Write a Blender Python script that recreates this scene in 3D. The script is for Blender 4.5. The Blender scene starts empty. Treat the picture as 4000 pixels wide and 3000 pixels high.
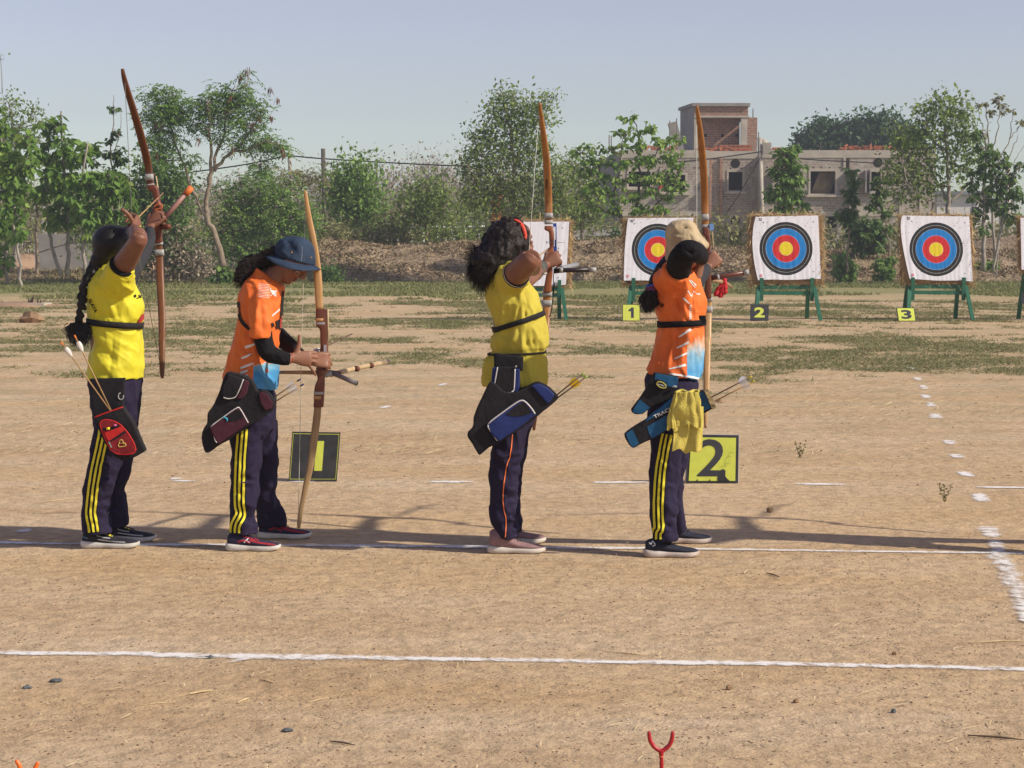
import bpy,bmesh,math,random
import numpy as np
from math import radians,sin,cos,tan,atan,pi,sqrt,exp
from mathutils import Vector,Matrix,noise
from mathutils.bvhtree import BVHTree
rnd=random.Random(7)
NR=np.random.RandomState(11)
scene=bpy.context.scene
COL=scene.collection
# ------------------------------------------------------------------ camera
F=7900.0; CAMH=1.46; PITCH=atan((1500-954)/F)
cam_d=bpy.data.cameras.new('camera'); cam=bpy.data.objects.new('camera',cam_d); COL.objects.link(cam)
cam_d.sensor_width=36.0; cam_d.lens=F/4000*36.0
cam_d.clip_start=0.1; cam_d.clip_end=2000
cam.location=(0,0,CAMH); cam.rotation_euler=(pi/2-PITCH,0,0)
scene.camera=cam
# ------------------------------------------------------------------ light
SUN_EL=radians(36.5)
SUN_DIR=Vector((0.945*cos(SUN_EL),-0.327*cos(SUN_EL),sin(SUN_EL))).normalized()   # towards the sun
world=bpy.data.worlds.new('World'); scene.world=world; world.use_nodes=True
wn=world.node_tree; wn.nodes.clear()
sky=wn.nodes.new('ShaderNodeTexSky'); sky.sky_type='NISHITA'; sky.sun_disc=False
sky.sun_elevation=SUN_EL; sky.sun_rotation=math.atan2(SUN_DIR.x,SUN_DIR.y)
sky.altitude=150; sky.air_density=1.0; sky.dust_density=0.7; sky.ozone_density=2.2
hsv=wn.nodes.new('ShaderNodeHueSaturation'); hsv.inputs['Saturation'].default_value=0.66; hsv.inputs['Hue'].default_value=0.545
bg=wn.nodes.new('ShaderNodeBackground'); bg.inputs['Strength'].default_value=0.089
wo=wn.nodes.new('ShaderNodeOutputWorld')
wn.links.new(sky.outputs[0],hsv.inputs['Color']); wn.links.new(hsv.outputs[0],bg.inputs[0]); wn.links.new(bg.outputs[0],wo.inputs[0])
sun_d=bpy.data.lights.new('sun','SUN'); sun_d.energy=3.95; sun_d.angle=radians(1.3); sun_d.color=(1.0,0.90,0.77)
sun=bpy.data.objects.new('sun',sun_d); COL.objects.link(sun)
sun.rotation_euler=SUN_DIR.to_track_quat('Z','Y').to_euler(); sun.location=SUN_DIR*60
scene.view_settings.view_transform='Standard'; scene.view_settings.look='None'
scene.view_settings.exposure=0.42; scene.view_settings.gamma=1.0
scene.cycles.max_bounces=6; scene.cycles.transparent_max_bounces=8; scene.cycles.volume_bounces=0
# ------------------------------------------------------------------ photo pixel -> world helpers
_fw=np.array([0,cos(PITCH),-sin(PITCH)]); _up=np.array([0,sin(PITCH),cos(PITCH)])
def ray(u,v):
    return _fw+(u-2000)/F*np.array([1.0,0,0])+(1500-v)/F*_up
def W(u,v,Y):
    d=ray(u,v); t=Y/d[1]
    return np.array([d[0]*t,Y,CAMH+d[2]*t])
def Gd(u,v,z=0.0):
    d=ray(u,v); t=(z-CAMH)/d[2]
    return np.array([d[0]*t,d[1]*t,z])
def D2(u,v): return (u*4000/2212.0,v*4000/2212.0)      # overview crop -> photo px
CR={'1': (200,200,1.5086),'2': (200,1250,1.6586),'3': (750,700,1.951),'4': (750,1350,1.8434),
      '5': (1750,380,1.6587),'6': (1750,1250,1.6587),'7': (2350,380,1.6587),'8': (2350,1250,1.6587),
      'A': (460,700,5.53),'B': (1080,1250,6.6375),'C': (2000,850,5.028),'D': (2560,850,5.028),
      'E': (980,880,5.53),'F': (1800,700,3.073),'G': (0,800,3.686),'H': (3500,750,3.318),
      'c3': (2200,350,1.952),'c4': (3000,350,1.746),'d': (0,0,0.553),'s': (0,0,1.0)}
def px(c,x,y):
    o=CR[c]; return (o[0]+x/o[2],o[1]+y/o[2])
def PW(c,x,y,Y):
    u,v=px(c,x,y); return W(u,v,Y)
# ------------------------------------------------------------------ mesh helpers
def catmull(P,n):
    P=np.asarray(P,float); m=len(P)
    if m<3:
        t=np.linspace(0,1,n)[:,None]; return P[0]*(1-t)+P[-1]*t
    E=np.vstack([2*P[0]-P[1],P,2*P[-1]-P[-2]])
    out=[]
    for k in range(n):
        s=k/(n-1)*(m-1); i=min(int(s),m-2); t=s-i
        a,b,c,d=E[i],E[i+1],E[i+2],E[i+3]
        out.append(0.5*((2*b)+(-a+c)*t+(2*a-5*b+4*c-d)*t*t+(-a+3*b-3*c+d)*t ** 3))
    return np.array(out)
class Geo:
    def __init__(s): s.v=[]; s.f=[]; s.m=[]; s.n=0
    def add(s,V,Fc,mi=0):
        V=np.asarray(V,float).reshape(-1,3); s.v.append(V)
        for f in Fc: s.f.append(tuple(int(i)+s.n for i in f)); s.m.append(mi)
        s.n += len(V); return s
    def merge(s,g,mi=None):
        o=s.n
        for a in g.v: s.v.append(a)
        for f,m in zip(g.f,g.m): s.f.append(tuple(i+o for i in f)); s.m.append(m if mi is None else mi)
        s.n += g.n; return s
    def V(s): return np.vstack(s.v) if s.v else np.zeros((0,3))
def ringgrid(R,cap=True):
    R=np.asarray(R); k,n=R.shape[0],R.shape[1]; V=R.reshape(-1,3); Fc=[]
    for i in range(k-1):
        for j in range(n):
            j2=(j+1) % n
            Fc.append((i*n+j,i*n+j2,(i+1)*n+j2,(i+1)*n+j))
    if cap:
        Fc.append(tuple(range(n-1,-1,-1))); Fc.append(tuple((k-1)*n+j for j in range(n)))
    return V,Fc
def tube(path,rad,n=12,wd=None,g=None,mi=0,cap=True,M=None,p=2.0):
    P=np.asarray(path,float); R=np.asarray(rad,float)
    if R.ndim==0: R=np.full(len(P),float(R))
    if R.ndim==1: R=np.stack([R,R],1)
    if M: Q=catmull(np.hstack([P,R]),M); P,R=Q[:,:3],np.maximum(Q[:,3:],1e-4)
    T=np.gradient(P,axis=0); T /= (np.linalg.norm(T,axis=1)[:,None]+1e-12)
    a=np.array(wd,float) if wd is not None else (np.array([0,0,1.0]) if abs(T[0][2])<0.9 else np.array([1.0,0,0]))
    rings=[]; th=np.linspace(0,2*pi,n,endpoint=False)
    ct=np.sign(np.cos(th))*np.abs(np.cos(th)) ** (2/p); st=np.sign(np.sin(th))*np.abs(np.sin(th)) ** (2/p)
    for i in range(len(P)):
        if wd is None and i>0: a=w
        w=a-T[i]*np.dot(a,T[i]); w /= (np.linalg.norm(w)+1e-12); b=np.cross(T[i],w)
        rings.append(P[i]+ct[:,None]*R[i,0]*w+st[:,None]*R[i,1]*b)
    V,Fc=ringgrid(rings,cap); g=g or Geo(); g.add(V,Fc,mi); return g
def rows_loft(c,rows,Y0,n=36,M=None,p=2.1,g=None,mi=0):
    """rows: (xL,yL,xR,yR,dY,b) in crop c; each ring joins the two pixels and is b deep in Y"""
    Q=[]
    for r in rows:
        cc=r[6] if len(r)>6 else c
        L=PW(cc,r[0],r[1],Y0+r[4]); Rr=PW(cc,r[2],r[3],Y0+r[4]); Q.append(np.hstack([(L+Rr)/2,(Rr-L)/2,[r[5]]]))
    Q=np.array(Q)
    if M: Q=catmull(Q,M)
    th=np.linspace(0,2*pi,n,endpoint=False)
    ct=np.sign(np.cos(th))*np.abs(np.cos(th)) ** (2/p); st=np.sign(np.sin(th))*np.abs(np.sin(th)) ** (2/p)
    rings=[q[:3]+ct[:,None]*q[3:6]+st[:,None]*np.array([0,abs(q[6]),0]) for q in Q]
    V,Fc=ringgrid(rings); g=g or Geo(); g.add(V,Fc,mi); return g
def box(lo,hi,g=None,mi=0):
    (a,b,c),(d,e,f)=lo,hi
    V=[(a,b,c),(d,b,c),(d,e,c),(a,e,c),(a,b,f),(d,b,f),(d,e,f),(a,e,f)]
    Fc=[(3,2,1,0),(4,5,6,7),(0,1,5,4),(1,2,6,5),(2,3,7,6),(3,0,4,7)]
    g=g or Geo(); g.add(V,Fc,mi); return g
def beam(A,B,w,t,up=(0,0,1),g=None,mi=0):
    A=np.array(A,float); B=np.array(B,float); T=B-A; T /= np.linalg.norm(T)
    u=np.array(up,float); u=u-T*np.dot(u,T)
    if np.linalg.norm(u)<1e-3: u=np.array([1.0,0,0])-T*T[0]
    u /= np.linalg.norm(u); s=np.cross(T,u)
    V=[]
    for P in (A,B):
        for a,b in ((-1,-1),(1,-1),(1,1),(-1,1)): V.append(P+s*a*w/2+u*b*t/2)
    Fc=[(0,1,2,3),(7,6,5,4),(0,4,5,1),(1,5,6,2),(2,6,7,3),(3,7,4,0)]
    g=g or Geo(); g.add(V,Fc,mi); return g
def ellipsoid(c,r,g=None,n=16,k=10,mi=0,ax=None):
    c=np.array(c,float); A=np.eye(3) if ax is None else np.array(ax)
    R=[]
    for i in range(1,k):
        a=pi*i/k
        R.append([c+A.T @ np.array([r[0]*sin(a)*cos(t),r[1]*sin(a)*sin(t),-r[2]*cos(a)]) for t in np.linspace(0,2*pi,n,endpoint=False)])
    V,Fc=ringgrid(R); g=g or Geo(); g.add(V,Fc,mi); return g
def prism(poly,Y,th,g=None,mi=0,tilt=0):
    """poly: world (x,z) list at depth Y, extruded to Y+th"""
    n=len(poly); a=sum(poly[i][0]*poly[(i+1) % n][1]-poly[(i+1) % n][0]*poly[i][1] for i in range(n))
    if a<0: poly=poly[::-1]
    V=[(p[0],Y,p[1]) for p in poly]+[(p[0],Y+th,p[1]) for p in poly]
    Fc=[tuple(range(n)),tuple(range(2*n-1,n-1,-1))]+[((i+1) % n,i,i+n,(i+1) % n+n) for i in range(n)]
    g=g or Geo(); g.add(V,Fc,mi); return g
def to_mesh(name,g):
    me=bpy.data.meshes.new(name); me.from_pydata([tuple(p) for p in g.V()],[],g.f)
    me.polygons.foreach_set('material_index',g.m); me.update(); return me
def mesh_np(name,V,Q):
    """fast mesh, all faces of the same side count"""
    V=np.asarray(V,np.float32); Q=np.asarray(Q,np.int32); k=Q.shape[1]
    me=bpy.data.meshes.new(name); me.vertices.add(len(V)); me.vertices.foreach_set('co',V.ravel())
    me.loops.add(Q.size); me.loops.foreach_set('vertex_index',Q.ravel())
    me.polygons.add(len(Q)); me.polygons.foreach_set('loop_start',np.arange(0,Q.size,k,dtype=np.int32))
    try: me.polygons.foreach_set('loop_total',np.full(len(Q),k,np.int32))
    except Exception: pass
    me.update(calc_edges=True); return me
def face_attr(me,vals,name='tint'):
    a=me.attributes.new(name,'FLOAT','FACE'); a.data.foreach_set('value',np.asarray(vals,np.float32))
def tagit(o,label=None,cat=None,group=None,kind=None):
    if label: o['label']=label
    if cat: o['category']=cat
    if group: o['group']=group
    if kind: o['kind']=kind
    return o
def empty(name,loc,label,cat,group=None,kind=None):
    o=bpy.data.objects.new(name,None); COL.objects.link(o); o.location=tuple(loc); o.empty_display_size=0.1
    return tagit(o,label,cat,group,kind)
def origin_of(par):
    while par is not None:
        if par.parent is None: return np.array(par.location)
        par=par.parent
    return np.zeros(3)
def obj(name,g,mat,parent=None,smooth=True,label=None,cat=None,group=None,kind=None,origin=None):
    """link a Geo or mesh, given in world coordinates, as one object"""
    if isinstance(g,Geo): me=to_mesh(name,g)
    else: me=g; me.name=name
    base=origin_of(parent) if parent is not None else (np.array(origin) if origin is not None else np.zeros(3))
    if np.abs(base).max()>0:
        co=np.empty(len(me.vertices)*3,np.float32); me.vertices.foreach_get('co',co)
        co=(co.reshape(-1,3)-base.astype(np.float32)); me.vertices.foreach_set('co',co.ravel()); me.update()
    for m in (mat if isinstance(mat,(list,tuple)) else [mat]): me.materials.append(m)
    me.polygons.foreach_set('use_smooth',[smooth]*len(me.polygons))
    o=bpy.data.objects.new(name,me); COL.objects.link(o)
    if parent is not None: o.parent=parent
    else: o.location=tuple(base)
    return tagit(o,label,cat,group,kind)
def remesh(g,voxel=0.006,smooth=4,fac=0.5,name='m'):
    me=to_mesh(name,g) if isinstance(g,Geo) else g
    o=bpy.data.objects.new('tmp',me); COL.objects.link(o)
    r=o.modifiers.new('r','REMESH'); r.mode='VOXEL'; r.voxel_size=voxel
    if smooth:
        s=o.modifiers.new('s','SMOOTH'); s.iterations=smooth; s.factor=fac
    dg=bpy.context.evaluated_depsgraph_get(); ev=o.evaluated_get(dg)
    m2=bpy.data.meshes.new_from_object(ev)
    COL.objects.unlink(o); bpy.data.objects.remove(o); bpy.data.meshes.remove(me)
    m2.materials.clear(); return m2
def get_co(me):
    co=np.empty(len(me.vertices)*3,np.float32); me.vertices.foreach_get('co',co); return co.reshape(-1,3).astype(float)
def get_no(me):
    no=np.empty(len(me.vertices)*3,np.float32); me.vertex_normals.foreach_get('vector',no); return no.reshape(-1,3).astype(float)
def set_co(me,co): me.vertices.foreach_set('co',np.asarray(co,np.float32).ravel()); me.update()
def displace(me,folds=(),namp=0.0,nscale=20.0,stretch=(1,1,1),ridge=None):
    """folds: (A,B,width,amp) ridges (amp>0) or creases (amp<0) along world segments"""
    co=get_co(me); no=get_no(me); d=np.zeros(len(co))
    for A,B,w,a in folds:
        A=np.array(A); B=np.array(B); AB=B-A; L2=np.dot(AB,AB)+1e-9
        t=((co-A) @ AB)/L2; tc=np.clip(t,0,1)
        q=co-(A+tc[:,None]*AB); dist=np.sqrt((q[:,0]) ** 2+(q[:,1]*0.15) ** 2+q[:,2] ** 2)
        d += a*np.exp(-(dist/w) ** 1.25)*np.sin(np.clip(tc,0.03,0.97)*pi) ** 0.7
    if namp:
        for i,c in enumerate(co):
            d[i] += namp*noise.fractal(Vector((c[0]*nscale*stretch[0],c[1]*nscale*stretch[1],c[2]*nscale*stretch[2])),1.0,2.0,3)
    if ridge:
        # drawn creases: ridged noise in a warped, sheared space
        am,sc_,(sx,sy,sz),sh=ridge; rv=np.zeros(len(co))
        for i,c in enumerate(co):
            wx=0.05*noise.noise(Vector((c[0]*5,c[1]*5,c[2]*5))); x=c[0]+sh*c[2]+wx; rv[i]=noise.ridged_multi_fractal(Vector((x*sc_*sx,c[1]*sc_*sy,(c[2]+wx)*sc_*sz)),1.0,2.1,2.5,1.0,2.0)
        rv=(rv-rv.mean())/(rv.std()+1e-6); d += am*np.clip(rv,-1.4,2.2)
    set_co(me,co+no*d[:,None]); return me
def bvh_of(me_or_obj):
    me=me_or_obj.data if hasattr(me_or_obj,'data') else me_or_obj
    off=origin_of(me_or_obj) if hasattr(me_or_obj,'data') else np.zeros(3)
    V=[tuple(p+off) for p in get_co(me)]
    return BVHTree.FromPolygons(V,[tuple(p.vertices) for p in me.polygons])
CAMP=Vector((0,0,CAMH))
def hit(bvh,u,v,off=0.0015):
    d=Vector(ray(u,v)).normalized(); r=bvh.ray_cast(CAMP,d)
    if r[0] is None:
        return None
    n=r[1]
    if n.dot(d)>0: n=-n
    return np.array(r[0]+n*off)
def decal_strip(bvh,pts,wpx,g=None,mi=0,c='s',off=0.0018,step=4.0,across=3,Yf=9.6):
    """a cloth strip stitched onto a surface: pts in crop px along its centre, width in photo px"""
    P=np.array([px(c,x,y) for x,y in pts]); L=np.sum(np.linalg.norm(np.diff(P,axis=0),axis=1)); M=max(3,int(L/step))
    Q=catmull(P,M); T=np.gradient(Q,axis=0); T /= np.linalg.norm(T,axis=1)[:,None]; N=np.stack([-T[:,1],T[:,0]],1)
    wv=np.full(M,wpx) if np.isscalar(wpx) else np.interp(np.linspace(0,1,M),np.linspace(0,1,len(wpx)),wpx)
    g=g or Geo(); V=[]; ok=[]
    for i in range(M):
        for k in range(across):
            q=Q[i]+N[i]*wv[i]*(k/(across-1)-0.5); h=hit(bvh,q[0],q[1],off); ok.append(h is not None); V.append(h if h is not None else np.zeros(3))
    Fc=[]
    for i in range(M-1):
        for k in range(across-1):
            f=(i*across+k,i*across+k+1,(i+1)*across+k+1,(i+1)*across+k)
            if all(ok[j] for j in f):
                P4=[V[j] for j in f]
                if max(np.linalg.norm(P4[0]-P4[2]),np.linalg.norm(P4[1]-P4[3]))<0.08: Fc.append(f)
    g.add(V,Fc,mi); return g
def decal_tube(bvh,pts,r,g=None,mi=0,c='s',off=0.001,step=5.0,n=6):
    P=np.array([px(c,x,y) for x,y in pts]); L=np.sum(np.linalg.norm(np.diff(P,axis=0),axis=1)); Q=catmull(P,max(4,int(L/step)))
    H=[hit(bvh,q[0],q[1],off) for q in Q]; H=[h for h in H if h is not None]
    g=g or Geo()
    if len(H)>2: tube(np.array(H),r,n,g=g,mi=mi)
    return g
def decal_poly(bvh,poly,g=None,mi=0,c='s',off=0.0018,step=5.0):
    """filled outline (crop px) draped on a surface"""
    P=[px(c,x,y) for x,y in poly]; bm=bmesh.new(); vs=[bm.verts.new((p[0],p[1],0)) for p in P]; bm.faces.new(vs)
    bmesh.ops.triangulate(bm,faces=bm.faces[:])
    for _ in range(6):
        es=[e for e in bm.edges if e.calc_length()>step]
        if not es: break
        bmesh.ops.subdivide_edges(bm,edges=es,cuts=1); bmesh.ops.triangulate(bm,faces=[f for f in bm.faces if len(f.verts)>3])
    bm.verts.ensure_lookup_table(); V=[]; ok=[]
    for v in bm.verts:
        h=hit(bvh,v.co.x,v.co.y,off); ok.append(h is not None); V.append(h if h is not None else np.zeros(3)); v.index=len(V)-1
    Fc=[tuple(v.index for v in f.verts) for f in bm.faces if all(ok[v.index] for v in f.verts)]
    Fc=[f for f in Fc if max(np.linalg.norm(V[f[i]]-V[f[i-1]]) for i in range(len(f)))<0.06]
    bm.free(); g=g or Geo(); g.add(V,Fc,mi); return g
def band(bvh,C,N,w,off=0.004,n=64,g=None,mi=0,R=0.6,thick=0.003):
    """a strap right round a body: centre C, plane normal N, width w"""
    C=Vector(C); N=Vector(N).normalized(); a=N.orthogonal().normalized(); b=N.cross(a); V=[]
    for i in range(n):
        t=2*pi*i/n; d=a*cos(t)+b*sin(t)
        for k in (-1,1):
            o=C+N*(w/2*k); r=bvh.ray_cast(o+d*R,-d)
            rr=(Vector(r[0])-o).length if r[0] is not None else 0.12
            V.append((o,d,rr))
    rad=np.array([x[2] for x in V]).reshape(n,2).max(1)
    ext=np.array([max(rad[(i+k) % n] for k in (-1,0,1))*0.5+rad[i]*0.5 for i in range(n)])
    P=[]
    for i in range(n):
        o0,d,_=V[2*i]; o1=V[2*i+1][0]
        for o,rr in ((o0,ext[i]+off),(o1,ext[i]+off),(o1,ext[i]+off+thick),(o0,ext[i]+off+thick)): P.append(o+d*rr)
    Fc=[]
    for i in range(n):
        j=(i+1) % n
        for k in range(4): Fc.append((i*4+k,i*4+(k+1) % 4,j*4+(k+1) % 4,j*4+k))
    g=g or Geo(); g.add([tuple(p) for p in P],Fc,mi); return g
def text_geo(s,size,bold=0.0,sx=1.0):
    """letters as flat outlines in x,z centred on the origin -> (verts, faces)"""
    cu=bpy.data.curves.new('t','FONT'); cu.body=s; cu.size=size; cu.align_x='CENTER'; cu.align_y='CENTER'; cu.offset=bold; cu.resolution_u=4
    o=bpy.data.objects.new('t',cu); COL.objects.link(o); dg=bpy.context.evaluated_depsgraph_get()
    me=bpy.data.meshes.new_from_object(o.evaluated_get(dg)); V=get_co(me); Fc=[tuple(p.vertices) for p in me.polygons]
    COL.objects.unlink(o); bpy.data.objects.remove(o); bpy.data.meshes.remove(me)
    c=(V.min(0)+V.max(0))/2; V=V-c
    return np.stack([V[:,0]*sx,V[:,2]*0,V[:,1]],1),Fc
# ------------------------------------------------------------------ materials
def nodes_of(name):
    m=bpy.data.materials.new(name); m.use_nodes=True; nt=m.node_tree; nt.nodes.clear()
    out=nt.nodes.new('ShaderNodeOutputMaterial'); return m,nt,out
def N(nt,t,**kw):
    n=nt.nodes.new(t)
    for k,v in kw.items():
        if k in n.inputs: n.inputs[k].default_value=v
        else: setattr(n,k,v)
    return n
def ramp(nt,stops,interp='LINEAR'):
    r=nt.nodes.new('ShaderNodeValToRGB'); e=r.color_ramp.elements; r.color_ramp.interpolation=interp
    while len(e)<len(stops): e.new(0.5)
    for i,(p,c) in enumerate(stops):
        e[i].position=p; e[i].color=(c,c,c,1) if np.isscalar(c) else tuple(c[:3])+(1,)
    return r
def mat(name,c1,c2=None,rough=0.7,scale=8.0,bump=0.0,bscale=None,spec=0.3,metal=0.0,detail=4.0,sheen=0.0,dist=0.01,stretch=None):
    m,nt,out=nodes_of(name); b=N(nt,'ShaderNodeBsdfPrincipled'); nt.links.new(b.outputs[0],out.inputs[0])
    b.inputs['Roughness'].default_value=rough; b.inputs['Metallic'].default_value=metal
    b.inputs['Specular IOR Level'].default_value=spec
    if sheen: b.inputs['Sheen Weight'].default_value=sheen
    c2=c2 or tuple(x*0.8 for x in c1)
    geo=N(nt,'ShaderNodeNewGeometry'); vec=geo.outputs['Position']
    if stretch:
        mp=N(nt,'ShaderNodeMapping'); mp.inputs['Scale'].default_value=stretch; nt.links.new(vec,mp.inputs[0]); vec=mp.outputs[0]
    nz=N(nt,'ShaderNodeTexNoise'); nz.inputs['Scale'].default_value=scale; nz.inputs['Detail'].default_value=detail
    nt.links.new(vec,nz.inputs['Vector'])
    r=ramp(nt,[(0.3,c2),(0.7,c1)]); nt.links.new(nz.outputs[0],r.inputs[0]); nt.links.new(r.outputs[0],b.inputs['Base Color'])
    if bump:
        bn=N(nt,'ShaderNodeTexNoise'); bn.inputs['Scale'].default_value=bscale or scale*4; bn.inputs['Detail'].default_value=5
        nt.links.new(vec,bn.inputs['Vector']); bp=N(nt,'ShaderNodeBump'); bp.inputs['Strength'].default_value=bump; bp.inputs['Distance'].default_value=dist
        nt.links.new(bn.outputs[0],bp.inputs['Height']); nt.links.new(bp.outputs[0],b.inputs['Normal'])
    return m
def leaf_mat(name,stops,trans=0.35,rough=0.55):
    m,nt,out=nodes_of(name); at=N(nt,'ShaderNodeAttribute'); at.attribute_name='tint'
    r=ramp(nt,stops); nt.links.new(at.outputs['Fac'],r.inputs[0])
    b=N(nt,'ShaderNodeBsdfPrincipled'); b.inputs['Roughness'].default_value=rough; b.inputs['Specular IOR Level'].default_value=0.25
    t=N(nt,'ShaderNodeBsdfTranslucent'); mx=N(nt,'ShaderNodeMixShader'); mx.inputs[0].default_value=trans
    nt.links.new(r.outputs[0],b.inputs['Base Color']); nt.links.new(r.outputs[0],t.inputs['Color'])
    nt.links.new(b.outputs[0],mx.inputs[1]); nt.links.new(t.outputs[0],mx.inputs[2]); nt.links.new(mx.outputs[0],out.inputs[0]); return m
# ================================================================== GROUND
def ground_material():
    m,nt,out=nodes_of('sandy_ground'); L=nt.links.new
    b=N(nt,'ShaderNodeBsdfPrincipled'); b.inputs['Roughness'].default_value=0.95; b.inputs['Specular IOR Level'].default_value=0.1; L(b.outputs[0],out.inputs[0])
    g=N(nt,'ShaderNodeNewGeometry'); P=g.outputs['Position']
    def nz(scale,detail=5,st=(1,1,1),rough=0.6):
        mp=N(nt,'ShaderNodeMapping'); mp.inputs['Scale'].default_value=st; L(P,mp.inputs[0])
        n=N(nt,'ShaderNodeTexNoise'); n.inputs['Scale'].default_value=scale; n.inputs['Detail'].default_value=detail; n.inputs['Roughness'].default_value=rough; L(mp.outputs[0],n.inputs['Vector']); return n.outputs[0]
    def mix(fac,a,c,mode='MIX'):
        x=N(nt,'ShaderNodeMix'); x.data_type='RGBA'; x.blend_type=mode; x.clamp_factor=True
        if np.isscalar(fac): x.inputs[0].default_value=fac
        else: L(fac,x.inputs[0])
        for i,v in ((6,a),(7,c)):
            if isinstance(v,tuple): x.inputs[i].default_value=v+(1,)
            else: L(v,x.inputs[i])
        return x.outputs[2]
    r1=ramp(nt,[(0.26,(0.465,0.315,0.175)),(0.52,(0.575,0.425,0.262)),(0.72,(0.625,0.49,0.335))]); L(nz(0.8,7,(0.6,1.6,1),0.7),r1.inputs[0])
    ro=ramp(nt,[(0.45,0.0),(0.62,0.30)]); L(nz(0.33,4,(0.5,2.2,1)),ro.inputs[0]); r1o=mix(ro.outputs[0],r1.outputs[0],(0.60,0.395,0.195))
    r2=ramp(nt,[(0.35,0.78),(0.6,1.05)]); L(nz(14,6),r2.inputs[0])
    c=mix(1.0,r1o,r2.outputs[0],'MULTIPLY')
    r3=ramp(nt,[(0.34,0.70),(0.48,1.0),(0.72,1.10)]); L(nz(95,6,(1,1,1),0.75),r3.inputs[0]); c=mix(1.0,c,r3.outputs[0],'MULTIPLY')
    # grey dry thatch streaks, stronger in the middle distance
    sx=N(nt,'ShaderNodeSeparateXYZ'); L(P,sx.inputs[0])
    far=N(nt,'ShaderNodeMapRange'); far.inputs[1].default_value=11.0; far.inputs[2].default_value=20.0; L(sx.outputs[1],far.inputs[0])
    rt=ramp(nt,[(0.44,0.0),(0.60,1.0)]); L(nz(1.6,8,(0.8,1.4,1),0.75),rt.inputs[0])
    mm=N(nt,'ShaderNodeMath',operation='MULTIPLY'); L(rt.outputs[0],mm.inputs[0]); L(far.outputs[0],mm.inputs[1])
    m2=N(nt,'ShaderNodeMath',operation='MULTIPLY'); L(mm.outputs[0],m2.inputs[0]); m2.inputs[1].default_value=0.55
    c=mix(m2.outputs[0],c,(0.30,0.26,0.15))
    # green grass ground, 49 m and beyond
    gr=N(nt,'ShaderNodeMapRange'); gr.inputs[1].default_value=50.0; gr.inputs[2].default_value=60.0
    ad=N(nt,'ShaderNodeMath',operation='MULTIPLY_ADD'); L(nz(0.16,5,(0.5,1,1)),ad.inputs[0]); ad.inputs[1].default_value=34.0
    ad2=N(nt,'ShaderNodeMath',operation='ADD'); L(sx.outputs[1],ad2.inputs[0]); ad2.inputs[1].default_value=-19.0; L(ad2.outputs[0],ad.inputs[2]); L(ad.outputs[0],gr.inputs[0])
    rg=ramp(nt,[(0.3,(0.15,0.175,0.06)),(0.7,(0.26,0.25,0.11))]); L(nz(2.5,6),rg.inputs[0])
    m3=N(nt,'ShaderNodeMath',operation='MULTIPLY'); L(gr.outputs[0],m3.inputs[0]); m3.inputs[1].default_value=0.8
    c=mix(m3.outputs[0],c,rg.outputs[0])
    L(c,b.inputs['Base Color'])
    h1=nz(45,6,(1,1,1),0.7); bp=N(nt,'ShaderNodeBump'); bp.inputs['Strength'].default_value=0.9; bp.inputs['Distance'].default_value=0.016; L(h1,bp.inputs['Height'])
    h2=nz(3.0,5); b2=N(nt,'ShaderNodeBump'); b2.inputs['Strength'].default_value=0.5; b2.inputs['Distance'].default_value=0.05; L(h2,b2.inputs['Height']); L(bp.outputs[0],b2.inputs['Normal'])
    b3=N(nt,'ShaderNodeBump'); b3.inputs['Strength'].default_value=0.6; b3.inputs['Distance'].default_value=0.03; L(nz(9,3,(1,1,1),0.5),b3.inputs['Height']); L(b2.outputs[0],b3.inputs['Normal'])
    L(b3.outputs[0],b.inputs['Normal']); return m
MG=ground_material()
def lin(a,b,n): return list(np.linspace(a,b,n))
xs=[-900,-300,-100]+lin(-60,60,9)+[100,300,900]; ys=[-40,0]+lin(4,60,15)+[100,200,500,1500]
gg=Geo(); V=[(x,y,0) for y in ys for x in xs]; nx=len(xs)
gg.add(V,[(j*nx+i,j*nx+i+1,(j+1)*nx+i+1,(j+1)*nx+i) for j in range(len(ys)-1) for i in range(nx-1)])
obj('ground',gg,MG,kind='structure')
# ---------------- chalk
def chalk_material():
    m,nt,out=nodes_of('chalk'); L=nt.links.new
    b=N(nt,'ShaderNodeBsdfPrincipled'); b.inputs['Roughness'].default_value=0.95; b.inputs['Base Color'].default_value=(0.76,0.74,0.70,1)
    t=N(nt,'ShaderNodeBsdfTransparent'); mx=N(nt,'ShaderNodeMixShader'); g=N(nt,'ShaderNodeNewGeometry')
    a=N(nt,'ShaderNodeAttribute'); a.attribute_name='dens'
    n=N(nt,'ShaderNodeTexNoise'); n.inputs['Scale'].default_value=14; n.inputs['Detail'].default_value=10; n.inputs['Roughness'].default_value=0.76; L(g.outputs['Position'],n.inputs['Vector'])
    s=N(nt,'ShaderNodeMath',operation='ADD'); L(n.outputs[0],s.inputs[0]); L(a.outputs['Fac'],s.inputs[1])
    r=ramp(nt,[(0.80,0.0),(0.90,0.35),(1.0,0.92)]); s2=N(nt,'ShaderNodeMath',operation='MULTIPLY'); L(s.outputs[0],s2.inputs[0]); s2.inputs[1].default_value=0.95; L(s2.outputs[0],r.inputs[0])
    L(r.outputs[0],mx.inputs[0]); L(t.outputs[0],mx.inputs[1]); L(b.outputs[0],mx.inputs[2]); L(mx.outputs[0],out.inputs[0]); return m
MCH=chalk_material()
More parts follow.
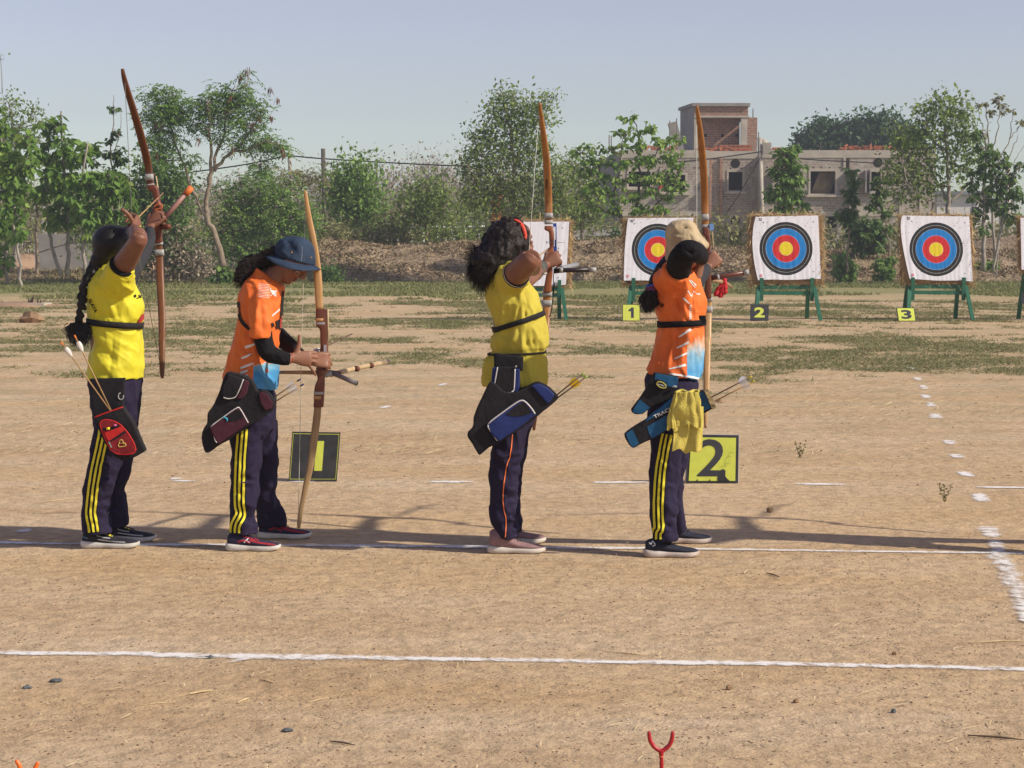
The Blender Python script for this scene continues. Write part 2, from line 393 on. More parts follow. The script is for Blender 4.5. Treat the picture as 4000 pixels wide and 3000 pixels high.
def chalk(name,pts,hw,dens=0.62,seed=1,z=0.004):
    """pts: overview px along the line; hw: half width in m on the ground"""
    P=np.array([Gd(*D2(*p))[:2] for p in pts]); L=np.sum(np.linalg.norm(np.diff(P,axis=0),axis=1)); M=max(4,int(L/0.05)); Q=catmull(P,M)
    T=np.gradient(Q,axis=0); T /= np.linalg.norm(T,axis=1)[:,None]+1e-9; Nn=np.stack([-T[:,1],T[:,0]],1); r=random.Random(seed)
    V=[]; D=[]; k=7
    hs=[hw]*M if np.isscalar(hw) else list(np.interp(np.linspace(0,1,M),np.linspace(0,1,len(hw)),hw))
    for i in range(M):
        jj=1+0.35*noise.noise(Vector((i*0.23,seed*3.1,0))); sh=0.35*hs[i]*noise.noise(Vector((i*0.11,seed*7.7,2)))
        ed=dens+0.10*noise.noise(Vector((i*0.09,seed,5)))
        for j in range(k):
            f=j/(k-1)*2-1; q=Q[i]+Nn[i]*(f*hs[i]*1.7*jj+sh); V.append((q[0],q[1],z))
            e=1-abs(f) ** 2*0.9; endf=min(1,i/1.5,(M-1-i)/1.5); D.append(ed*e*(0.25+0.75*endf))
    Q4=[(i*k+j,i*k+j+1,(i+1)*k+j+1,(i+1)*k+j) for i in range(M-1) for j in range(k-1)]
    me=mesh_np(name,V,Q4); a=me.attributes.new('dens','FLOAT','POINT'); a.data.foreach_set('value',np.array(D,np.float32))
    return obj(name,me,MCH,kind='structure')
chalk('chalk_line',[(-60,1411),(300,1415),(530,1420),(900,1424),(1300,1431),(1700,1436),(2480,1452)],[0.036,0.042,0.050,0.040,0.034,0.038,0.034],0.565,1)
chalk('chalk_line',[(480,1440),(530,1426),(610,1418)],[0.012,0.03,0.02],0.52,2,0.006)
chalk('chalk_line',[(-60,1172),(170,1176),(480,1178),(800,1180),(1060,1183),(1330,1185),(1800,1191),(2480,1201)],[0.036,0.04,0.036,0.042,0.044,0.038,0.032,0.030],0.57,3)
for k,s in enumerate([((345,1040),(445,1040)),((600,1041),(700,1041)),((910,1041),(1040,1042)),((1262,1043),(1420,1043)),((1700,1046),(1850,1048)),((2090,1053),(2300,1055))]):
    chalk('chalk_line',[s[0],((s[0][0]+s[1][0])/2,(s[0][1]+s[1][1])/2),s[1]],0.045,0.66,10+k)
chalk('chalk_line',[(2225,1355),(2205,1300),(2180,1240),(2160,1200),(2148,1165)],[0.035,0.045,0.06,0.05,0.035],0.50,20,0.0065)
for k,(a,b) in enumerate([((2145,1165),(2132,1135)),((2123,1087),(2110,1064)),((2092,1033),(2080,1017)),((2073,992),(2064,980)),((2056,962),(2048,950)),((2022,905),(2016,893)),((2014,880),(2008,868)),((2004,862),(1996,852)),((1999,842),(1990,832)),((1985,822),(1980,815)),((1972,800),(1966,792))]):
    chalk('chalk_mark',[a,((a[0]+b[0])/2,(a[1]+b[1])/2),b],0.05,0.56,30+k)
for k,(a,b) in enumerate([((30,1155),(75,1140)),((818,884),(845,876)),((945,834),(968,828)),((890,854),(915,851)),((1800,761),(1885,761)),((365,1040),(395,1030)),((488,1000),(497,994))]):
    chalk('chalk_mark',[a,((a[0]+b[0])/2,(a[1]+b[1])/2),b],0.04,0.58,50+k)
# ---------------- loose bits on the ground
def scatter_xy(n,y0,y1,power=1.0,seed=1,marg=0.3):
    r=np.random.RandomState(seed); t=r.rand(n) ** power; Y=y0+(y1-y0)*t; X=(r.rand(n)*2-1)*(Y*2000/F+marg); return X,Y
def pebbles(name,n,y0,y1,s0,s1,m,label,seed,power=1.0):
    r=np.random.RandomState(seed); X,Y=scatter_xy(n,y0,y1,power,seed)
    base=np.array([(1,0,0),(0,1,0),(-1,0,0),(0,-1,0),(0,0,0.75),(0,0,-0.75)],float); Fb=np.array([(0,1,4),(1,2,4),(2,3,4),(3,0,4),(1,0,5),(2,1,5),(3,2,5),(0,3,5)])
    kp=r.rand(n)<np.clip(1.15-(Y-y0)/(y1-y0),0,1); X,Y=X[kp],Y[kp]; n=len(X)
    s=s0+(s1-s0)*r.rand(n) ** 3; V=base[None]*(0.6+0.8*r.rand(n,6,1))*s[:,None,None]*np.array([1,1,0.6])
    a=r.rand(n)*2*pi; c,sn=np.cos(a),np.sin(a); x=V[...,0]*c[:,None]-V[...,1]*sn[:,None]; y=V[...,0]*sn[:,None]+V[...,1]*c[:,None]
    V=np.stack([x+X[:,None],y+Y[:,None],V[...,2]+0.25*s[:,None]],-1)
    Q=(Fb[None]+(np.arange(n)*6)[:,None,None]).reshape(-1,3); me=mesh_np(name,V.reshape(-1,3),Q); face_attr(me,np.repeat(r.rand(n),8))
    return obj(name,me,m,smooth=False,kind='stuff',label=label,cat='debris')
MPEB=leaf_mat('pebble',[(0.0,(0.17,0.115,0.07)),(0.5,(0.30,0.205,0.125)),(0.85,(0.42,0.30,0.20)),(1.0,(0.62,0.52,0.40))],0.0,0.9)
pebbles('gravel',22000,4.8,14,0.0012,0.0065,MPEB,'small brown crumbs of soil and gravel scattered over the sandy ground',3,1.3)
pebbles('clods',3500,12,48,0.003,0.012,MPEB,'brown clods and small stones on the far field',4,1.2)
MSTR=leaf_mat('dry_straw',[(0.0,(0.24,0.16,0.08)),(0.5,(0.48,0.36,0.19)),(1.0,(0.72,0.60,0.36))],0.1,0.7)
def strips(X,Y,Z,ln,wd,ang,r,lift=0.0,bend=0.15):
    """flat bits lying on the ground: 2 quads each"""
    n=len(X); d=np.stack([np.cos(ang),np.sin(ang)],-1); p=np.stack([-np.sin(ang),np.cos(ang)],-1); V=np.zeros((n,6,3))
    for i,t in enumerate((-0.5,0.0,0.5)):
        off=p*(bend*ln*(0.25-t*t)*(r.rand(n)-0.5)*2)[:,None]; c=np.stack([X,Y],-1)+d*(ln*t)[:,None]+off
        ww=wd*(1.0 if i==1 else 0.55)
        for j,s in enumerate((-1,1)):
            V[:,i*2+j,:2]=c+p*(ww*s*0.5)[:,None]; V[:,i*2+j,2]=Z+(lift*(t+0.5) if np.isscalar(lift) else lift*(t+0.5))+wd*0.3*j
    Q=np.array([(0,1,3,2),(2,3,5,4)])[None]+(np.arange(n)*6)[:,None,None]; return V.reshape(-1,3),Q.reshape(-1,4)
r_=np.random.RandomState(5)
X,Y=scatter_xy(1500,5.0,16,1.2,6); n=len(X)
V1,Q1=strips(X,Y,np.full(n,0.006),0.015+0.05*r_.rand(n) ** 3,0.0018+0.002*r_.rand(n),r_.rand(n)*pi,r_,0.006)
X,Y=scatter_xy(15000,14,30,1.4,7)
k_=np.array([noise.noise(Vector((x*0.5,y*0.35,3)))+0.3*noise.noise(Vector((x*2,y*1.5,9))) for x,y in zip(X,Y)]); s_=k_>-0.03; X,Y=X[s_],Y[s_]; n=len(X)
V2,Q2=strips(X,Y,np.full(n,0.008),0.02+0.10*r_.rand(n) ** 2,0.003+0.004*r_.rand(n),r_.randn(n)*0.6,r_,0.015)
me=mesh_np('straw',np.vstack([V1,V2]),np.vstack([Q1,Q2+len(V1)])); face_attr(me,np.repeat(r_.rand(len(me.polygons) // 2),2))
obj('straw_litter',me,MSTR,smooth=False,kind='stuff',label='pale bits of dry straw strewn over the sandy field',cat='straw')
# larger single sticks and flat stones, each its own thing
MSTK=mat('stick',(0.62,0.50,0.29),(0.42,0.31,0.16),0.8,40)
MSTKD=mat('dark_stick',(0.16,0.11,0.07),(0.09,0.06,0.04),0.8,40)
sticks=[((405,1503),(460,1494),0.006,0,'short thick pale straw stalk lying in the left foreground'),((513,1521),(540,1510),0.005,0,'pale straw stalk right of the thick one in the left foreground'),((665,1520),(712,1508),0.003,0,'thin pale straw left of the middle foreground'),
          ((1303,1409),(1400,1418),0.003,0,'long thin straw behind the near chalk line'),((712,1604),(768,1613),0.005,1,'dark brown stick lying in the foreground near the bottom edge'),((1655,1240),(1685,1249),0.006,1,'dark stick of broken twig right of the last archer'),
          ((2090,1391),(2212,1385),0.004,0,'pale straw lying at the right edge above the near line'),((2090,1592),(2212,1602),0.006,1,'dark twig half buried near the lower right corner'),((300,1525),(380,1518),0.0025,0,'faint thin straw in the left foreground'),
          ((2060,1175),(1895,1193),0.003,0,'thin pale straw crossing the shooting line at right'),((100,1085),(170,1076),0.004,0,'pale straw at the left edge behind the archers'),((590,1478),(560,1470),0.003,1,'short dark twig left of the middle foreground')]
for k,(a,b,w,dk,lb) in enumerate(sticks):
    A=Gd(*D2(*a)); B=Gd(*D2(*b)); A[2]=B[2]=w*0.9; Mx=(A+B)/2+np.array([0,0.004,0.001])
    obj('twig' if dk else 'straw_stalk',tube([A,Mx,B],[w*0.3,w*0.6,w*0.25],6,M=7),MSTKD if dk else MSTK,label=lb,cat='twig' if dk else 'straw',origin=A)
MST=mat('slate',(0.13,0.14,0.14),(0.08,0.09,0.09),0.8,30,0.4); MSTB=mat('clod',(0.33,0.21,0.12),(0.22,0.14,0.08),0.95,30,0.6)
stones=[((121,1473),0.022,0.006,MST,'dark flat slate chip at the left, nearer the chalk line'),((60,1487),0.017,0.006,MST,'dark flat slate chip by the left edge'),((620,1580),0.018,0.006,MST,'dark flat slate chip in the bottom foreground'),((452,1421),0.02,0.004,MST,'dark bent chip touching the near chalk line'),
          ((1663,1107),0.018,0.02,MSTB,'brown clod right of the big number two board'),((1932,1415),0.009,0.008,MSTB,'small clod on the near chalk line'),((1575,1490),0.011,0.01,MSTB,'light clod below the near chalk line'),((1720,1518),0.010,0.008,MSTB,'brown clod in the right foreground'),((1930,1540),0.009,0.009,MST,'small dark pebble in the right foreground'),
          ((68,697),0.2,0.12,MSTB,'rounded tan rock on the far left grass'),((1105,862),0.03,0.015,MSTB,'brown clod lying right of the third archer'),((1555,870),0.03,0.02,MSTB,'brown clod behind the fourth archer')]
for p,s,h,m_,lb in stones:
    c=Gd(*D2(*p)); g=ellipsoid(c+np.array([0,0,h*0.6]),(s,s*0.8,h),n=9,k=6); V=g.v[0]; V += NR.randn(*V.shape)*s*0.12
    obj('stone',g,m_,smooth=False,label=lb,cat='stone',origin=c)
# ---------------- field grass
MGR=leaf_mat('field_grass',[(0.0,(0.11,0.13,0.05)),(0.45,(0.19,0.20,0.085)),(0.75,(0.31,0.28,0.14)),(1.0,(0.48,0.39,0.23))],0.2,0.8)
def blades(name,X,Y,h,w,m,label,seed,tint=None,z=None,lean=0.8):
    r=np.random.RandomState(seed); n=len(X); a=r.rand(n)*2*pi; l=r.randn(n,2)*lean; V=np.zeros((n,3,3)); z=np.zeros(n) if z is None else z
    V[:,0]=np.stack([X-np.cos(a)*w/2,Y-np.sin(a)*w/2,z],-1); V[:,1]=np.stack([X+np.cos(a)*w/2,Y+np.sin(a)*w/2,z],-1)
    V[:,2]=np.stack([X+l[:,0]*h,Y+l[:,1]*h,z+h*(0.35+0.65*r.rand(n))],-1)
    me=mesh_np(name,V.reshape(-1,3),np.arange(n*3).reshape(-1,3)); face_attr(me,r.rand(n) if tint is None else tint)
    return obj(name,me,m,smooth=False,kind='stuff',label=label,cat='grass')
def fn(x,y,s,z): return noise.noise(Vector((x*s,y*s*0.8,z)))
# density map: strong band at 17-23 m, thinner patches further and a few nearer
X,Y=scatter_xy(420000,13.5,52,1.3,21,0.5); rr=np.random.RandomState(22).rand(len(X)); keep=np.zeros(len(X),bool); tn=np.zeros(len(X))
for i in range(len(X)):
    x,y=X[i],Y[i]; f=0.62*fn(x,y,0.45,1.5)+0.55*fn(x*0.8,y,1.6,8)+0.2*fn(x,y,6,4)
    yo=y; y=y+5*noise.noise(Vector((x*0.22,y*0.1,6)))+1.5*noise.noise(Vector((x,y*0.3,2)))
    bnd=0.10*exp(-((y-27)/3.5) ** 2)+0.10*min(1,max(0,(y-30)/8))-0.30*max(0,(23.5-y)/4)
    if y<27 and x<-0.6: bnd -=0.12
    if 23<y<30 and x>0.4: bnd += 0.16
    d=f+bnd-0.08; keep[i]=yo>18 and rr[i]<max(0,min(1,d*4.0)); tn[i]=0.45-0.5*d
X,Y,tn=X[keep],Y[keep],tn[keep]; n=len(X); r_=np.random.RandomState(23)
blades('field_grass',X,Y,0.018+0.035*r_.rand(n)*(Y/20),0.008+0.00035*Y,MGR,'low patchy grass creeping over the sandy field',24,np.clip(tn+0.3*r_.rand(n),0,1),lean=1.6)
# green verge
MGR2=leaf_mat('verge_grass',[(0.0,(0.12,0.145,0.05)),(0.6,(0.22,0.235,0.09)),(1.0,(0.34,0.31,0.14))],0.25,0.8)
X,Y=scatter_xy(110000,50,80,1.0,31,6.0); kk=np.array([fn(x,y,0.22,7)+0.3*fn(x,y,0.9,2)+(Y_-60)/40 for x,y,Y_ in zip(X,Y,Y)]); s_=kk>-0.02; X,Y=X[s_],Y[s_]; n=len(X)
blades('verge_grass',X,Y,0.05+0.09*r_.rand(n),0.05,MGR2,'green grass strip at the foot of the earth bank',32,np.clip(np.random.RandomState(3).rand(n)*0.9,0,1))
# two small weeds on the right
MWEED=leaf_mat('weed',[(0,(0.10,0.10,0.04)),(1,(0.22,0.20,0.09))],0.2,0.8)
for (u,v),h,lb in (((2040,1085),0.10,'small dry green weed near the shooting line at right'),((1728,988),0.11,'grey dried weed behind the big number two board')):
    c=Gd(*D2(u,v)); V=[]; Q=[]; r=random.Random(u)
    for k in range(60):
        t=r.random(); st=r.choice([-0.35,0.0,0.4]); q=c+np.array([st*t*h,r.uniform(-.1,.1)*h,t*h]); d=np.array([r.uniform(-1,1),r.uniform(-1,1),r.uniform(0,1)])*0.016; s=np.array([-d[2],0,d[0]])*0.3
        i=len(V); V += [q,q+d*0.5+s,q+d,q+d*0.5-s]; Q.append((i,i+1,i+2,i+3))
    for st in (-0.35,0.0,0.4):
        i=len(V); t_=c+np.array([st*h,0,h]); V += [c-(0.0015,0,0),c+(0.0015,0,0),t_+(0.001,0,0),t_-(0.001,0,0)]; Q.append((i,i+1,i+2,i+3))
    me=mesh_np('weed',V,Q); face_attr(me,NR.rand(len(Q))); obj('weed',me,MWEED,smooth=False,label=lb,cat='plant',origin=c)
# ================================================================== EARTH BANK
MBK=None
def bank_material():
    m,nt,out=nodes_of('bank_soil'); L=nt.links.new; b=N(nt,'ShaderNodeBsdfPrincipled'); b.inputs['Roughness'].default_value=0.95; b.inputs['Specular IOR Level'].default_value=0.1; L(b.outputs[0],out.inputs[0])
    g=N(nt,'ShaderNodeNewGeometry'); n1=N(nt,'ShaderNodeTexNoise'); n1.inputs['Scale'].default_value=0.9; n1.inputs['Detail'].default_value=8; n1.inputs['Roughness'].default_value=0.7; L(g.outputs['Position'],n1.inputs['Vector'])
    r=ramp(nt,[(0.3,(0.19,0.14,0.09)),(0.5,(0.30,0.225,0.145)),(0.68,(0.39,0.30,0.20))]); L(n1.outputs[0],r.inputs[0])
    n2=N(nt,'ShaderNodeTexNoise'); n2.inputs['Scale'].default_value=7; n2.inputs['Detail'].default_value=6; L(g.outputs['Position'],n2.inputs['Vector']); r2=ramp(nt,[(0.35,0.55),(0.65,1.15)]); L(n2.outputs[0],r2.inputs[0])
    x=N(nt,'ShaderNodeMix'); x.data_type='RGBA'; x.blend_type='MULTIPLY'; x.inputs[0].default_value=1; L(r.outputs[0],x.inputs[6]); L(r2.outputs[0],x.inputs[7]); L(x.outputs[2],b.inputs['Base Color'])
    bp=N(nt,'ShaderNodeBump'); bp.inputs['Strength'].default_value=0.9; bp.inputs['Distance'].default_value=0.12; L(n2.outputs[0],bp.inputs['Height']); L(bp.outputs[0],b.inputs['Normal']); return m
MBK=bank_material()
ridge=[(-400,592),(0,590),(150,585),(330,588),(470,590),(600,575),(660,545),(700,519),(760,522),(860,533),(940,524),(1000,522),(1100,524),(1240,521),(1330,516),(1420,535),(1560,533),(1660,538),(1800,545),(1930,548),(2060,545),(2150,540),(2212,536),(2700,540)]
YB0,YB1=78.0,82.5
ru=np.array([D2(*p)[0] for p in ridge]); rz=np.array([W(*D2(*p),YB1)[2] for p in ridge]); rx=np.array([W(*D2(*p),YB1)[0] for p in ridge])
def bank_z(x,y):
    zr=np.interp(x,rx,rz)+0.10*noise.noise(Vector((x*0.7,5,0))); yb=YB0+0.6*noise.noise(Vector((x*0.3,1,1)))
    t=(y-yb)/(YB1-yb)
    if t <= 0: return-0.05
    if t<1: z=zr*(sin(min(1,t)*pi/2) ** 0.85)
    else: z=zr*max(0.0,1-(y-YB1)/9.0)
    return z+0.10*min(1,t*3)*noise.fractal(Vector((x*1.3,y*1.3,0)),1,2,4)
bx=np.linspace(-48,48,600); by=np.concatenate([np.linspace(77,84,40),np.linspace(85,92,8)])
V=[(x,y,bank_z(x,y)) for y in by for x in bx]; nb=len(bx)
me=mesh_np('bank',V,[(j*nb+i,j*nb+i+1,(j+1)*nb+i+1,(j+1)*nb+i) for j in range(len(by)-1) for i in range(nb-1)])
obj('earth_bank',me,MBK,kind='structure')
# leaf litter on the bank
MLIT=leaf_mat('leaf_litter',[(0.0,(0.12,0.08,0.05)),(0.4,(0.22,0.155,0.09)),(0.8,(0.33,0.245,0.15)),(1.0,(0.46,0.36,0.23))],0.1,0.8)
def leaf_litter(n,seed):
    r=np.random.RandomState(seed); V=[]; T=[]
    while len(V)<n*4:
        x=r.uniform(-22,22); y=r.uniform(78.2,83); z=bank_z(x,y)
        if z<0.02 or (noise.noise(Vector((x*0.4,y*0.8,3)))<-0.15): continue
        if x<-9 and r.rand()<0.6: continue
        c=np.array([x,y,z+0.03]); a=r.randn(3); a /= np.linalg.norm(a); b=np.cross(a,r.randn(3)); b /= np.linalg.norm(b); s=0.035+0.08*r.rand()
        V += [c-a*s,c-b*s*0.45,c+a*s,c+b*s*0.45]; T.append(r.rand())
    me=mesh_np('leaf_litter',V,np.arange(len(V)).reshape(-1,4)); face_attr(me,T); return me
obj('leaf_litter',leaf_litter(11000,5),MLIT,smooth=False,kind='stuff',label='dry fallen leaves littering the slope of the earth bank',cat='leaves')
X=np.random.RandomState(8).uniform(-23,23,26000); Y=np.random.RandomState(9).uniform(77.2,82,26000); Z=np.array([bank_z(x,y) for x,y in zip(X,Y)])
pr=np.array([0.9 if (x<-7.5) else (0.55 if y<79 else 0.30) for x,y in zip(X,Y)])*np.array([1.0 if noise.noise(Vector((x*.5,y,4)))>-0.1 else 0.2 for x,y in zip(X,Y)]); s_=np.random.RandomState(10).rand(len(X))<pr
X,Y,Z=X[s_],Y[s_],np.maximum(Z[s_],0); n=len(X)
MGD=leaf_mat('bank_grass',[(0.0,(0.10,0.12,0.04)),(0.5,(0.24,0.21,0.09)),(1.0,(0.42,0.34,0.19))],0.2,0.8)
blades('bank_grass',X,Y,0.12+0.25*np.random.RandomState(11).rand(n),0.06,MGD,'tufts of grass and dry weeds on the earth bank',12,np.clip(np.where(X<-7.5,0.2,0.1)+0.8*np.random.RandomState(13).rand(n),0,1),z=Z-0.02)
# ================================================================== TREES AND SHRUBS
MBARK=mat('bark',(0.30,0.24,0.17),(0.17,0.13,0.09),0.9,6,0.5)
MBARKD=mat('dark_bark',(0.11,0.09,0.07),(0.06,0.05,0.04),0.9,6,0.5)
MBARKG=mat('grey_bark',(0.36,0.32,0.27),(0.22,0.19,0.16),0.9,6,0.3)
ML_TEAK=leaf_mat('teak_leaf',[(0,(0.124,0.230,0.043)),(0.5,(0.212,0.365,0.070)),(0.85,(0.373,0.509,0.109)),(1,(0.428,0.509,0.219))],0.50)
ML_FINE=leaf_mat('fine_leaf',[(0,(0.113,0.217,0.055)),(0.6,(0.200,0.353,0.081)),(1,(0.324,0.484,0.109))],0.48)
ML_MID=leaf_mat('mid_leaf',[(0,(0.136,0.205,0.055)),(0.6,(0.248,0.340,0.090)),(1,(0.428,0.509,0.140))],0.48)
ML_BUSH=leaf_mat('bush_leaf',[(0,(0.113,0.205,0.050)),(0.6,(0.212,0.353,0.081)),(1,(0.373,0.509,0.130))],0.43)
ML_DARK=leaf_mat('dark_leaf',[(0,(0.062,0.123,0.036)),(0.6,(0.113,0.205,0.055)),(1,(0.200,0.316,0.081))],0.43)
ML_FAR=leaf_mat('far_leaf',[(0,(0.047,0.105,0.044)),(0.6,(0.074,0.154,0.064)),(1,(0.109,0.207,0.085))],0.33)
ML_DRY=leaf_mat('dry_twig',[(0,(0.197,0.157,0.118)),(0.6,(0.355,0.289,0.210)),(1,(0.438,0.407,0.289))],0.23)
ML_POD=leaf_mat('seed_pod',[(0,(0.106,0.042,0.026)),(1,(0.232,0.106,0.063))],0.28)
ML_OLIVE=leaf_mat('olive_leaf',[(0,(0.153,0.162,0.062)),(0.6,(0.281,0.279,0.106)),(1,(0.370,0.402,0.178))],0.43)
def leaves_arr(C,D,S,wr,r,fold=0.25):
    """one leaf per row: 5 verts, 2 quads"""
    n=len(C); D=D/(np.linalg.norm(D,axis=1)[:,None]+1e-9); R=r.randn(n,3)*0.6+np.array([0,0,1.0])
    Sd=np.cross(D,R); Sd /= np.linalg.norm(Sd,axis=1)[:,None]+1e-9; U=np.cross(Sd,D)
    S=S[:,None]; base=C; mid=C+D*S*0.5-U*S*wr*fold; L=C+D*S*0.42+Sd*S*wr*0.5; Rr=C+D*S*0.42-Sd*S*wr*0.5; tip=C+D*S-U*S*0.12
    V=np.stack([base,L,mid,Rr,tip],1).reshape(-1,3); Q=(np.array([(0,1,4,2),(0,2,4,3)])[None]+(np.arange(n)*5)[:,None,None]).reshape(-1,4)
    return V,Q
def foliage(name,CL,kind,size,per,r,m,parent,tbias=0.0,spread=None):
    """CL: cluster centres (n,3) -> one crown mesh"""
    C=[]; Dd=[]; S=[]; T=[]
    CL=np.asarray(CL); n=len(CL)
    if kind=='broad':
        for i in range(n):
            k=max(2,int(per*(0.6+0.8*r.rand()))); a=r.rand(k)*2*pi
            d=np.stack([np.cos(a),np.sin(a),-0.55-0.9*r.rand(k)],1); d[:,2] += 0.9*(r.rand(k)<0.22)
            C.append(CL[i]+d*size*0.12+r.randn(k,3)*size*0.12); Dd.append(d); S.append(size*(0.55+0.6*r.rand(k))); T.append(np.clip(0.5*r.rand()+0.45*r.rand(k) ** 1.5+tbias,0,1))
        wr=0.62
    elif kind=='spray':
        for i in range(n):
            for q in range(max(1,int(per*(0.5+r.rand())))):
                ax=np.append(r.randn(2),r.uniform(-0.9,0.5)); ax /= np.linalg.norm(ax); k=9; t=np.linspace(0.1,1,k); sgn=np.where(np.arange(k) % 2,1,-1)[:,None]
                sd=np.cross(ax,[0,0,1.0]); sd /= np.linalg.norm(sd)+1e-9; ln=size*(2.2+1.6*r.rand()); o=CL[i]+r.randn(3)*size*0.9
                P=o+ax*(t*ln)[:,None]; P[:,2] -=(t ** 2)*ln*0.3
                C.append(P); Dd.append(sd*sgn+ax*0.5+np.array([0,0,-0.4])+r.randn(k,3)*0.25); S.append(np.full(k,size)*(0.7+0.5*r.rand(k))); T.append(np.clip(0.35*r.rand()+0.65*r.rand(k)+tbias,0,1))
        wr=0.42
    else:
        for i in range(n):
            k=max(3,int(per*(0.6+0.8*r.rand()))); d=r.randn(k,3); d[:,2] -=0.25
            C.append(CL[i]+r.randn(k,3)*(spread or size*1.3)); Dd.append(d); S.append(size*(0.6+0.7*r.rand(k))); T.append(np.clip(0.45*r.rand()+0.55*r.rand(k)+tbias,0,1))
        wr=0.55
    C=np.vstack(C); Dd=np.vstack(Dd); S=np.concatenate(S); T=np.concatenate(T)
    V,Q=leaves_arr(C,Dd,S,wr,r); me=mesh_np(name,V,Q); face_attr(me,np.repeat(T,2)); return obj(name,me,m,parent,smooth=False)
def blob_points(blobs,Y,dens,r,dscale=1.0,hollow=0.35):
    """blobs: overview px (u,v,ru,rv[,weight]) -> cluster centres"""
    out=[]
    for b in blobs:
        u,v,ru,rv=b[:4]; w=b[4] if len(b)>4 else 1.0; c=W(*D2(u,v),Y); sx=Y/F*4000/2212.0; n=max(2,int(dens*w*ru*rv*pi/100.0))
        for _ in range(n):
            q=r.randn(3); q /= np.linalg.norm(q); q *= (hollow+(1-hollow)*r.rand()) ** 0.7 if r.rand()>0.22 else 1.05+0.35*r.rand()
            out.append(c+q*np.array([ru*sx,0.8*(ru+rv)/2*sx*dscale,rv*sx]))
    return np.array(out)
def near_twigs(g,skel,CL,r,rad=0.012,frac=1.0,n=3):
    S=np.array(skel)
    for c in CL:
        if r.rand()>frac: continue
        d=np.linalg.norm((S-c)*np.array([1,0.6,1]),axis=1)+np.maximum(0,S[:,2]-c[2]+0.1)*1.5; k=int(np.argmin(d)); p=S[k]
        L=np.linalg.norm(c-p)
        if L<0.05: continue
        mid=(p+c)/2+np.array([r.randn()*0.06*L,r.randn()*0.06*L,-0.10*L+0.04*r.randn()])
        tube([p,mid,c],[rad*(0.6+0.5*L),rad*0.6,rad*0.3],n,g=g,M=4,cap=False)
def tree(name,label,cat,group,Y,trunks,blobs,kind,size,per,dens,m,bark=MBARK,seed=1,twr=0.012,twf=1.0,sc=1.0,extra=None,dscale=1.0,tbias=0.0,wob=0.05,spread=None):
    r=np.random.RandomState(seed); b0=trunks[0][0][0]; base=W(*D2(*b0),Y)
    root=empty(name,base,label,cat,group); g=Geo(); skel=[]
    for k,(pts,r0,r1) in enumerate(trunks):
        off=0.0 if k==0 else r.uniform(-0.5,0.5)*dscale
        P=np.array([W(*D2(*p),Y+off*(i/max(1,len(pts)-1))) for i,p in enumerate(pts)]); M=max(5,int(len(P)*4)); Q=catmull(P,M)
        Q[1:-1] += r.randn(M-2,3)*wob*0.5; tube(Q,np.linspace(r0,r1,M),7,g=g); skel += list(Q[int(M*0.15):])
    CL=blob_points(blobs,Y,dens,r,dscale)
    if not skel: skel=[base]
    # a few secondary limbs to blob centres
    for b in blobs:
        c=W(*D2(b[0],b[1]),Y+r.uniform(-0.4,0.4)); S=np.array(skel); d=np.linalg.norm(S-c,axis=1)+np.maximum(0,S[:,2]-c[2]+0.15)*1.2; p=S[int(np.argmin(d))]
        if np.linalg.norm(c-p)>0.25:
            Q=catmull([p,(p+c)/2+r.randn(3)*0.08,c],7); tube(Q,np.linspace(twr*2.2,twr,7),5,g=g); skel += list(Q)
    near_twigs(g,skel,CL,r,twr,twf)
    obj('trunk',g,bark,root); foliage('crown',CL,kind,size,per,r,m,root,tbias,spread)
    return root
G1='young broad-leaved trees along the left edge'
# --- left edge teak saplings (broad drooping leaves)
tree('teak_sapling','broad-leaved young tree with a straight pale trunk right at the left edge','tree',G1,72,[([(15,620),(12,520),(8,400),(0,280)],0.07,0.03)],
     [(-5,560,22,30),(0,480,28,28),(15,400,30,40),(-8,340,26,40),(18,330,22,22),(5,270,18,22),(-15,230,18,20,.5)],'broad',0.40,6,1.03,ML_TEAK,MBARKG,11,0.014)
tree('teak_sapling','broad-leaved young tree with a thin trunk, second from the left edge','tree',G1,70,[([(46,625),(40,560),(32,480),(30,380)],0.06,0.03)],
     [(40,395,24,22),(62,360,20,20),(30,450,22,24),(60,300,16,18),(22,350,20,22),(75,270,14,12,.7),(45,500,16,15,.8)],'broad',0.40,6,1.07,ML_TEAK,MBARKG,12,0.014)
tree('teak_sapling','slender broad-leaved tree whose pale forked trunks meet the ground left of the first archer','tree',G1,72,[([(145,597),(147,520),(143,420),(135,320),(132,240)],0.085,0.03),([(133,597),(116,545),(104,480),(98,400),(100,330)],0.07,0.03)],
     [(112,270,18,12,.9),(130,262,17,14,.9),(112,300,24,14,.7),(95,330,22,20),(140,325,22,22),(120,365,24,20),(145,385,24,20),(100,400,28,22),(150,430,26,22),(120,455,22,20),(165,345,16,16,.7),(145,480,22,18,.8),(180,335,18,16),(185,312,18,12)],'broad',0.40,6,0.98,ML_TEAK,MBARKG,13,0.015)
tree('teak_sapling','broad-leaved tree just left of the first archer with its leaves reaching her head','tree',G1,71,[([(182,590),(180,500),(178,400),(190,310)],0.07,0.03)],
     [(175,420,22,20),(200,385,26,24),(222,400,20,20),(240,385,22,22),(215,440,26,22),(255,425,26,22),(235,465,22,18),(265,400,20,20),(185,465,22,20),(275,455,18,20),(205,500,20,20,.6)],'broad',0.40,6,1.07,ML_TEAK,MBARKG,14,0.015)
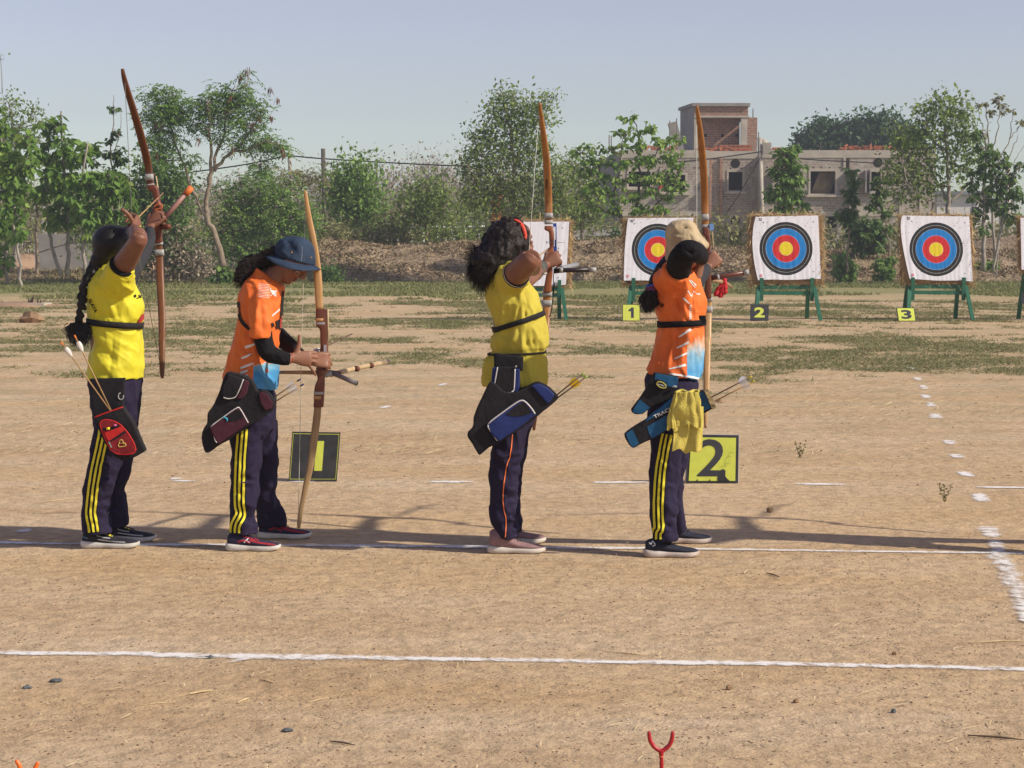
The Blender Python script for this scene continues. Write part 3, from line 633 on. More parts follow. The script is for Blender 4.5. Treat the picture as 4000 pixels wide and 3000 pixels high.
tree('slender_sapling','tall whippy sapling with tiny tufts of leaves behind the first archer','tree',None,74,[([(243,600),(243,480),(241,380),(243,260),(246,205)],0.05,0.012),([(243,400),(225,370),(205,345)],0.02,0.008),([(243,470),(222,410),(200,398)],0.02,0.008),([(244,340),(258,290),(262,235)],0.02,0.008)],
     [(240,375,18,14,.8),(240,335,10,8,.9),(256,325,8,8),(203,325,10,6),(200,350,9,6),(240,300,8,6),(246,232,9,5),(248,282,10,7),(225,330,9,6),(262,345,12,9)],'broad',0.24,5,5.0,ML_DARK,MBARKG,15,0.008)
tree('bare_treetop','grey half-bare tree rising behind the saplings in the upper left corner','tree',None,84,[([(30,600),(40,400),(30,290),(20,220)],0.10,0.02),([(40,400),(70,310),(78,240)],0.05,0.01),([(35,330),(10,260),(5,200)],0.04,0.01),([(60,330),(90,290),(100,265)],0.03,0.01)],
     [(15,215,16,8,.6),(30,220,12,7,.8),(60,245,14,9,.8),(45,270,20,12),(20,290,24,18),(75,235,12,6,.8),(10,250,14,10),(85,260,9,6),(0,115,4,5,.8),(75,300,15,10)],'small',0.17,9,3.0,ML_MID,MBARKG,16,0.010)
tree('leafy_hedge_tree','mass of green leaves filling in behind the left saplings','tree',None,80,[([(80,610),(80,500),(80,430)],0.08,0.03)],
     [(20,440,40,40),(70,420,30,30),(110,420,30,30),(160,400,30,24,.8),(20,360,30,40),(70,350,25,25,.8),(190,440,40,40),(240,420,30,30),(200,520,40,40),(160,500,20,25,.5),(5,520,18,40)],'small',0.20,8,0.8,ML_MID,MBARK,17,0.012)
tree('feathery_tree','tall feathery tree with leaning forked trunk and brown seed pods between the first two archers','tree',None,72,
     [([(482,575),(468,520),(448,475),(444,440),(452,400),(462,355),(478,300),(492,230),(505,190)],0.12,0.02),([(448,478),(430,440),(408,390),(390,335),(365,270),(345,230)],0.065,0.018),([(452,400),(455,330),(452,270),(448,220)],0.07,0.02),([(462,370),(500,330),(530,300),(560,250)],0.07,0.02),([(500,330),(545,320),(585,300)],0.04,0.015),([(390,335),(370,320),(340,290)],0.03,0.012)],
     [(345,215,26,22),(375,220,30,26),(330,250,24,20),(360,260,34,24),(395,245,26,22),(340,295,26,20),(375,300,26,18),(430,225,24,18),(460,240,28,26),(430,270,24,18),(470,200,22,16),(500,205,26,20),(495,240,28,26),(530,190,16,18),(535,225,28,22),(560,245,24,14),(520,265,26,16),(550,280,26,14),(560,310,30,20),(590,310,22,20),(520,310,26,16),(480,290,22,14),(560,355,26,20,.8),(345,340,24,20),(310,250,12,14,.8),(330,200,14,10),(325,310,16,16),(605,320,12,18),(410,340,20,12,.6),(535,165,10,12,.8),(365,195,16,10)],
     'spray',0.13,2.3,2.3,ML_FINE,MBARK,18,0.010)
# brown pods on the feathery tree
root=[o for o in COL.objects if o.name.startswith('feathery_tree')][0]; r=np.random.RandomState(4); r=np.random.RandomState(4)
for (u,v) in [(532,148),(582,188),(597,213),(606,318),(612,330),(585,250),(430,300),(350,265),(490,230),(455,245),(545,262),(505,320),(520,165),(500,205),(560,255),(340,330),(335,262)]:
    c=W(*D2(u,v),71.6); k=10; V_,Q_=leaves_arr(c+r.randn(k,3)*0.05,np.stack([r.randn(k)*0.25,r.randn(k)*0.25,-np.ones(k)],1),0.22+0.08*r.rand(k),0.16,r); me=mesh_np('seed_pods',V_,Q_); face_attr(me,np.repeat(r.rand(k),2)); obj('seed_pods',me,ML_POD,root,smooth=False)
# --- dark shrub mass behind archer 1 and 2
GB='shrubs filling the line behind the earth bank'
def bush(label,Y,base,blobs,kind,size,per,dens,m,seed,bark=MBARKD,dscale=1.2,tbias=0.0,tw=0.5,spread=None):
    return tree('shrub',label,'shrub',GB,Y,[([base,(base[0]+3,base[1]-25)],0.05,0.03)],blobs,kind,size,per,dens,m,bark,seed,0.012,tw,dscale=dscale,tbias=tbias,spread=spread)
bush('dark green shrub directly behind the first bow',76,(370,600),[(300,450,30,40),(330,400,34,40),(360,460,40,50),(330,520,40,45),(380,400,36,36),(300,520,26,40),(380,540,34,40),(275,560,28,24),(330,360,26,22,.8),(270,500,18,30)],'small',0.20,10,2.2,ML_DARK,41,tbias=0.25)
bush('brown twiggy thicket under the feathery tree',75.5,(400,605),[(400,560,40,28),(440,580,30,20),(350,590,30,14),(380,520,26,20,.6)],'small',0.16,9,2.6,ML_DRY,42,spread=0.25)
bush('bright feathery shrub in front of the pale pole',78,(570,600),[(520,400,34,26),(560,420,40,34),(500,440,34,34),(600,440,36,34),(540,470,44,36),(600,490,44,34),(480,500,36,36),(550,520,50,34),(620,400,26,22,.8),(650,450,30,30),(640,510,34,24),(600,540,40,24),(500,550,40,26),(560,570,50,22),(660,480,26,30),(580,380,26,16,.8)],'spray',0.15,1.8,2.3,ML_BUSH,43)
bush('small round leafy shrub below the second archer\'s hair',74,(487,608),[(487,595,18,12),(480,580,12,8),(465,600,14,8)],'broad',0.24,5,6,ML_BUSH,44)
bush('low green shrub at the foot of the bank beside the second bow',76.5,(715,612),[(708,600,16,14),(722,606,14,8)],'small',0.15,10,9,ML_DARK,45,tbias=0.15)
tree('round_tree','rounded green tree behind the bank right of the dark pole','tree',None,88,[([(770,560),(768,480),(765,420)],0.10,0.05)],
     [(755,370,20,16),(780,380,26,18),(745,400,28,20),(785,410,28,22),(750,430,30,22),(790,440,30,20),(765,455,36,20),(730,430,20,20),(775,362,14,10),(800,470,20,18,.7)],'small',0.22,9,3.0,ML_BUSH,MBARK,46,0.012,tbias=0.05,spread=0.42)
tree('round_tree','grey-green tree behind the bank left of the third archer\'s tree','tree',None,84,[([(925,560),(922,480),(920,440)],0.09,0.04)],
     [(920,410,26,18),(945,430,24,20),(895,435,26,20),(925,450,34,22),(890,465,26,18),(950,465,24,18),(920,400,14,10),(960,440,14,14,.8)],'small',0.20,9,2.4,ML_MID,MBARK,47,0.012,spread=0.42)
for k,(base,bl,m_,lb,kd) in enumerate([
    ((710,560),[(700,500,26,24),(730,510,26,22),(690,530,30,20),(740,540,30,14)],ML_OLIVE,'olive shrub on the bank behind the second bow','spray'),
    ((800,560),[(790,520,36,20),(840,520,34,20),(760,530,30,14),(820,500,26,14,.7)],ML_OLIVE,'grey brown leafless thicket on the bank left of centre','small'),
    ((880,560),[(870,500,30,24),(850,470,28,18,.7),(880,520,26,16)],ML_OLIVE,'thin olive shrub on the bank at centre','spray'),
    ((960,560),[(950,505,34,20),(990,500,28,22),(920,510,26,14),(1010,520,24,10)],ML_MID,'grey-green shrub on the bank near the white rail','small'),
    ((650,420),[(640,375,40,14,.8),(680,385,30,18,.7),(620,395,30,16)],ML_OLIVE,'olive treetop around the two poles','spray'),
    ((1030,550),[(1030,470,26,24,.8),(1010,440,20,20,.7),(1045,500,24,24)],ML_MID,'loose green shrub left of the third archer','spray'),
    ((1290,560),[(1280,500,40,14,.5),(1330,490,20,10,.5)],ML_OLIVE,'sparse shrub between the blank target and target one','small')]):
    bush(lb,84+k*0.7,base,bl,kd,0.17,8 if kd=='small' else 1.6,2.4,m_,60+k,tbias=0.0)
tree('leafy_tree','tall leafy green tree standing behind the third archer','tree',None,76,
     [([(1112,560),(1112,470),(1110,400),(1108,330),(1098,260),(1085,215)],0.12,0.025),([(1110,420),(1140,370),(1160,320),(1175,270)],0.05,0.015),([(1110,440),(1080,390),(1050,350),(1030,300)],0.05,0.015),([(1112,470),(1150,440),(1190,410)],0.04,0.015),([(1110,380),(1128,300),(1130,240)],0.04,0.012)],
     [(1080,205,14,12),(1100,210,20,14),(1070,235,20,18),(1110,235,26,18),(1140,240,22,16),(1165,225,20,14),(1190,215,16,12),(1085,265,28,18),(1130,270,28,18),(1170,260,24,16),(1040,285,24,18),(1060,310,28,18),(1100,305,26,18),(1150,305,28,18),(1030,330,26,18),(1080,345,30,20),(1130,345,28,20),(1175,335,24,20),(1010,360,20,16),(1050,375,30,20),(1100,390,30,20),(1150,385,30,22),(1195,370,26,22),(1020,400,26,20),(1070,420,30,20),(1130,430,30,20),(1180,420,30,22),(1040,440,30,20),(1090,460,34,16),(1150,465,34,14),(1210,440,30,26),(1215,400,26,18,.8),(1000,430,18,16,.7),(1185,470,26,10),(1000,375,14,8)],
     'small',0.15,11,2.1,ML_MID,MBARK,20,0.010,tbias=0.06,spread=0.20)
tree('leafy_tree','smaller grey-green tree between the blank target and target one','tree',None,86,[([(1260,560),(1255,450),(1250,380)],0.08,0.03)],
     [(1240,360,24,18,.7),(1260,390,24,20),(1225,345,16,10,.6),(1265,430,26,26),(1240,470,26,18),(1280,470,24,14),(1295,440,18,20,.7),(1275,350,12,10,.7)],'small',0.17,9,2.6,ML_MID,MBARK,21,0.010,spread=0.22)
tree('spreading_tree','spreading broad-leaved tree in front of the left half of the building, above target one','tree',None,77,
     [([(1352,560),(1350,500),(1340,470),(1322,430),(1302,390),(1290,350)],0.12,0.02),([(1350,500),(1370,460),(1380,400),(1382,330),(1375,270)],0.08,0.018),([(1352,490),(1400,460),(1440,420),(1465,370)],0.06,0.015),([(1342,470),(1300,450),(1260,440)],0.04,0.012),([(1380,400),(1410,350),(1430,300)],0.04,0.012),([(1322,430),(1340,360),(1345,300)],0.04,0.012),([(1300,390),(1270,350),(1245,325)],0.03,0.01),([(1352,492),(1410,478),(1470,440)],0.04,0.012)],
     [(1370,245,12,8),(1352,262,14,10),(1345,285,14,10),(1375,285,14,12),(1402,275,16,14),(1425,300,22,12),(1455,300,14,12),(1385,310,24,12),(1345,315,22,12),(1310,320,16,12),(1265,318,16,10),(1245,325,12,8),(1290,345,24,14),(1330,350,28,14),(1375,345,28,14),(1415,340,26,16),(1445,335,22,16),(1465,360,20,14),(1290,375,26,16),(1345,385,28,14),(1395,375,26,16),(1440,380,24,14),(1310,410,30,14),(1360,420,28,14),(1410,410,26,14),(1445,415,20,14),(1275,405,24,16),(1285,440,26,14),(1330,450,26,12),(1380,450,26,12),(1430,445,24,12),(1260,365,20,14),(1470,400,14,16),(1245,440,16,12,.6),(1470,300,9,9,.7)],
     'broad',0.26,6,1.25,ML_TEAK,MBARKD,22,0.010,tbias=0.12)
tree('tall_sapling','leafy sapling in front of the building above target two','tree','saplings in front of the building',76,[([(1700,560),(1702,480),(1700,400),(1698,330)],0.07,0.02)],
     [(1685,325,14,10),(1705,325,16,10),(1700,345,20,12),(1680,365,20,12),(1720,355,18,12),(1700,385,24,14),(1725,385,16,12),(1685,410,24,14),(1715,415,20,14),(1700,435,24,12),(1690,455,22,9),(1660,420,12,8,.8),(1735,440,10,8,.8),(1718,318,10,6),(1735,450,12,6)],'broad',0.25,6,3.8,ML_BUSH,MBARK,23,0.009)
tree('tall_sapling','narrow sapling behind the gap between targets two and three, left one','tree','saplings in front of the building',76.5,[([(1828,590),(1832,520),(1838,450),(1840,370)],0.045,0.015)],
     [(1838,372,9,7),(1842,392,12,9),(1836,410,10,9),(1842,430,12,10),(1838,455,14,10),(1832,475,14,10),(1812,460,8,6)],'broad',0.22,6,6,ML_DARK,MBARK,24,0.007,tbias=0.15)
tree('tall_sapling','narrow sapling just left of target three with a thin curved stem','tree','saplings in front of the building',77,[([(1928,600),(1918,520),(1905,440),(1900,390)],0.04,0.015)],
     [(1895,430,12,9),(1905,412,12,9),(1880,445,10,7),(1912,455,9,8),(1890,400,9,6),(1918,490,6,6),(1910,385,12,8)],'broad',0.22,6,6,ML_DARK,MBARK,25,0.007,tbias=0.2)
bush('round dark bush on the bank midway between targets two and three',80.5,(1870,545),[(1855,490,20,14),(1880,485,22,16),(1870,510,28,18),(1900,500,18,16),(1860,530,20,10),(1885,530,22,10)],'broad',0.26,6,4.5,ML_DARK,71,tbias=0.12)
bush('small green bush right of target two at the foot of the bank',77,(1825,607),[(1820,560,16,14),(1835,580,16,14),(1812,585,14,12),(1830,598,18,9)],'broad',0.22,6,5.5,ML_BUSH,72)
bush('small green bush just left of target three at the foot of the bank',77,(1912,602),[(1905,572,14,12),(1915,590,14,12),(1925,560,8,8),(1900,598,14,7)],'broad',0.22,6,5.5,ML_BUSH,73)
bush('low broad-leaved shrub right of target three on the bank',79,(2140,605),[(2120,580,16,12),(2145,590,16,10),(2135,570,10,8),(2160,592,10,8)],'broad',0.34,6,4,ML_TEAK,74)
bush('green shrub low behind the left edge of target one',86,(1340,560),[(1330,500,10,10),(1318,515,12,8)],'broad',0.2,6,4,ML_DARK,75)
GR='tall trees behind target three'
tree('branching_tree','tall branching tree with compound leaves right behind target three','tree',GR,75,
     [([(2048,560),(2048,470),(2048,430),(2048,380),(2045,320),(2040,260)],0.12,0.025),([(2048,440),(2030,400),(2005,360),(1990,310)],0.06,0.015),([(2050,440),(2090,400),(2120,350),(2140,310)],0.055,0.015),([(2046,380),(2075,320),(2080,270)],0.04,0.012),([(2046,350),(2010,290),(2000,260)],0.03,0.01),([(2020,560),(2014,450),(2008,400)],0.06,0.02),([(2048,445),(2000,430),(1960,400)],0.03,0.01)],
     [(1998,235,14,8),(2025,215,16,10),(2050,212,18,9),(2070,235,18,14),(2035,240,24,14),(2010,260,22,12),(1985,245,14,8),(2065,265,22,14),(2085,250,14,12),(1990,285,24,14),(2030,290,26,14),(2075,290,22,14),(2100,300,22,14),(1960,310,24,14),(2000,320,26,14),(2050,325,22,12),(2090,330,24,14),(1950,340,24,14),(1985,355,26,14),(2030,360,24,12),(2070,365,22,12),(1935,370,20,12),(1970,385,26,14),(2010,395,24,12),(1930,400,16,12),(1945,425,18,12),(1985,425,22,12),(1925,345,14,10),(2100,365,18,12),(1935,290,20,12,.7),(1955,275,18,8,.8),(2040,400,16,10,.6),(1930,440,12,8)],
     'small',0.19,9,1.9,ML_MID,MBARKG,26,0.011,tbias=0.02,spread=0.22)
tree('branching_tree','tree with round leaves at the right edge above the white house','tree',GR,73,
     [([(2123,585),(2125,500),(2127,420),(2130,340),(2122,280)],0.085,0.025),([(2128,440),(2160,380),(2185,330),(2200,290)],0.04,0.012),([(2145,590),(2160,500),(2172,440),(2180,400)],0.05,0.015),([(2152,600),(2160,520),(2172,470)],0.03,0.012),([(2127,430),(2100,390),(2085,360)],0.03,0.01)],
     [(2118,290,12,12),(2125,320,18,14),(2150,325,18,12),(2135,350,22,14),(2165,350,20,12),(2115,375,20,14),(2150,385,24,14),(2185,385,20,14),(2130,410,22,12),(2170,410,22,12),(2195,420,20,14),(2105,430,16,10),(2140,440,18,10),(2175,445,18,12),(2200,360,16,12),(2095,400,14,10),(2115,460,14,10),(2185,470,14,10),(2130,490,12,9),(2205,470,14,12),(2100,470,12,8)],
     'broad',0.25,6,1.9,ML_DARK,MBARKG,27,0.010,tbias=0.2)
tree('bare_treetop','leafless pale branches with a few withered leaf tufts in the upper right corner','tree',None,77,[([(2150,560),(2140,400),(2135,300),(2128,220)],0.06,0.015),([(2138,340),(2155,280),(2160,215)],0.03,0.01),([(2140,380),(2180,300),(2190,235)],0.03,0.01),([(2135,300),(2118,260),(2114,225)],0.02,0.008),([(2180,300),(2205,270),(2215,240)],0.02,0.008),([(2150,400),(2190,350),(2215,310)],0.02,0.008),([(2160,250),(2175,235)],0.012,0.006)],
     [(2150,213,6,4),(2160,208,5,4),(2160,225,6,4),(2142,240,9,4),(2128,222,6,4),(2165,240,4,4),(2190,238,4,4),(2175,230,4,3),(2112,225,4,3),(2208,262,9,4)],'broad',0.20,4,9,ML_OLIVE,MBARKG,28,0.006)
tree('distant_tree','dark green rounded trees rising behind the right half of the building roof','tree',None,140,[([(1800,520),(1800,400),(1800,320)],0.3,0.15)],
     [(1745,305,18,14),(1765,290,20,14),(1790,285,24,16),(1775,305,30,14),(1820,290,24,16),(1850,280,24,18),(1840,305,34,16),(1880,275,22,20),(1880,300,30,18),(1910,280,22,24),(1920,300,26,18),(1945,290,24,20),(1730,315,14,8),(1810,310,30,12),(1960,320,24,20),(1975,300,16,14,.7)],'small',0.34,12,5.0,ML_FAR,MBARKD,29,0.03,0.3,spread=0.42)
# --- far bare woodland
def woodland():
    r=np.random.RandomState(77); g=Geo(); CL=[]
    top=[(560,385),(620,372),(680,375),(720,350),(760,372),(800,352),(850,358),(900,345),(930,340),(960,352),(1010,345),(1060,360),(1240,350),(1300,350),(0,400),(300,400)]
    tx=[t[0] for t in sorted(top)]; ty=[t[1] for t in sorted(top)]
    for k in range(260):
        u=r.uniform(-40,1330); vt=np.interp(u,tx,ty)+abs(r.randn())*26-4; Y=r.uniform(118,150); A=W(*D2(u,528+20),Y); B=W(*D2(u+r.randn()*6,vt),Y); A[2]=0; h=B[2]-A[2]
        P=catmull([A,(A+B)/2+r.randn(3)*0.2,B],8); tube(P,np.linspace(0.09,0.02,8),4,g=g,cap=False)
        for j in range(16):
            t=r.uniform(0.3,0.97); o=P[int(t*7)]; L=h*0.22*(1.15-t)*(0.5+r.rand())+0.3; a=r.rand()*2*pi; e=o+np.array([cos(a)*L,sin(a)*L,L*r.uniform(0.3,1.3)])
            tube([o,(o+e)/2+r.randn(3)*0.08,e],[0.03,0.02,0.010],3,g=g,cap=False); CL.append(e); CL.append((o+e)/2)
            for q in range(2):
                e2=e+r.randn(3)*0.4+np.array([0,0,0.3]); tube([(o+e)/2,e2],[0.015,0.008],3,g=g,cap=False); CL.append(e2)
    o=obj('bare_woodland',g,MBARKG,kind='stuff',label='distant wood of pale grey, nearly leafless trees behind the bank',cat='woodland')
    CL=np.array(CL); s_=r.rand(len(CL))<0.55; foliage('withered_leaves',CL[s_],'small',0.20,4,r,ML_DRY,o,spread=0.35)
woodland()
def undergrowth():
    r=np.random.RandomState(78); CL=[]
    for k in range(2300):
        u=r.uniform(-700,3000); v=r.uniform(452 if u<1250 else 500,545); Y=r.uniform(95,104) if u<1300 else 96; CL.append(W(*D2(u,v),Y))
    o=foliage('undergrowth',np.array(CL),'small',0.26,12,r,ML_OLIVE,None,spread=0.55); tagit(o,'hazy olive scrub filling the ground beyond the earth bank','undergrowth',kind='stuff')
undergrowth()
# ================================================================== BUILDINGS
def brick_material(name,c1,c2,mortar,dirt=0.6):
    m,nt,out=nodes_of(name); L=nt.links.new; b=N(nt,'ShaderNodeBsdfPrincipled'); b.inputs['Roughness'].default_value=0.95; b.inputs['Specular IOR Level'].default_value=0.1; L(b.outputs[0],out.inputs[0])
    g=N(nt,'ShaderNodeNewGeometry'); sx=N(nt,'ShaderNodeSeparateXYZ'); L(g.outputs['Position'],sx.inputs[0]); cb=N(nt,'ShaderNodeCombineXYZ')
    ad=N(nt,'ShaderNodeMath',operation='ADD'); L(sx.outputs[0],ad.inputs[0]); L(sx.outputs[1],ad.inputs[1]); L(ad.outputs[0],cb.inputs[0]); L(sx.outputs[2],cb.inputs[1])
    br=N(nt,'ShaderNodeTexBrick'); br.inputs['Scale'].default_value=1.0; br.inputs['Brick Width'].default_value=0.34; br.inputs['Row Height'].default_value=0.125; br.inputs['Mortar Size'].default_value=0.018; br.inputs['Mortar Smooth'].default_value=0.3
    br.inputs['Color1'].default_value=c1+(1,); br.inputs['Color2'].default_value=c2+(1,); br.inputs['Mortar'].default_value=mortar+(1,); L(cb.outputs[0],br.inputs['Vector'])
    n=N(nt,'ShaderNodeTexNoise'); n.inputs['Scale'].default_value=0.9; n.inputs['Detail'].default_value=9; n.inputs['Roughness'].default_value=0.75; L(g.outputs['Position'],n.inputs['Vector'])
    r=ramp(nt,[(0.42,0.0),(0.60,dirt)]); L(n.outputs[0],r.inputs[0]); x=N(nt,'ShaderNodeMix'); x.data_type='RGBA'; L(r.outputs[0],x.inputs[0]); L(br.outputs[0],x.inputs[6]); x.inputs[7].default_value=mortar+(1,)
    n2=N(nt,'ShaderNodeTexNoise'); n2.inputs['Scale'].default_value=6; n2.inputs['Detail'].default_value=6; L(g.outputs['Position'],n2.inputs['Vector']); r2=ramp(nt,[(0.3,0.72),(0.7,1.12)]); L(n2.outputs[0],r2.inputs[0])
    y=N(nt,'ShaderNodeMix'); y.data_type='RGBA'; y.blend_type='MULTIPLY'; y.inputs[0].default_value=1; L(x.outputs[2],y.inputs[6]); L(r2.outputs[0],y.inputs[7]); L(y.outputs[2],b.inputs['Base Color']); return m
MBR=brick_material('rough_brick',(0.34,0.245,0.19),(0.28,0.215,0.17),(0.46,0.42,0.355),0.9)
MBR2=brick_material('tower_brick',(0.38,0.165,0.10),(0.29,0.145,0.10),(0.38,0.31,0.24),0.30)
MBR3=brick_material('new_brick',(0.55,0.16,0.075),(0.44,0.14,0.075),(0.30,0.18,0.12),0.1)
MCON=mat('concrete',(0.52,0.46,0.37),(0.38,0.34,0.28),0.95,1.6,0.3,12); MCONG=mat('grey_render',(0.33,0.31,0.28),(0.24,0.225,0.20),0.95,1.5,0.3,10)
MDARKI=mat('painted_interior_shade',(0.018,0.017,0.016),(0.012,0.011,0.010),0.95,2)  # near-black colour stands in for the shade inside openings
MBAM=mat('bamboo_pole',(0.34,0.26,0.14),(0.18,0.13,0.08),0.7,3); MRED=mat('red_cloth',(0.62,0.06,0.03),(0.45,0.04,0.02),0.9,3)
YB=105.0
def bx(c,x,y,Y=None):
    p=PW(c,x,y,Y or YB); return p[0],p[2]
def wallg(x0,x1,z0,z1,Y,th,holes,g=None):
    """a wall in x,z with rectangular openings, as boxes that only meet edge to edge"""
    g=g or Geo(); X=sorted({x0,x1,*[h[0] for h in holes],*[h[1] for h in holes]}); Z=sorted({z0,z1,*[h[2] for h in holes],*[h[3] for h in holes]})
    X=[x for x in X if x0 <= x <= x1]; Z=[z for z in Z if z0 <= z <= z1]
    solid=[[not any(h[0] <= (X[i]+X[i+1])/2 <= h[1] and h[2] <= (Z[j]+Z[j+1])/2 <= h[3] for h in holes) for j in range(len(Z)-1)] for i in range(len(X)-1)]
    for i in range(len(X)-1):
        for j in range(len(Z)-1):
            if not solid[i][j]: continue
            V=[(X[i],Y,Z[j]),(X[i+1],Y,Z[j]),(X[i+1],Y+th,Z[j]),(X[i],Y+th,Z[j]),(X[i],Y,Z[j+1]),(X[i+1],Y,Z[j+1]),(X[i+1],Y+th,Z[j+1]),(X[i],Y+th,Z[j+1])]
            Fc=[(0,1,5,4),(2,3,7,6)]
            if i==0 or not solid[i-1][j]: Fc.append((3,0,4,7))
            if i==len(X)-2 or not solid[i+1][j]: Fc.append((1,2,6,5))
            if j==0 or not solid[i][j-1]: Fc.append((3,2,1,0))
            if j==len(Z)-2 or not solid[i][j+1]: Fc.append((4,5,6,7))
            g.add(V,Fc)
    return g
xL=bx('c3',430,470)[0]; xA=bx('c3',1112,470)[0]; xB=bx('c3',1500,470)[0]; xR=bx('c4',1140,470)[0]
zTop=bx('c3',600,462)[1]; zBand=bx('c3',600,520)[1]; zF1=bx('c3',600,925)[1]; zF0=bx('c3',600,965)[1]
bld=empty('unfinished_building',(xL,YB,0),'unfinished two-storey brick building with a raised stair tower behind the targets','building')
def H4(c,x0,y0,x1,y1,Y=None):
    a=bx(c,x0,y0,Y); b=bx(c,x1,y1,Y); return (a[0],b[0],b[1],a[1])
holesA=[H4('c3',500,625,665,740),H4('c3',765,650,930,780)]
holesB=[H4('c3',1262,628,1367,770,YB+1.0),H4('c3',1267,1080,1362,1190,YB+1.0)]
holesC=[H4('c3',1655,625,1765,780),H4('c4',290,557,458,710),H4('c4',704,560,768,690),H4('c4',531,460,555,542),H4('c4',392,862,470,945)]
def putlogs(c,xs_,y,Y=None,s=11): return [H4(c,x-s/2,y-s/2,x+s/2,y+s/2,Y) for x in xs_]
pA=putlogs('c3',[575,735,920,1000,1035],598)+putlogs('c3',[1035],748)
pB=putlogs('c3',[1133,1275,1357,1437],600,YB+1.0)+putlogs('c3',[1145,1412],748,YB+1.0)+putlogs('c3',[1243,1300,1375],1050,YB+1.0)
pC=putlogs('c3',[1555,1615],595)+putlogs('c4',[250,308,365,420,490],532,s=10)+putlogs('c4',[600,662,840,960],680,s=10)+putlogs('c4',[490,855],815,s=10)+putlogs('c4',[855],937,s=10)
zc=zF0;
g=wallg(xL,xA,zF1,zBand,YB,0.25,holesA+pA); wallg(xA,xB,-0.5,zBand,YB+1.0,0.25,holesB+pB,g); wallg(xB,xR,zF1,zBand,YB,0.25,holesC+pC,g)
wallg(xL,xA,-0.5,zF0,YB,0.25,[H4('c3',520,985,700,1100)],g); wallg(xB,xR,-0.5,zF0,YB,0.25,holesC,g)
box((xA-0.25,YB+0.25,-0.5),(xA,YB+1.0,zBand),g); box((xB,YB+0.25,-0.5),(xB+0.25,YB+1.0,zBand),g)
obj('wall',g,MBR,bld,smooth=False)
# side wall seen on the left, receding
g=Geo(); xl2=bx('c3',430,470)[0]; box((xL-0.02-0.22,YB+0.02,-0.5),(xL-0.02,YB+14,zTop-0.02),g)
P0=PW('c3',262,520,YB+14); V=[(xL-0.26,YB,-0.5),(P0[0],YB+14,-0.5),(P0[0],YB+14,zTop),(xL-0.26,YB,zTop),(xL-0.5,YB+0.0,-0.5)]
g=Geo(); g.add([(xL,YB,-0.5),(P0[0],YB+14,-0.5),(P0[0]+0.25,YB+14,-0.5),(xL+0.25,YB+0.3,-0.5),(xL,YB,zTop-0.03),(P0[0],YB+14,zTop-0.03),(P0[0]+0.25,YB+14,zTop-0.03),(xL+0.25,YB+0.3,zTop-0.03)],[(0,1,5,4),(2,3,7,6),(1,2,6,5),(4,5,6,7)])
obj('side_wall',g,MCONG,bld,smooth=False)
g=Geo(); box((xL-0.004,YB-0.03,zBand),(xA,YB+0.3,zTop),g); box((xA,YB+0.97,zBand),(xB,YB+1.3,zTop),g); box((xB,YB-0.03,zBand),(xR+0.004,YB+0.3,zTop),g)
box((xL-0.004,YB-0.03,zF0),(xA,YB+0.3,zF1),g); box((xB,YB-0.03,zF0),(xR+0.004,YB+0.3,zF1),g); obj('floor_band',g,MCON,bld,smooth=False)
g=Geo(); box((xL+0.3,YB+1.35,zTop-0.3),(xR,YB+14,zTop-0.05),g); box((xL+0.3,YB+1.35,zF0),(xR,YB+14,zF1-0.02),g); box((xL+0.3,YB+0.31,zTop-0.3),(xA-0.26,YB+1.345,zTop-0.06),g); box((xB+0.26,YB+0.31,zTop-0.3),(xR,YB+1.345,zTop-0.06),g); box((xL+0.3,YB+0.31,zF0),(xA-0.26,YB+1.345,zF1-0.03),g); box((xB+0.26,YB+0.31,zF0),(xR,YB+1.345,zF1-0.03),g); box((xL+0.3,YB+8,-0.5),(xR,YB+8.2,zTop-0.31),g); obj('floor_slab',g,MCONG,bld,smooth=False)
# columns / pilasters
for c,x0,x1,y0,y1,pr in (('c3',432,450,522,1100,.06),('c3',735,760,600,800,.05),('c3',1095,1110,525,1150,.05),('c4',515,530,415,545,.05),('c4',895,925,720,860,.07),('c4',1035,1060,560,860,.05)):
    a=bx(c,x0,y0); b=bx(c,x1,y1); obj('pilaster',box((a[0],YB-pr,max(-0.4,b[1])),(b[0],YB-0.002,a[1] if a[1]<zBand else zBand-0.003)),MCON,bld,smooth=False)
g=Geo(); a=bx('c3',1194,525,YB+.9); b=bx('c3',1211,1140,YB+.9); box((a[0],YB+0.85,b[1]),(b[0],YB+0.998,a[1]),g); obj('brick_rib',g,MBR2,bld,smooth=False)
g=Geo(); a=bx('c3',1114,525,YB+.9); b=bx('c3',1128,1140,YB+.9); box((a[0],YB+0.75,b[1]),(b[0],YB+0.997,a[1]),g); obj('brick_rib',g,MBR2,bld,smooth=False)
# sun-shade fins
for x0,x1,y0,y1 in ((548,560,548,855),(590,597,548,855),(655,662,552,705),(684,690,552,715),(20,26,555,700)):
    a=bx('c4',x0,y0); b=bx('c4',x1,y1); obj('shade_fin',box((a[0],YB-0.45,b[1]),(b[0],YB-0.003,a[1])),MCONG,bld,smooth=False)
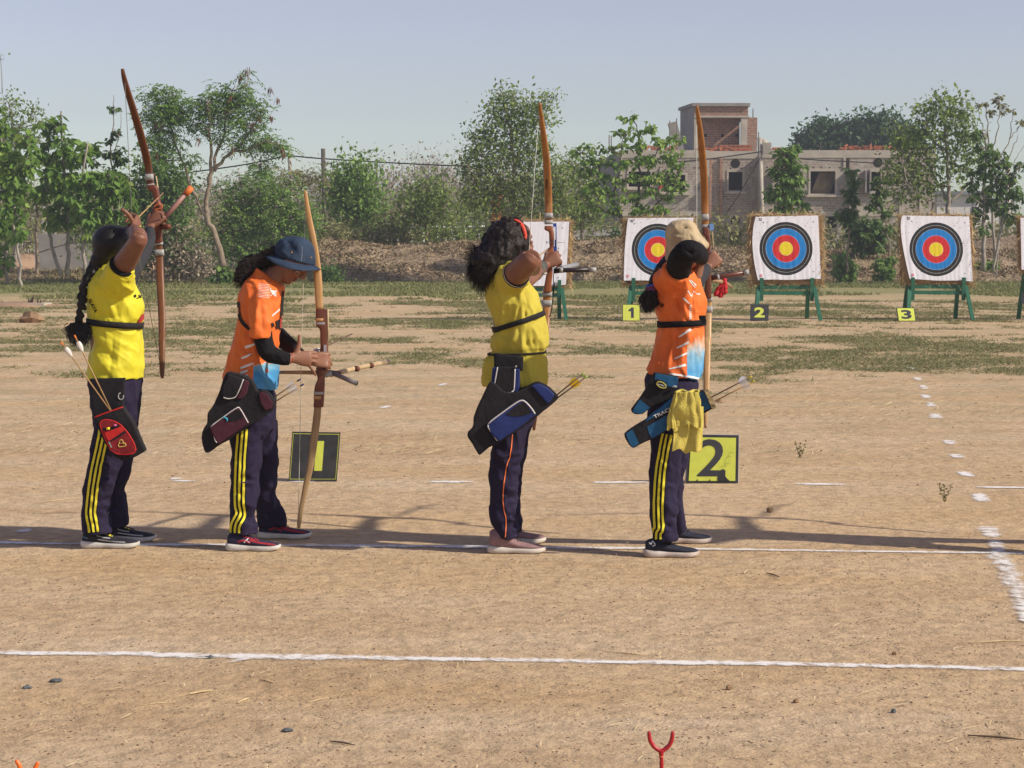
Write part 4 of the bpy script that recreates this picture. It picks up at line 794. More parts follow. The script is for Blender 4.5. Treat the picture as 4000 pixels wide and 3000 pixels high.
# windows: sill, frame, near-black panel behind painting the room's shade
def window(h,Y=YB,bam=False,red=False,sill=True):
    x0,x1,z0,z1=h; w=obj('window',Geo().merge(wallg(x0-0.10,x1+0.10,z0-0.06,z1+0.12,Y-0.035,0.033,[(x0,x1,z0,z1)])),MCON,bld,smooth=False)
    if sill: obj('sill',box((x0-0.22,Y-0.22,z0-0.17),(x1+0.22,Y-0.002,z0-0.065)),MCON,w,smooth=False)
    g=box((x0-0.6,Y+2.6,z0-0.5),(x1+0.6,Y+2.65,z1+0.5)); obj('room_shade_panel',g,MDARKI,w,smooth=False)
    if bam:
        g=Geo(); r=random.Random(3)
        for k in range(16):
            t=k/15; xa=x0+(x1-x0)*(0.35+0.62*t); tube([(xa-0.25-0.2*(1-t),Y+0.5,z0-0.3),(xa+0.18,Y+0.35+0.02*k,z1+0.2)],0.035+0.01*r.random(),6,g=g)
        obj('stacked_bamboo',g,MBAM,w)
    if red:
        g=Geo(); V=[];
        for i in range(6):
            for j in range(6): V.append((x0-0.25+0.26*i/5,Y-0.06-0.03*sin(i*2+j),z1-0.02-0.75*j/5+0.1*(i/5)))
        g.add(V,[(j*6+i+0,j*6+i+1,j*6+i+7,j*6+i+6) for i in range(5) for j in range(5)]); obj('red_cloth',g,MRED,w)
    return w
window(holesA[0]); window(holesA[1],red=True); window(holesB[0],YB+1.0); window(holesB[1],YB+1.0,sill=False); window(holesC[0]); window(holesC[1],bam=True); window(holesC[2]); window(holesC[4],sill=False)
# round vents: flat discs, the shade inside painted near-black
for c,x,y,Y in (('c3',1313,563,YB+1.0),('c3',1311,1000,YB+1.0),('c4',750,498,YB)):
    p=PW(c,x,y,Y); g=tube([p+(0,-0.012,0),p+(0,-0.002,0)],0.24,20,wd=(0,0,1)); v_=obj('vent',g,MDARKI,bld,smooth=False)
# stair tower
YT=YB+2.5
def bt(x,y): p=PW('c3',x,y,YT); return p[0],p[2]
tx0,tz1=bt(1000,128); tx1,_=bt(1410,128); _,tzr=bt(1000,200); tx2,tz2=bt(1480,212); _,tz0=bt(1000,460); cx0,_=bt(1357,300); cx1,_=bt(1405,300); lx,_=bt(1050,300)
tz0=zTop-0.04; tw=bld
g=Geo(); box((tx0,YT,tzr),(tx1,YT+0.25,tz1),g); box((tx0+0.3,YT+0.9,tz0),(cx0+0.02,YT+1.1,tzr-0.1),g); box((cx1+0.004,YT,tz0),(tx2,YT+0.25,tz2),g); box((tx2-0.25,YT+0.26,tz0),(tx2,YT+4,tz2),g); obj('tower_wall',g,MBR2,tw,smooth=False)
g=Geo(); box((tx0,YT-0.05,tzr-0.09),(tx1+0.05,YT+4,tzr-0.003),g); box((cx0,YT-0.01,tz0),(cx1,YT+0.3,tzr-0.1),g); box((tx0,YT-0.012,tz0),(tx0+0.22,YT+0.3,tzr-0.1),g); obj('tower_column',g,MCON,tw,smooth=False)
pl=PW('c3',893,158,YT+3.4)
g=Geo(); g.add([(tx0,YT+0.002,tz0),(pl[0],YT+3.4,tz0),(pl[0],YT+3.4,tz1),(tx0,YT+0.002,tz1),(tx0+0.2,YT+0.3,tz0),(pl[0]+0.2,YT+3.4,tz0),(pl[0]+0.2,YT+3.4,tz1),(tx0+0.2,YT+0.3,tz1)],[(0,1,2,3),(1,5,6,2),(5,4,7,6),(3,2,6,7)]); obj('tower_side_wall',g,MCONG,tw,smooth=False)
g=Geo(); g.add([(tx0-0.12,YT-0.15,tz1+.003),(tx1+0.1,YT-0.15,tz1+.003),(tx1+0.1,YT+3.6,tz1+.003),(pl[0]-0.1,YT+3.6,tz1+.003),(tx0-0.12,YT-0.15,tz1+0.17),(tx1+0.1,YT-0.15,tz1+0.17),(tx1+0.1,YT+3.6,tz1+0.17),(pl[0]-0.1,YT+3.6,tz1+0.17)],[(3,2,1,0),(4,5,6,7),(0,1,5,4),(1,2,6,5),(2,3,7,6),(3,0,4,7)]); obj('roof_slab',g,MCONG,tw,smooth=False)
for x in (1085,1213,1323):
    p=PW('c3',x,350,YT+0.89); obj('putlog_shade_plate',box((p[0]-0.07,YT+0.85,p[2]-0.07),(p[0]+0.07,YT+0.897,p[2]+0.07)),MDARKI,tw,smooth=False)  # dark plates on the wall, painted as the shade in putlog holes
# loose bricks on the roof edge
def brick_stack(c,x0,x1,y0,y1,Y,seed,messy,label):
    a=bx(c,x0,y1,Y); b=bx(c,x1,y0,Y); r=random.Random(seed); g=Geo(); zb=zTop+0.003; H=b[1]-zb; x=a[0]
    while x<b[0]:
        z=zb; hh=H*(0.55+0.45*r.random()) if messy else H
        while z<zb+hh:
            if messy and r.random()<0.35: beam((x,Y,z+0.03),(x+r.uniform(.05,.22),Y+r.uniform(-.1,.1),z+r.uniform(.05,.22)),0.11,0.075,g=g)
            else: box((x+r.uniform(-.01,.01),Y+r.uniform(-.03,.03),z+0.003),(x+0.225,Y+0.2,z+0.077),g)
            z += 0.085
        x += 0.24
    obj('brick_stack',g,MBR3,smooth=False,label=label,cat='bricks',origin=(a[0],Y,zb))
brick_stack('c3',1195,1415,425,460,YB+1.2,1,False,'neat row of red bricks stacked on the roof below the tower')
brick_stack('c3',1010,1190,440,460,YB+1.2,5,True,'low line of red bricks left of the neat stack under the tower')
brick_stack('c3',560,860,425,460,YB+0.5,2,True,'uneven red bricks on the left part of the roof behind the tree')
brick_stack('c4',490,660,385,412,YB+0.4,3,True,'tumbled heap of red bricks on the right roof edge')
brick_stack('c4',660,855,380,415,YB+0.4,4,True,'second heap of broken red bricks near the right end of the roof')
brick_stack('c4',0,90,395,412,YB+0.4,6,True,'few red bricks on the roof right of the white pole')
MST_=mat('rusty_rebar',(0.12,0.08,0.06),(0.07,0.05,0.04),0.8,5)
for c,x,y0,y1,Y,lb in (('c3',812,238,400,YB+1,'upright rusty rod on the roof left of the tower'),('c3',865,220,260,YB+1,'short rod standing beside the leaning plank'),('c3',350,345,470,YB+2,'thin rebar on the far left corner of the roof'),('c3',366,350,440,YB+2,'second thin rebar on the far left corner of the roof'),('c3',1447,145,205,YT+1,'rebar standing on the right shoulder of the tower'),('c3',1490,325,400,YT+1,'rebar pair beside the white pole at the tower foot'),('c4',358,365,410,YB+1,'rebar sticking up from the roof right of target two')):
    A=PW(c,x,y0,Y); B=PW(c,x,y1,Y); B[2]=max(min(B[2],tz2+0.02) if 'tower' in lb and 'shoulder' in lb else zTop,zTop) if 'beside the leaning' not in lb else zTop; obj('rebar',tube([B,A],0.028,5),MST_,label=lb,cat='rebar',origin=B)
A=PW('c3',830,250,YB+1); B=PW('c3',890,380,YB+1); B[2]=zTop; obj('plank',beam(A,B,0.5,0.04,(0,1,0)),MCONG,label='grey shuttering board leaning beside the tower on the roof',cat='board',smooth=False,origin=B)
# poles and cables
MPW=mat('painted_pole',(0.42,0.38,0.31),(0.32,0.29,0.24),0.8,2); MPD=mat('dark_pole',(0.12,0.10,0.085),(0.07,0.06,0.05),0.85,2); MCAB=mat('cable',(0.02,0.02,0.022),rough=0.6)
def pole(a,b,Y,r0,m,label,name='utility_pole',arm=False):
    A=W(*D2(*a),Y); B=W(*D2(*b),Y); B[2]=0; B[0]=A[0]+(B[0]-A[0])*1.0; o=obj(name,tube([B,A],[r0*1.25,r0],8),m,label=label,cat='pole',origin=B); return o
pole((625,327),(634,470),98,0.085,MPW,'thin whitewashed pole left of the dark pole')
pole((698,321),(702,470),96,0.10,MPD,'dark square pole rising behind the second archer\'s bow')
p3=pole((1641,297),(1650,480),YB-1.0,0.115,MPW,'white pole with a small meter box in front of the building')
bx0=W(*D2(1652,320),YB-1.2); obj('meter_box',box(bx0+(-.1,-.1,-.28),bx0+(.32,.12,.28)),MPW,p3,smooth=False)
pole((2178,360),(2176,545),98,0.13,MPW,'concrete pole in front of the white house')
pole((1055,470),(1055,560),99,0.06,MPW,'short white stub post left of the third archer')
def cable(pts,Y,r,label):
    P=np.array([W(*D2(*p),Y[i] if isinstance(Y,(list,tuple)) else Y) for i,p in enumerate(pts)]); Q=catmull(P,len(P)*10); obj('cable',tube(Q,r,5),MCAB,label=label,cat='cable',origin=P[0])
cable([(-20,428),(150,412),(320,385),(520,357),(620,336)],97.8,0.035,'black cable running left from the whitewashed pole behind the feathery tree')
cable([(620,336),(700,343),(850,352),(1000,359),(1080,360)],97.8,0.035,'black cable sagging right from the whitewashed pole past the dark pole')
cable([(1430,352),(1520,345),(1643,328)],[YB-2,YB-2,YB-1.2],0.035,'black cable reaching the building pole from the left')
cable([(1650,330),(1740,344),(1850,350),(1960,357)],YB-1.2,0.03,'black cable running right from the building pole along the roof')
cable([(1643,340),(1590,430),(1540,500)],[YB-1.2,YB-0.4,YB-0.4],0.022,'thin cable slanting down across the shaded wall')
# white house and bits beyond
MWH=mat('whitewash',(0.74,0.72,0.68),(0.62,0.60,0.56),0.9,1.0); MROOF=mat('roof_sheet',(0.22,0.24,0.26),(0.15,0.16,0.18),0.6,3)
wh=empty('white_house',W(*D2(2020,560),116)*np.array([1,1,0]),'low whitewashed house with a grey roof behind target three','building')
def c4w(x,y,Y=116): p=PW('c4',x,y,Y); return p[0],p[2]
a=c4w(1148,1010); b=c4w(1480,720); e=c4w(1690,905); b2=c4w(1690,760)
g=Geo(); box((a[0],116,-0.3),(b[0],121,b[1]),g); box((b[0],116.3,-0.3),(b2[0],121,b2[1]),g); obj('wall',g,MWH,wh,smooth=False)
g=Geo(); r1=c4w(1250,690); box((a[0]-0.3,115.7,b[1]+0.003),(b[0]+0.2,121.3,b[1]+0.22),g); box((b[0]+0.2,116.0,b2[1]+0.003),(b2[0]+0.3,121.3,b2[1]+0.16),g); obj('roof',g,MROOF,wh,smooth=False)
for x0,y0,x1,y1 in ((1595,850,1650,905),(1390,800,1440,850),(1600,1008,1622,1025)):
    p=c4w(x0,y1); q=c4w(x1,y0); obj('window',box((p[0],115.96 if x0<1480 else 116.26,p[1]),(q[0],115.997 if x0<1480 else 116.297,q[1])),MDARKI,wh,smooth=False)  # flat panes, the unlit inside painted near-black
c_=c4w(1148,1003); d_=c4w(1690,995); obj('plinth',box((c_[0]+0.02,115.9,c_[1]-0.05),(d_[0],115.998,c_[1]+0.10)),MCONG,wh,smooth=False)
A=W(*D2(2110,497),112); B=W(*D2(2240,497),112);
obj('boundary_wall',box((A[0],112,-0.3),(B[0],112.2,W(*D2(2110,490),112)[2])),MCON,label='low tan boundary wall right of the white house',cat='wall',smooth=False,origin=(A[0],112,0))
g=ellipsoid(W(*D2(2250,548),88)*np.array([1,1,0]),(5.0,2.5,1.9),n=24,k=12); V_=g.v[0]; V_ += NR.randn(*V_.shape)*0.05; obj('soil_heap',g,MBK,kind='structure')
# water tank on the roof beside the pole
p=W(*D2(1649,318),YB+3); g=tube([(p[0],p[1],zTop),(p[0],p[1],zTop+0.6),(p[0],p[1],zTop+0.72)],[0.24,0.24,0.10],16); obj('water_tank',g,MPW,label='small white water tank on the roof right of the tower',cat='tank',origin=(p[0],p[1],zTop))
# rail, flagged totem, left construction bits
MRAIL=mat('white_rail',(0.70,0.70,0.66),rough=0.7)
g=Geo(); A=W(*D2(945,491),90); B=W(*D2(1070,489),90); C_=W(*D2(880,493),90); tube([C_,A,B],0.045,6,g=g)
for u in (885,915,945,975,1005,1035,1065): p=W(*D2(u,490),90); tube([(p[0],90,0),(p[0],90,p[2])],0.035,5,g=g)
obj('guard_rail',g,MRAIL,label='thin white guard rail left of the third archer beyond the bank',cat='railing',origin=(A[0],90,0))
MHW=mat('road_hoarding',(0.30,0.30,0.30),(0.5,0.5,0.48),0.8,14)
A=W(*D2(1240,505),92); B=W(*D2(1345,500),92); g=Geo(); beam(A,B,0.05,0.28,g=g);
for u in (1245,1275,1305,1335): p=W(*D2(u,500),92.06); box((p[0]-.05,92.05,0),(p[0]+.05,92.12,p[2]),g)
obj('striped_barrier',g,MHW,label='long grey striped road barrier between the blank target and target one',cat='barrier',origin=(A[0],92,0),smooth=False)
fest=empty('flag_totem',W(*D2(1072,520),88)*np.array([1,1,0]),'festive pole of red, yellow, orange and green cloth tufts behind the third archer','decoration')
cols=[((0.70,0.09,0.03),416,12,5),((0.70,0.10,0.03),434,8,7),((0.68,0.50,0.03),452,9,6),((0.66,0.30,0.06),466,11,7),((0.55,0.22,0.10),480,14,8),((0.10,0.36,0.10),488,24,4),((0.60,0.10,0.12),494,26,4),((0.70,0.45,0.04),500,20,7)]
pb=W(*D2(1072,520),88); pt=W(*D2(1074,410),88); obj('mast',tube([(pb[0],88,0),pt],0.04,6),MBARK,fest)
for k,(c,v,w_,n_) in enumerate(cols):
    r=np.random.RandomState(k); ce=W(*D2(1073,v),88); n=n_*26; P=ce+np.stack([r.uniform(-1,1,n)*w_*0.033/2,r.randn(n)*0.12,r.randn(n)*0.10],1); Vv,Qq=leaves_arr(P,r.randn(n,3),0.10+0.1*r.rand(n),0.6,r); me=mesh_np('cloth_tuft',Vv,Qq); obj('cloth_tuft',me,mat('cloth_%d' % k,c,tuple(x*0.8 for x in c),0.85,6),fest,smooth=False)
MRS=mat('red_soil',(0.36,0.235,0.15),(0.29,0.19,0.12),0.95,1.0,0.4)
for (u,v,ru,h,Y,lb,m_) in ((190,560,170,2.2,100,'soil_bank',MRS),(60,575,60,1.6,96,'soil_bank',MRS)):
    c=W(*D2(u,v),Y)*np.array([1,1,0]); g=ellipsoid(c,(ru*Y/4369.0,3.5,h*0.62),n=28,k=14); g.v[0] += NR.randn(*g.v[0].shape)*0.04; obj(lb,g,m_,kind='structure')
A=W(*D2(75,530),92); B=W(*D2(290,545),92); obj('retaining_wall',box((A[0],92,-0.2),(B[0],92.3,W(*D2(150,505),92)[2])),MCONG,label='long grey foundation wall beyond the left saplings',cat='wall',smooth=False,origin=(A[0],92,0))
for k,(u,v0,v1) in enumerate([(95,442,475),(115,440,485),(150,442,490),(173,430,470),(208,455,480),(255,450,505)]):
    A=W(*D2(u,v0),104); obj('concrete_post',box((A[0]-0.11,104,0),(A[0]+0.11,104.2,A[2])),MRAIL,smooth=False,origin=(A[0],104,0),cat='post',group='white posts of the far building site',label='%s white concrete post from the left on the far building site' % ['first','second','third','fourth','fifth','sixth'][k])
blk=empty('footing_block',Gd(*D2(65,664)),'concrete footing block with bent rebar lying on the grass at far left','block'); c=Gd(*D2(65,664)); s=c[1]/4369.0
obj('block',box(c+(-30*s,0,0),c+(30*s,0.8,8.5*s)),MCON,blk,smooth=False); g=Geo()
for a,b in (((-8,8),(2,26)),((2,26),(-4,8)),((10,8),(10,16)),((16,8),(16,15)),((-10,8),(-10,16))): tube([c+(a[0]*s,0.3,a[1]*s),c+(b[0]*s,0.35,b[1]*s)],0.02,5,g=g)
obj('rebar',g,MST_,blk)
g=ellipsoid(c+np.array([-30*s,0.6,0]),(0.9,0.8,0.10),n=20,k=8); g.v[0] += NR.randn(*g.v[0].shape)*0.02; obj('soil_heap',g,MRS,kind='structure')
# ================================================================== TARGETS
MGREEN=mat('green_paint',(0.035,0.16,0.09),(0.024,0.11,0.065),0.5,12,0.2)
MSTRAW=mat('straw_bale',(0.42,0.28,0.14),(0.22,0.135,0.07),0.9,22,0.9,40,stretch=(0.5,1,2.5),dist=0.03)
MSTRW2=leaf_mat('loose_straw',[(0,(0.30,0.19,0.09)),(0.6,(0.52,0.37,0.18)),(1,(0.70,0.54,0.29))],0.15,0.7)
def face_material(rings):
    m,nt,out=nodes_of('target_face' if rings else 'blank_sheet'); L=nt.links.new; b=N(nt,'ShaderNodeBsdfPrincipled'); b.inputs['Roughness'].default_value=0.75; b.inputs['Specular IOR Level'].default_value=0.2
    t=N(nt,'ShaderNodeBsdfTranslucent'); mx=N(nt,'ShaderNodeMixShader'); mx.inputs[0].default_value=0.08; L(b.outputs[0],mx.inputs[1]); L(t.outputs[0],mx.inputs[2]); L(mx.outputs[0],out.inputs[0])
    tc=N(nt,'ShaderNodeTexCoord'); white=(0.80,0.80,0.84)
    if rings:
        at=N(nt,'ShaderNodeAttribute'); at.attribute_name='rad'; K=(0.028,0.028,0.032); B_=(0.02,0.22,0.58); R_=(0.60,0.035,0.035); Yl=(0.80,0.64,0.03); w2=(0.50,0.50,0.42); pk=(0.75,0.40,0.55)
        st=[(0.0,Yl),(0.129,(0.65,0.50,0.03)),(0.133,Yl),(0.255,pk),(0.262,R_),(0.383,(0.46,0.03,0.04)),(0.388,R_),(0.505,pk),(0.514,B_),(0.632,(0.02,0.13,0.42)),(0.638,B_),(0.755,(0.55,0.62,0.72)),(0.764,K),(0.880,w2),(0.891,K),(1.0,white)]
        r=ramp(nt,st,'CONSTANT'); L(at.outputs['Fac'],r.inputs[0]); src=r.outputs[0]
        n=N(nt,'ShaderNodeTexNoise'); n.inputs['Scale'].default_value=34; n.inputs['Detail'].default_value=1; L(tc.outputs['Object'],n.inputs['Vector']); rr=ramp(nt,[(0.0,0.15),(0.275,0.15),(0.285,1.0)]); L(n.outputs[0],rr.inputs[0])
        x=N(nt,'ShaderNodeMix'); x.data_type='RGBA'; x.blend_type='MULTIPLY'; x.inputs[0].default_value=1; L(src,x.inputs[6]); L(rr.outputs[0],x.inputs[7]); L(x.outputs[2],b.inputs['Base Color']); L(x.outputs[2],t.inputs['Color'])
    else: b.inputs['Base Color'].default_value=white+(1,); t.inputs['Color'].default_value=white+(1,)
    n=N(nt,'ShaderNodeTexNoise'); n.inputs['Scale'].default_value=5; n.inputs['Detail'].default_value=4; L(tc.outputs['Object'],n.inputs['Vector']); bp=N(nt,'ShaderNodeBump'); bp.inputs['Strength'].default_value=0.25; bp.inputs['Distance'].default_value=0.03; L(n.outputs[0],bp.inputs['Height']); L(bp.outputs[0],b.inputs['Normal']); return m
MFACE=face_material(True); MBLANK=face_material(False); MPIN=mat('pin',(0.05,0.05,0.05)); MLOGO=mat('logo_grey',(0.12,0.12,0.13)); MPINKS=mat('pink_stamp',(0.75,0.30,0.35))
YTG=38.9
def target(u0,u1,v0,v1,ctr,rad,seed,label,corners,stand_u,rings=True,signhide=0):
    """paper corners in photo px: TL, TR, BR, BL + mid-left; stand_u: left and right post u"""
    r=np.random.RandomState(seed); A=W(corners[0][0],corners[2][1],YTG); Bq=W(corners[1][0],corners[0][1],YTG); xc=(A[0]+Bq[0])/2
    root=empty('target_butt',(xc,YTG+0.3,0),label,'archery target','archery targets on straw butts'); tilt=0.16
    def back(z): return YTG+(z-0.7)*tilt
    x0=W(u0+8,1000,YTG)[0]; x1=W(u1-9,1000,YTG)[0]; z1=W(2000,v0+3,YTG)[2]; z0=W(2000,v1,YTG)[2]
    # straw bale
    nx,nz=22,20; g=Geo(); R=[]
    k=52
    for (sc,yy) in ((0.90,0.0),(0.97,0.015),(1.0,0.06),(1.0,0.20),(0.96,0.27),(0.88,0.30)):
        ring=[]
        for t in np.linspace(0,2*pi,k,endpoint=False):
            ct,st=cos(t),sin(t); p=9.0; q=(abs(ct) ** p+abs(st) ** p) ** (-1/p); x=(x0+x1)/2+(x1-x0)/2*sc*ct*q; z=(z0+z1)/2+(z1-z0)/2*sc*st*q
            j=0.018*r.randn(); ring.append((x+j,back(z)+0.02+yy,z+0.018*r.randn()))
        R.append(ring)
    V,Fc=ringgrid(R); g.add(V,Fc); obj('straw_bale',g,MSTRAW,root)
    # loose straw round the rim
    n=2600; side=r.randint(0,10,n); t=r.rand(n); C=np.zeros((n,3)); D=np.zeros((n,3)); yy=r.rand(n)*0.26
    for i in range(n):
        s=side[i]
        if s<3: x,z,d=x0+(x1-x0)*t[i],z1-0.01,(r.randn()*1.4,0,0.35)
        elif s<6: x,z,d=x1-0.01,z0+(z1-z0)*t[i],(0.30,0,-1.2*r.rand())
        elif s<8: x,z,d=x0+0.01,z0+(z1-z0)*t[i],(-0.30,0,-1.2*r.rand())
        else: x,z,d=x0+(x1-x0)*t[i],z0+0.01,(r.randn()*1.2,0,-0.35)
        C[i]=(x,back(z)+yy[i],z); D[i]=np.array(d)+r.randn(3)*0.35
    V,Q=leaves_arr(C-D/np.linalg.norm(D,axis=1)[:,None]*0.06,D,0.10+0.20*r.rand(n) ** 3,0.05,r); me=mesh_np('loose_straw',V,Q); face_attr(me,np.repeat(r.rand(n),2)); obj('loose_straw',me,MSTRW2,root,smooth=False,kind='stuff')
    # paper face: warped sheet
    TL,TR,BR,BL,ML_=[np.array(c,float) for c in corners]; c0=W(ctr[0],ctr[1],YTG); Rw=W(ctr[0]+rad,ctr[1],YTG)[0]-c0[0]
    nu,nv=110,100; V=[]; rr=[]
    for j in range(nv+1):
        tv=j/nv; L=TL*(1-tv)+BL*tv; bulge=(ML_-(TL+BL)/2)*4*tv*(1-tv); L=L+bulge; Rr=TR*(1-tv)+BR*tv
        for i in range(nu+1):
            tu=i/nu; p=L*(1-tu)+Rr*tu; q=W(p[0],p[1]+1.2*sin(tu*9+seed)*(tv),YTG)
            wav=0.0045*sin(tu*20+2*sin(tv*2+seed)+seed)*(0.5+0.5*sin(tu*5.0+seed*2))+0.0022*sin(tu*47+seed*3+tv*2)*(0.4+tv)
            y=back(q[2])-0.012-abs(wav)*0.9; rr.append(sqrt((q[0]-c0[0]) ** 2+(q[2]-c0[2]) ** 2)/Rw if rings else 2.0); V.append((q[0],y,q[2]))
    me=mesh_np('paper_face',V,[(j*(nu+1)+i,j*(nu+1)+i+1,(j+1)*(nu+1)+i+1,(j+1)*(nu+1)+i) for j in range(nv) for i in range(nu)])
    # keep ring colours crisp: the radius is evaluated per corner
    a=me.attributes.new('rad','FLOAT','POINT'); a.data.foreach_set('value',np.minimum(np.array(rr),1.6).astype(np.float32))
    pf=obj('paper_face',me,MFACE if rings else MBLANK,root)
    bv=bvh_of(pf); g=Geo()
    for (fu,fv) in ((0.90,0.10),(0.88,0.88),(0.86,0.42),(0.10,0.09)):
        p=(TL*(1-fu)+TR*fu)*(1-fv)+(BL*(1-fu)+BR*fu)*fv; h=hit(bv,p[0],p[1],0.004)
        if h is not None: ellipsoid(h,(0.012,0.006,0.010),g,6,4)
    if g.n: obj('pin',g,MPIN,root)
    if rings:
        for (fu,fv,s,mm,kind_) in ((0.055,0.045,10,MLOGO,0),(0.05,0.93,6,MPINKS,1)):
            p=(TL*(1-fu)+TR*fu)*(1-fv)+(BL*(1-fu)+BR*fu)*fv; g=Geo()
            if kind_==0:
                for (dx,dy,w_,h_) in ((-5,-4,4,4),(1,-4,4,3),(-5,1,3,3),(-1,1,5,3.5)): decal_poly(bv,[(p[0]+dx*1.2,p[1]+dy*1.2),(p[0]+(dx+w_)*1.2,p[1]+dy*1.2),(p[0]+(dx+w_)*1.2,p[1]+(dy+h_)*1.2),(p[0]+dx*1.2,p[1]+(dy+h_)*1.2)],g,off=0.004)
            else: decal_poly(bv,[(p[0]+s*cos(t),p[1]+s*sin(t)) for t in np.linspace(0,2*pi,10,endpoint=False)],g,off=0.004)
            if g.n: obj('printed_mark',g,mm,pf)
    # green stand: each piece its own part
    ul,ur=stand_u; xl=W(ul,1100,YTG)[0]; xr=W(ur,1100,YTG)[0]; zb=z0+0.02; yf=back(zb)
    def part(nm,A,B,w,t): obj(nm,beam(A,B,w,t,(0,1,0)),MGREEN,root,smooth=False)
    for x,sgn in ((xl,-1),(xr,1)):
        part('support_peg',(x,yf-0.05,zb+0.11),(x,yf-0.03,zb-0.33),0.07,0.05)
        part('front_leg',(x+sgn*0.05,yf-0.02+0.03,zb-0.06),(x+sgn*0.13,yf-0.30,0.0),0.07,0.06)
        part('rear_leg',(x-sgn*0.02,yf+0.20,zb+0.6),(x+sgn*0.02,yf+0.75,0.0),0.075,0.05)
    part('crossbar',(xl-0.02,yf+0.055,zb-0.07),(xr+0.02,yf+0.055,zb-0.07),0.07,0.06)
    part('crossbar',(xl-0.02,yf+0.0,zb-0.18),(xr+0.02,yf+0.0,zb-0.18),0.07,0.05)
    return root
target(1925,2238,857,1120,(2100,980),103,1,'straw target butt pinned with a blank white sheet behind the third archer',[(1962,866),(2225,865),(2210,1113),(1948,1122),(1955,990)],(1975,2185),rings=False)
target(2430,2727,850,1112,(2571,976),102.5,2,'target face on straw butt half hidden by the fourth archer, above yellow board one',[(2456,852),(2712,850),(2702,1100),(2437,1095),(2442,965)],(2474,2680))
target(2925,3228,836,1112,(3073,971),104,3,'fully visible target face in the middle, above black board two',[(2957,846),(3202,841),(3207,1090),(2961,1094),(2942,957)],(2974,3171))
target(3520,3815,838,1110,(3661,974),105,4,'fully visible target face at right, above yellow board three',[(3534,841),(3795,845),(3800,1099),(3554,1091),(3526,923)],(3564,3763))
target(3984,4290,842,1065,(4140,970),104,5,'target butt cut off by the right edge of the picture',[(3996,850),(4270,850),(4270,1055),(3992,1055),(3994,950)],(4024,4230))
# ------------------------------------------------------------------ number boards
MYEL=mat('board_yellow',(0.62,0.68,0.10),(0.54,0.60,0.09),0.5,20); MBLK=mat('board_black',(0.025,0.026,0.03),(0.05,0.05,0.052),0.5,14,0.15); MWFR=mat('board_rim',(0.62,0.60,0.58),rough=0.6)
MBLK2=mat('number_black',(0.04,0.042,0.05),(0.055,0.055,0.06),0.5,10)
def one_geo():
    P=[(0.02,0.0),(0.30,0.0),(0.30,1.0),(0.06,1.0),(-0.04,0.88),(-0.22,0.78),(-0.22,0.60),(0.02,0.66)]
    V=np.array([(p[0]*0.92-0.04,0,p[1]-0.5) for p in P]); return V,[(0,1,2,7),(7,2,3,4),(7,4,5,6)]
def num_board(name,TL,TR,BR,BL,Yb,lean,num,bg,fg,label,border=0.05,size=1.2,rim=None,numc=(0.5,0.5),nsx=1.25,bold=0.03,inner=None,frame=None):
    def q(p,Y): return W(p[0],p[1],Y)
    P=[q(TL,Yb+lean),q(TR,Yb+lean),q(BR,Yb),q(BL,Yb)]
    ax=P[1]-P[0]; up=P[0]-P[3]; nrm=np.cross(ax,up); nrm /= np.linalg.norm(nrm); nrm=nrm if nrm[1]<0 else-nrm
    root=empty(name,(P[3]+P[2])/2*np.array([1,1,0]),label,'number board','numbered boards on the ground')
    def at(s,t,o=0.0): return (P[3]*(1-s)+P[2]*s)*(1-t)+(P[0]*(1-s)+P[1]*s)*t+nrm*o
    def plate(nm,s0,t0,s1,t1,o0,o1,m_):
        V=[at(s,t,o) for o in (o1,o0) for s,t in ((s0,t0),(s1,t0),(s1,t1),(s0,t1))]; g=Geo(); g.add(V,[(0,1,2,3),(7,6,5,4),(0,4,5,1),(1,5,6,2),(2,6,7,3),(3,7,4,0)]); return obj(nm,g,m_,root,smooth=False)
    plate('board',0,0,1,1,-0.010,0.0,frame or MBLK)
    if rim is not None: plate('rim',-0.012,-0.012,1.012,1.012,-0.012,-0.0025,rim)
    b=border; plate('panel',b,b*1.0,1-b,1-b,0.0005,0.0025,bg)
    if inner is not None:
        for (s0,t0,s1,t1) in ((0.03,0.05,0.97,0.058),(0.03,0.955,0.97,0.965),(0.022,0.05,0.03,0.965),(0.97,0.05,0.978,0.965)): plate('border_line',s0,t0,s1,t1,0.0026,0.0034,inner)
    V,Fc=text_geo(num,1.0,bold,nsx) if num != '1' else one_geo(); h=V[:,2].max()-V[:,2].min(); k=size/h; w_=np.linalg.norm(ax); hh=np.linalg.norm(up)
    VV=[at(numc[0]+v[0]*k*hh/w_,numc[1]+v[2]*k,0.0042) for v in V]; g=Geo(); g.add(VV,Fc); obj('number',g,fg,root,smooth=False)
    mp=at(0.5,0.75,-0.012); obj('prop',beam(mp,(mp[0],mp[1]+0.12+lean,0.0),0.02,0.008,(0,1,0)),MBLK,root,smooth=False)
    return root,at,plate
num_board('number_board',(2431,1188),(2500,1189),(2501,1255),(2431,1254),38.35,0.10,'1',MYEL,MBLK2,'small yellow board with black number 1 below the first target',0.035,0.62,nsx=1.5,bold=0.035)
num_board('number_board',(2932,1188),(3003,1189),(3002,1253),(2930,1252),38.45,0.10,'2',MBLK,MYEL,'small black board with yellow number 2 below the middle target',0.035,0.62,nsx=1.5,bold=0.035)
num_board('number_board',(3501,1202),(3572,1202),(3579,1255),(3509,1256),38.3,0.25,'3',MYEL,MBLK2,'small yellow board with black number 3 below the right target',0.045,0.66,nsx=1.5,bold=0.035)
num_board('number_board',(3990,1147),(4060,1147),(4060,1187),(3990,1187),38.5,0.05,'4',MBLK,MYEL,'sliver of a black board at the right edge',0.04,0.6)
MYEL2=MYEL
